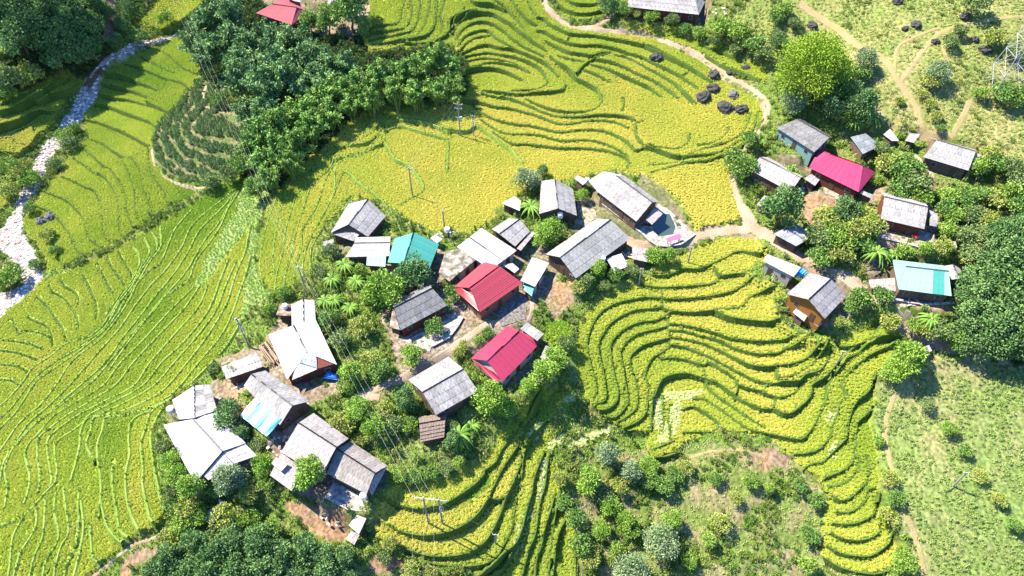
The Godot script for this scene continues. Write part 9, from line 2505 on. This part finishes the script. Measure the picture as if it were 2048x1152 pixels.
	house("longhouse", "long pale slatted roof house with a porch beside the pond yard", "house", "wood", 3.17, [["grey",22.46,4.8,-25.14,29.07,4.8,-16.58,25.6,2.9,-12.83,18.35,2.9,-22.11], ["grey",29.07,4.8,-16.58,22.46,4.8,-25.14,24.54,2.9,-27.58,31.09,2.9,-18.85], ["white",20.11,3.4,-28.44,24.52,3,-27.46,22.48,4.7,-25.18,18.36,2.9,-22.24], ["white",20.11,3.4,-28.44,18.36,2.9,-22.24,18.29,2.9,-22.36,16.74,2.6,-26.14], ["greypink",29.8,3,-16.97,31.37,2.9,-15.2,28.82,2.3,-12.49,27.68,2.4,-14.03]], [18.35,-22.11,25.6,-12.83,31.09,-18.85,24.54,-27.58], [4.8,22.46,-25.14,29.07,-16.58], [2.9,2.9,2.9,2.9])
	house("longhouse", "longest grey gabled house in the middle beside the footpath", "house", "darkwood", 1.18, [["greybig",20.34,5,-13.26,9.39,5,-2.53,6.81,2.7,-5.51,17.95,2.7,-16.09], ["greybig",9.39,5,-2.53,20.34,5,-13.26,24.3,2.7,-10.1,12.4,2.7,0.97]], [17.95,-16.09,6.81,-5.51,12.4,0.97,24.3,-10.1], [5,20.34,-13.26,9.39,-2.53], [2.7,2.7,2.7,2.7])
	house("shed", "square white sheet roofed shed below the longest grey house", "shed", "wood", 0.74, [["white",18.86,2.5,-5.04,22.23,2.5,-6.47,23.3,2.1,-3.15,20.33,2.1,-1.83]], [18.86,-5.04,22.23,-6.47,23.3,-3.15,20.33,-1.83], [], [2.5,2.5,2.1,2.1])
	house("shed", "small brown roofed shed beside the leafy bush at the path", "shed", "wood", 1.18, [["greypink",24.45,2.7,-7.84,27.93,2.7,-7.17,27.09,2.1,-3.98,24.15,2.1,-4.85]], [24.45,-7.84,27.93,-7.17,27.09,-3.98,24.15,-4.85], [], [2.7,2.7,2.1,2.1])
	house("canopy", "bright pink canopy on posts at the pond yard", "canopy", "open", 2.37, [["pinkcanopy",31.25,2.2,-9.33,34.37,2.2,-10.93,34.87,2.1,-9.89,31.94,2.1,-8.49]], [31.25,-9.33,34.37,-10.93,34.87,-9.89,31.94,-8.49], [], [2.2,2.2,2.1,2.1])
	house("farmhouse", "pale tiled house with turquoise walls under the big tree", "house", "teal", 11.18, [["dark",61.65,4.4,-35.05,66.79,4.4,-28.46,63.39,2.6,-25.74,57.5,2.6,-34.36], ["dark",66.79,4.4,-28.46,61.65,4.4,-35.05,64.21,2.6,-37.45,68.59,2.6,-30.77]], [57.5,-34.36,63.39,-25.74,68.59,-30.77,64.21,-37.45], [4.4,61.65,-35.05,66.79,-28.46], [2.6,2.6,2.6,2.6])
	house("farmhouse", "house with a magenta hipped roof on the right hillside", "house", "redwood", 9.48, [["magenta",66.03,4.9,-24.4,71.68,4.9,-20.58,69.59,2.9,-14.73,61.85,2.9,-22.42], ["magenta",71.68,4.9,-20.58,66.03,4.9,-24.4,65.75,2.9,-28.7,75.12,2.9,-21.17], ["magenta",71.72,4.8,-20.58,71.6,4.8,-20.5,69.7,2.9,-14.79,75.09,2.9,-21.08], ["magenta",66.09,4.8,-24.47,65.97,4.8,-24.38,65.65,2.95,-28.54,61.8,2.95,-22.42]], [61.85,-22.42,69.59,-14.73,75.12,-21.17,65.75,-28.7], [4.9,66.03,-24.4,71.68,-20.58], [2.9,2.9,2.9,2.9])
	house("farmhouse", "grey roofed house left of the magenta roof beside the path", "house", "wood", 7.49, [["greypink",52.88,4,-27.11,59.85,4,-20.33,57.31,2.6,-17.32,50.48,2.6,-24.51], ["greypink",59.85,4,-20.33,52.88,4,-27.11,55.29,2.6,-28.84,61.48,2.6,-22.26]], [50.48,-24.51,57.31,-17.32,61.48,-22.26,55.29,-28.84], [4,52.88,-27.11,59.85,-20.33], [2.6,2.6,2.6,2.6])
	house("shed", "slate blue sheet roofed shed above the magenta roof", "shed", "wood", 12.35, [["slate",71.68,2.6,-29.4,75.41,2.6,-30.75,77.28,2.3,-26.82,72.62,2.3,-24]], [71.68,-29.4,75.41,-30.75,77.28,-26.82,72.62,-24], [], [2.6,2.6,2.3,2.3])
	house("hut", "tiny white hut roof among bushes above the slate blue shed", "shed", "wood", 13.79, [["white",80.25,2.2,-30.98,80.61,2.2,-26.74,79.39,1.9,-27.07,78.34,1.9,-29.33]], [80.25,-30.98,80.61,-26.74,79.39,-27.07,78.34,-29.33], [], [2.2,2.2,1.9,1.9])
	house("hut", "tiny pale hut at the foot of the grassy hillside", "shed", "wood", 14.22, [["greywhite",83.38,2.2,-28.74,85.48,2.2,-28.5,83.36,1.8,-25.96,81.8,1.8,-26.69]], [83.38,-28.74,85.48,-28.5,83.36,-25.96,81.8,-26.69], [], [2.2,2.2,1.8,1.8])
	house("farmhouse", "upper grey roofed house at the foot of the grassy hillside", "house", "wood", 13.81, [["grey",86.57,4.2,-24.29,92.83,4.2,-20.5,90.33,2.7,-16.32,83.03,2.7,-20.64], ["grey",92.83,4.2,-20.5,86.57,4.2,-24.29,86.87,2.7,-27.2,94.7,2.7,-22.87], ["greypink",93.89,3,-21.59,95.08,2.8,-21.15,92.61,2.4,-17.3,91.21,2.5,-17.54]], [83.03,-20.64,90.33,-16.32,94.7,-22.87,86.87,-27.2], [4.2,86.57,-24.29,92.83,-20.5], [2.7,2.7,2.7,2.7])
	house("farmhouse", "grey tiled house with a concrete yard above the long teal roof", "house", "redwood", 9.98, [["greywhite",72.65,4.4,-10.98,80.03,4.4,-7.95,78.36,2.7,-3.66,71.04,2.7,-6.52], ["greywhite",80.03,4.4,-7.95,72.65,4.4,-10.98,73.78,2.7,-14.18,81.49,2.7,-11.21], ["grey",81.17,3,-8.76,82.48,2.8,-7.75,81.15,2.4,-4.62,79.91,2.5,-4.88]], [71.04,-6.52,78.36,-3.66,81.49,-11.21,73.78,-14.18], [4.4,72.65,-10.98,80.03,-7.95], [2.7,2.7,2.7,2.7])
	house("farmhouse", "house with a long mint and teal metal roof on the right", "house", "wood", 6.6, [["mint",72.48,4.4,4.5,77.31,4.4,5.29,76.12,2.8,9.72,70.38,2.8,8.64], ["teal",77.33,4.4,5.29,79.2,4.4,5.61,78.08,2.8,10.04,76.13,2.8,9.72], ["mint",79.22,4.4,5.61,79.93,4.4,5.71,79.34,2.8,10.27,78.1,2.8,10.04], ["mint",79.93,4.4,5.71,72.48,4.4,4.5,71.97,2.8,1.2,81.01,2.8,2.78], ["tealpale",72.54,4.3,4.45,72.44,4.3,4.51,70.28,2.9,8.69,71.82,2.9,1.36]], [70.38,8.64,79.34,10.27,81.01,2.78,71.97,1.2], [4.4,72.48,4.5,79.93,5.71], [2.8,2.8,2.8,2.8])
	house("shed", "white gabled shed at the right end of the mint roofed house", "shed", "wood", 6.77, [["grey",82.4,3.1,2.9,81.92,3.1,6.57,80.81,2.4,6.14,81.12,2.4,2.67], ["grey",81.92,3.1,6.57,82.4,3.1,2.9,83.87,2.4,3.21,83.5,2.4,6.57]], [81.12,2.67,80.81,6.14,83.5,6.57,83.87,3.21], [3.1,82.4,2.9,81.92,6.57], [2.4,2.4,2.4,2.4])
	house("lean_to", "grey lean-to below the white shed at the dark trees", "shed", "wood", 5.34, [["greypink",83.12,2.2,6.08,83.39,2,9.11,81.19,1.8,9.75,82.42,2,6.2]], [83.12,6.08,83.39,9.11,81.19,9.75,82.42,6.2], [], [2.2,2,1.8,2])
	house("long_shed", "weathered plank roofed shed left of the mint roofed house", "shed", "wood", 5.38, [["greypink",66.72,2.4,4.85,72.07,2.5,4.4,71.42,2,7.49,66.81,1.9,6.56]], [66.72,4.85,72.07,4.4,71.42,7.49,66.81,6.56], [], [2.4,2.5,2,1.9])
	house("long_shed", "long white walled shed beside the path with a blue barrel end", "shed", "plaster", 3.69, [["white",49.8,3.3,-2.61,55.41,3.3,0.88,53.54,2.9,3.09,48.68,2.9,-1.1]], [49.8,-2.61,55.41,0.88,53.54,3.09,48.68,-1.1], [], [3.3,3.3,2.9,2.9])
	house("farmhouse", "house with orange timber walls and a patched grey roof", "house", "orangewood", 2.83, [["patchgrey",59.76,5,4.68,54.12,5,9.82,51.6,2.9,6.73,57.49,2.9,1.3], ["patchgrey",54.12,5,9.82,59.76,5,4.68,62.52,2.9,7.12,56.92,2.9,12.57]], [57.49,1.3,51.6,6.73,56.92,12.57,62.52,7.12], [5,59.76,4.68,54.12,9.82], [2.9,2.9,2.9,2.9])
	house("lean_to", "small white porch roof at the orange timber wall", "shed", "wood", 1.05, [["white",54.33,2.5,7.38,55.84,2.5,9.24,54.41,2.1,11.17,52.84,2.1,8.99]], [54.33,7.38,55.84,9.24,54.41,11.17,52.84,8.99], [], [2.5,2.5,2.1,2.1])
	house("lean_to", "narrow white awning right of the small white porch roof", "shed", "wood", 0.77, [["white",56.02,2.4,9.04,57.77,2.3,11.72,56.92,1.9,12,55.33,2,10]], [56.02,9.04,57.77,11.72,56.92,12,55.33,10], [], [2.4,2.3,1.9,2])
	house("farmhouse", "low blue grey roofed house beside the path under the dark round tree", "house", "wood", 5.58, [["slatepale",54.02,3.2,-8.01,57.45,3.2,-4.6,55.4,2.5,-3.68,51.8,2.5,-7.13], ["slatepale",57.45,3.2,-4.6,54.02,3.2,-8.01,56.88,2.5,-10.1,59.59,2.5,-7.17]], [51.8,-7.13,55.4,-3.68,59.59,-7.17,56.88,-10.1], [3.2,54.02,-8.01,57.45,-4.6], [2.5,2.5,2.5,2.5])
	house("shed", "small grey shed roof half under the dark round tree", "shed", "wood", 5.89, [["greypink",52.7,2.4,-18.52,53.69,2.4,-17.42,52.14,2,-14.38,50.5,2,-15.93]], [52.7,-18.52,53.69,-17.42,52.14,-14.38,50.5,-15.93], [], [2.4,2.4,2,2])
	house("farmhouse", "house with a faded red hipped roof among the bamboo", "house", "redwood", 2.85, [["fadedred",-69.06,5,-102.19,-61.59,5,-100.08,-62.2,3,-93.9,-73.95,3,-100.79], ["fadedred",-61.59,5,-100.08,-69.06,5,-102.19,-68.76,3,-111.28,-58.74,3,-101.76], ["fadedred",-61.64,4.9,-100.2,-61.7,4.9,-100.12,-62.18,3,-93.98,-58.73,3,-101.68]], [-73.95,-100.79,-62.2,-93.9,-58.74,-101.76,-68.76,-111.28], [5,-69.06,-102.19,-61.59,-100.08], [3,3,3,3])
	house("shed", "pale flat roof behind the faded red roof", "shed", "wood", 4.75, [["greypink",-65.85,2.6,-106.92,-62.36,2.6,-106.5,-61.19,2.4,-104.41,-63.35,2.4,-105.24]], [-65.85,-106.92,-62.36,-106.5,-61.19,-104.41,-63.35,-105.24], [], [2.6,2.6,2.4,2.4])
	house("shed", "grey roof half hidden behind the leaning tree at the top", "shed", "wood", 8.08, [["greypink",-51.61,2.6,-98.92,-49.37,2.6,-100.54,-49,2.3,-99.13,-51.76,2.3,-96.13]], [-51.61,-98.92,-49.37,-100.54,-49,-99.13,-51.76,-96.13], [], [2.6,2.6,2.3,2.3])
	house("longhouse", "large white roofed house with a dark red timber front at the top", "house", "redwood", 15.69, [["greywhite",30.1,5.2,-83.58,46.27,5.2,-80.1,46.78,3,-74.86,29.42,3,-78.95], ["greywhite",46.27,5.2,-80.1,30.1,5.2,-83.58,32.58,3,-93.55,49.97,3,-88.84], ["white",30.05,3.05,-80.71,37.43,3,-79.72,37.33,2.2,-77.53,30.26,2.2,-79.55], ["grey",46.33,5.1,-80.37,46.25,5.1,-80.31,46.76,3,-74.77,49.64,3,-81.75]], [29.42,-78.95,46.78,-74.86,49.97,-88.84,32.58,-93.55], [5.2,30.1,-83.58,46.27,-80.1], [3,3,3,3])
	house("shed", "patched white sheet roofed shed at the lower edge of the village", "shed", "wood", -6.42, [["palepatch",-25.09,2.4,45.43,-23.44,2.4,46.05,-24.34,2,48.52,-26.26,2,46.98]], [-25.09,45.43,-23.44,46.05,-24.34,48.52,-26.26,46.98], [], [2.4,2.4,2,2])
	house("shed", "broken plank roofed shed under the patched white shed", "shed", "wood", -7.22, [["greypink",-25.89,1.9,47.52,-24.43,1.9,48.2,-25.12,1.5,49.68,-26.74,1.5,48.71]], [-25.89,47.52,-24.43,48.2,-25.12,49.68,-26.74,48.71], [], [1.9,1.9,1.5,1.5])
	house("hut", "small tilted grey hut roof in the bushes at the bottom left", "shed", "wood", -7.31, [["greypink",-49.46,2,43.71,-47.95,2,44.99,-49.12,1.5,46.24,-51,1.5,44.83]], [-49.46,43.71,-47.95,44.99,-49.12,46.24,-51,44.83], [], [2,2,1.5,1.5])
	house("hut", "tiny grey hut roof behind the tilted hut", "shed", "wood", -6.31, [["greypink",-48.22,2,42.58,-46.41,2,43.73,-46.96,1.7,44.02,-48.29,1.7,43.16]], [-48.22,42.58,-46.41,43.73,-46.96,44.02,-48.29,43.16], [], [2,2,1.7,1.7])
	house("hut", "small brown roofed hut at the dark trees on the right", "shed", "wood", 8.69, [["greypink",82.46,2.1,-2.35,84.68,2.1,-2.31,84.5,1.8,-0.93,82.56,1.8,-0.97]], [82.46,-2.35,84.68,-2.31,84.5,-0.93,82.56,-0.97], [], [2.1,2.1,1.8,1.8])
	house("hut", "tiny pale hut beside the lower right path", "shed", "wood", 0.77, [["white",74.9,1.8,16.6,75.99,1.8,16.14,76.15,1.6,17.35,74.88,1.6,17.8]], [74.9,16.6,75.99,16.14,76.15,17.35,74.88,17.8], [], [1.8,1.8,1.6,1.6])
	house("hut", "tiny white roofed hut at the pole by the golden field", "shed", "wood", 0.1, [["white",-14.41,2.2,-15.08,-13.69,2.2,-15.39,-12.79,1.9,-14.18,-13.81,1.9,-13.57]], [-14.41,-15.08,-13.69,-15.39,-12.79,-14.18,-13.81,-13.57], [], [2.2,2.2,1.9,1.9])
	house("hut", "small flat white hut roof right above the teal roof", "shed", "plaster", 0.03, [["white",-17.16,2,-12.04,-16.2,2,-13.23,-14.56,1.8,-12.09,-15.62,1.8,-10.76]], [-17.16,-12.04,-16.2,-13.23,-14.56,-12.09,-15.62,-10.76], [], [2,2,1.8,1.8])
	house("shed", "small grey shed with a plank roof at the left corner of the magenta roof", "shed", "wood", 8.19, [["greypink",60.76,2.6,-20.81,62.84,2.8,-22.34,64.59,2.4,-21.35,62.64,2.2,-18.96]], [60.76,-20.81,62.84,-22.34,64.59,-21.35,62.64,-18.96], [], [2.6,2.8,2.4,2.2])
	house("lean_to", "grey tin roof at the right corner of the magenta roof", "shed", "wood", 9.54, [["grey",70.96,2.2,-15.96,72.89,2.2,-14.56,71.98,2,-13.83,70.28,2,-15.35]], [70.96,-15.96,72.89,-14.56,71.98,-13.83,70.28,-15.35], [], [2.2,2.2,2,2])

func _ready() -> void:
	var cam := Camera3D.new()
	cam.name = "camera"
	cam.fov = 44.47
	cam.position = Vector3(0, 105.603, 93.429)
	cam.rotation_degrees = Vector3(-48.5, 0, 0)
	cam.far = 2000.0
	add_child(cam)
	cam.current = true
	var env := Environment.new()
	env.background_mode = Environment.BG_SKY
	var sky := Sky.new()
	var sm := ProceduralSkyMaterial.new()
	sm.sky_top_color = Color(0.28, 0.46, 0.75)
	sm.sky_horizon_color = Color(0.62, 0.70, 0.80)
	sm.ground_bottom_color = Color(0.25, 0.30, 0.18)
	sm.ground_horizon_color = Color(0.55, 0.60, 0.62)
	sm.sky_energy_multiplier = 0.95
	sm.sun_angle_max = 1.0
	sky.sky_material = sm
	env.sky = sky
	env.tonemap_mode = Environment.TONE_MAPPER_LINEAR
	env.tonemap_exposure = 3.7
	env.sdfgi_enabled = true
	env.ssao_enabled = true
	env.ssil_enabled = true
	var we := WorldEnvironment.new()
	we.name = "environment"
	we.environment = env
	add_child(we)
	var sun := DirectionalLight3D.new()
	sun.name = "sun"
	sun.light_energy = 1.6
	sun.light_color = Color(1.0, 0.96, 0.88)
	sun.light_angular_distance = 0.5
	sun.shadow_enabled = true
	add_child(sun)
	sun.look_at_from_position(Vector3.ZERO, Vector3(0.88, -1.30, 0.44), Vector3.UP)
	noise.seed = 7
	noise.frequency = 0.035
	noise.fractal_octaves = 3
	fine.seed = 11
	fine.frequency = 0.16
	fine.fractal_octaves = 3
	var lines := []
	for f in FIELDS:
		field_nodes.append(structure("rice_terraces", f[0]))
		var list := []
		for l in f[1]:
			list.append(smooth_line(l, 0.7))
		lines.append(list)
	survey(lines)
	print("survey ", Time.get_ticks_msec())
	build_paths()
	read_ripeness()
	build_ground()
	print("ground ", Time.get_ticks_msec())
	build_banks(lines)
	build_rice(lines)
	print("rice ", Time.get_ticks_msec())
	build_yards()
	build_houses()
	print("houses ", Time.get_ticks_msec())
	build_stones()
	build_plants()
	build_undergrowth()
	build_small_things()
	print("done ", Time.get_ticks_msec())
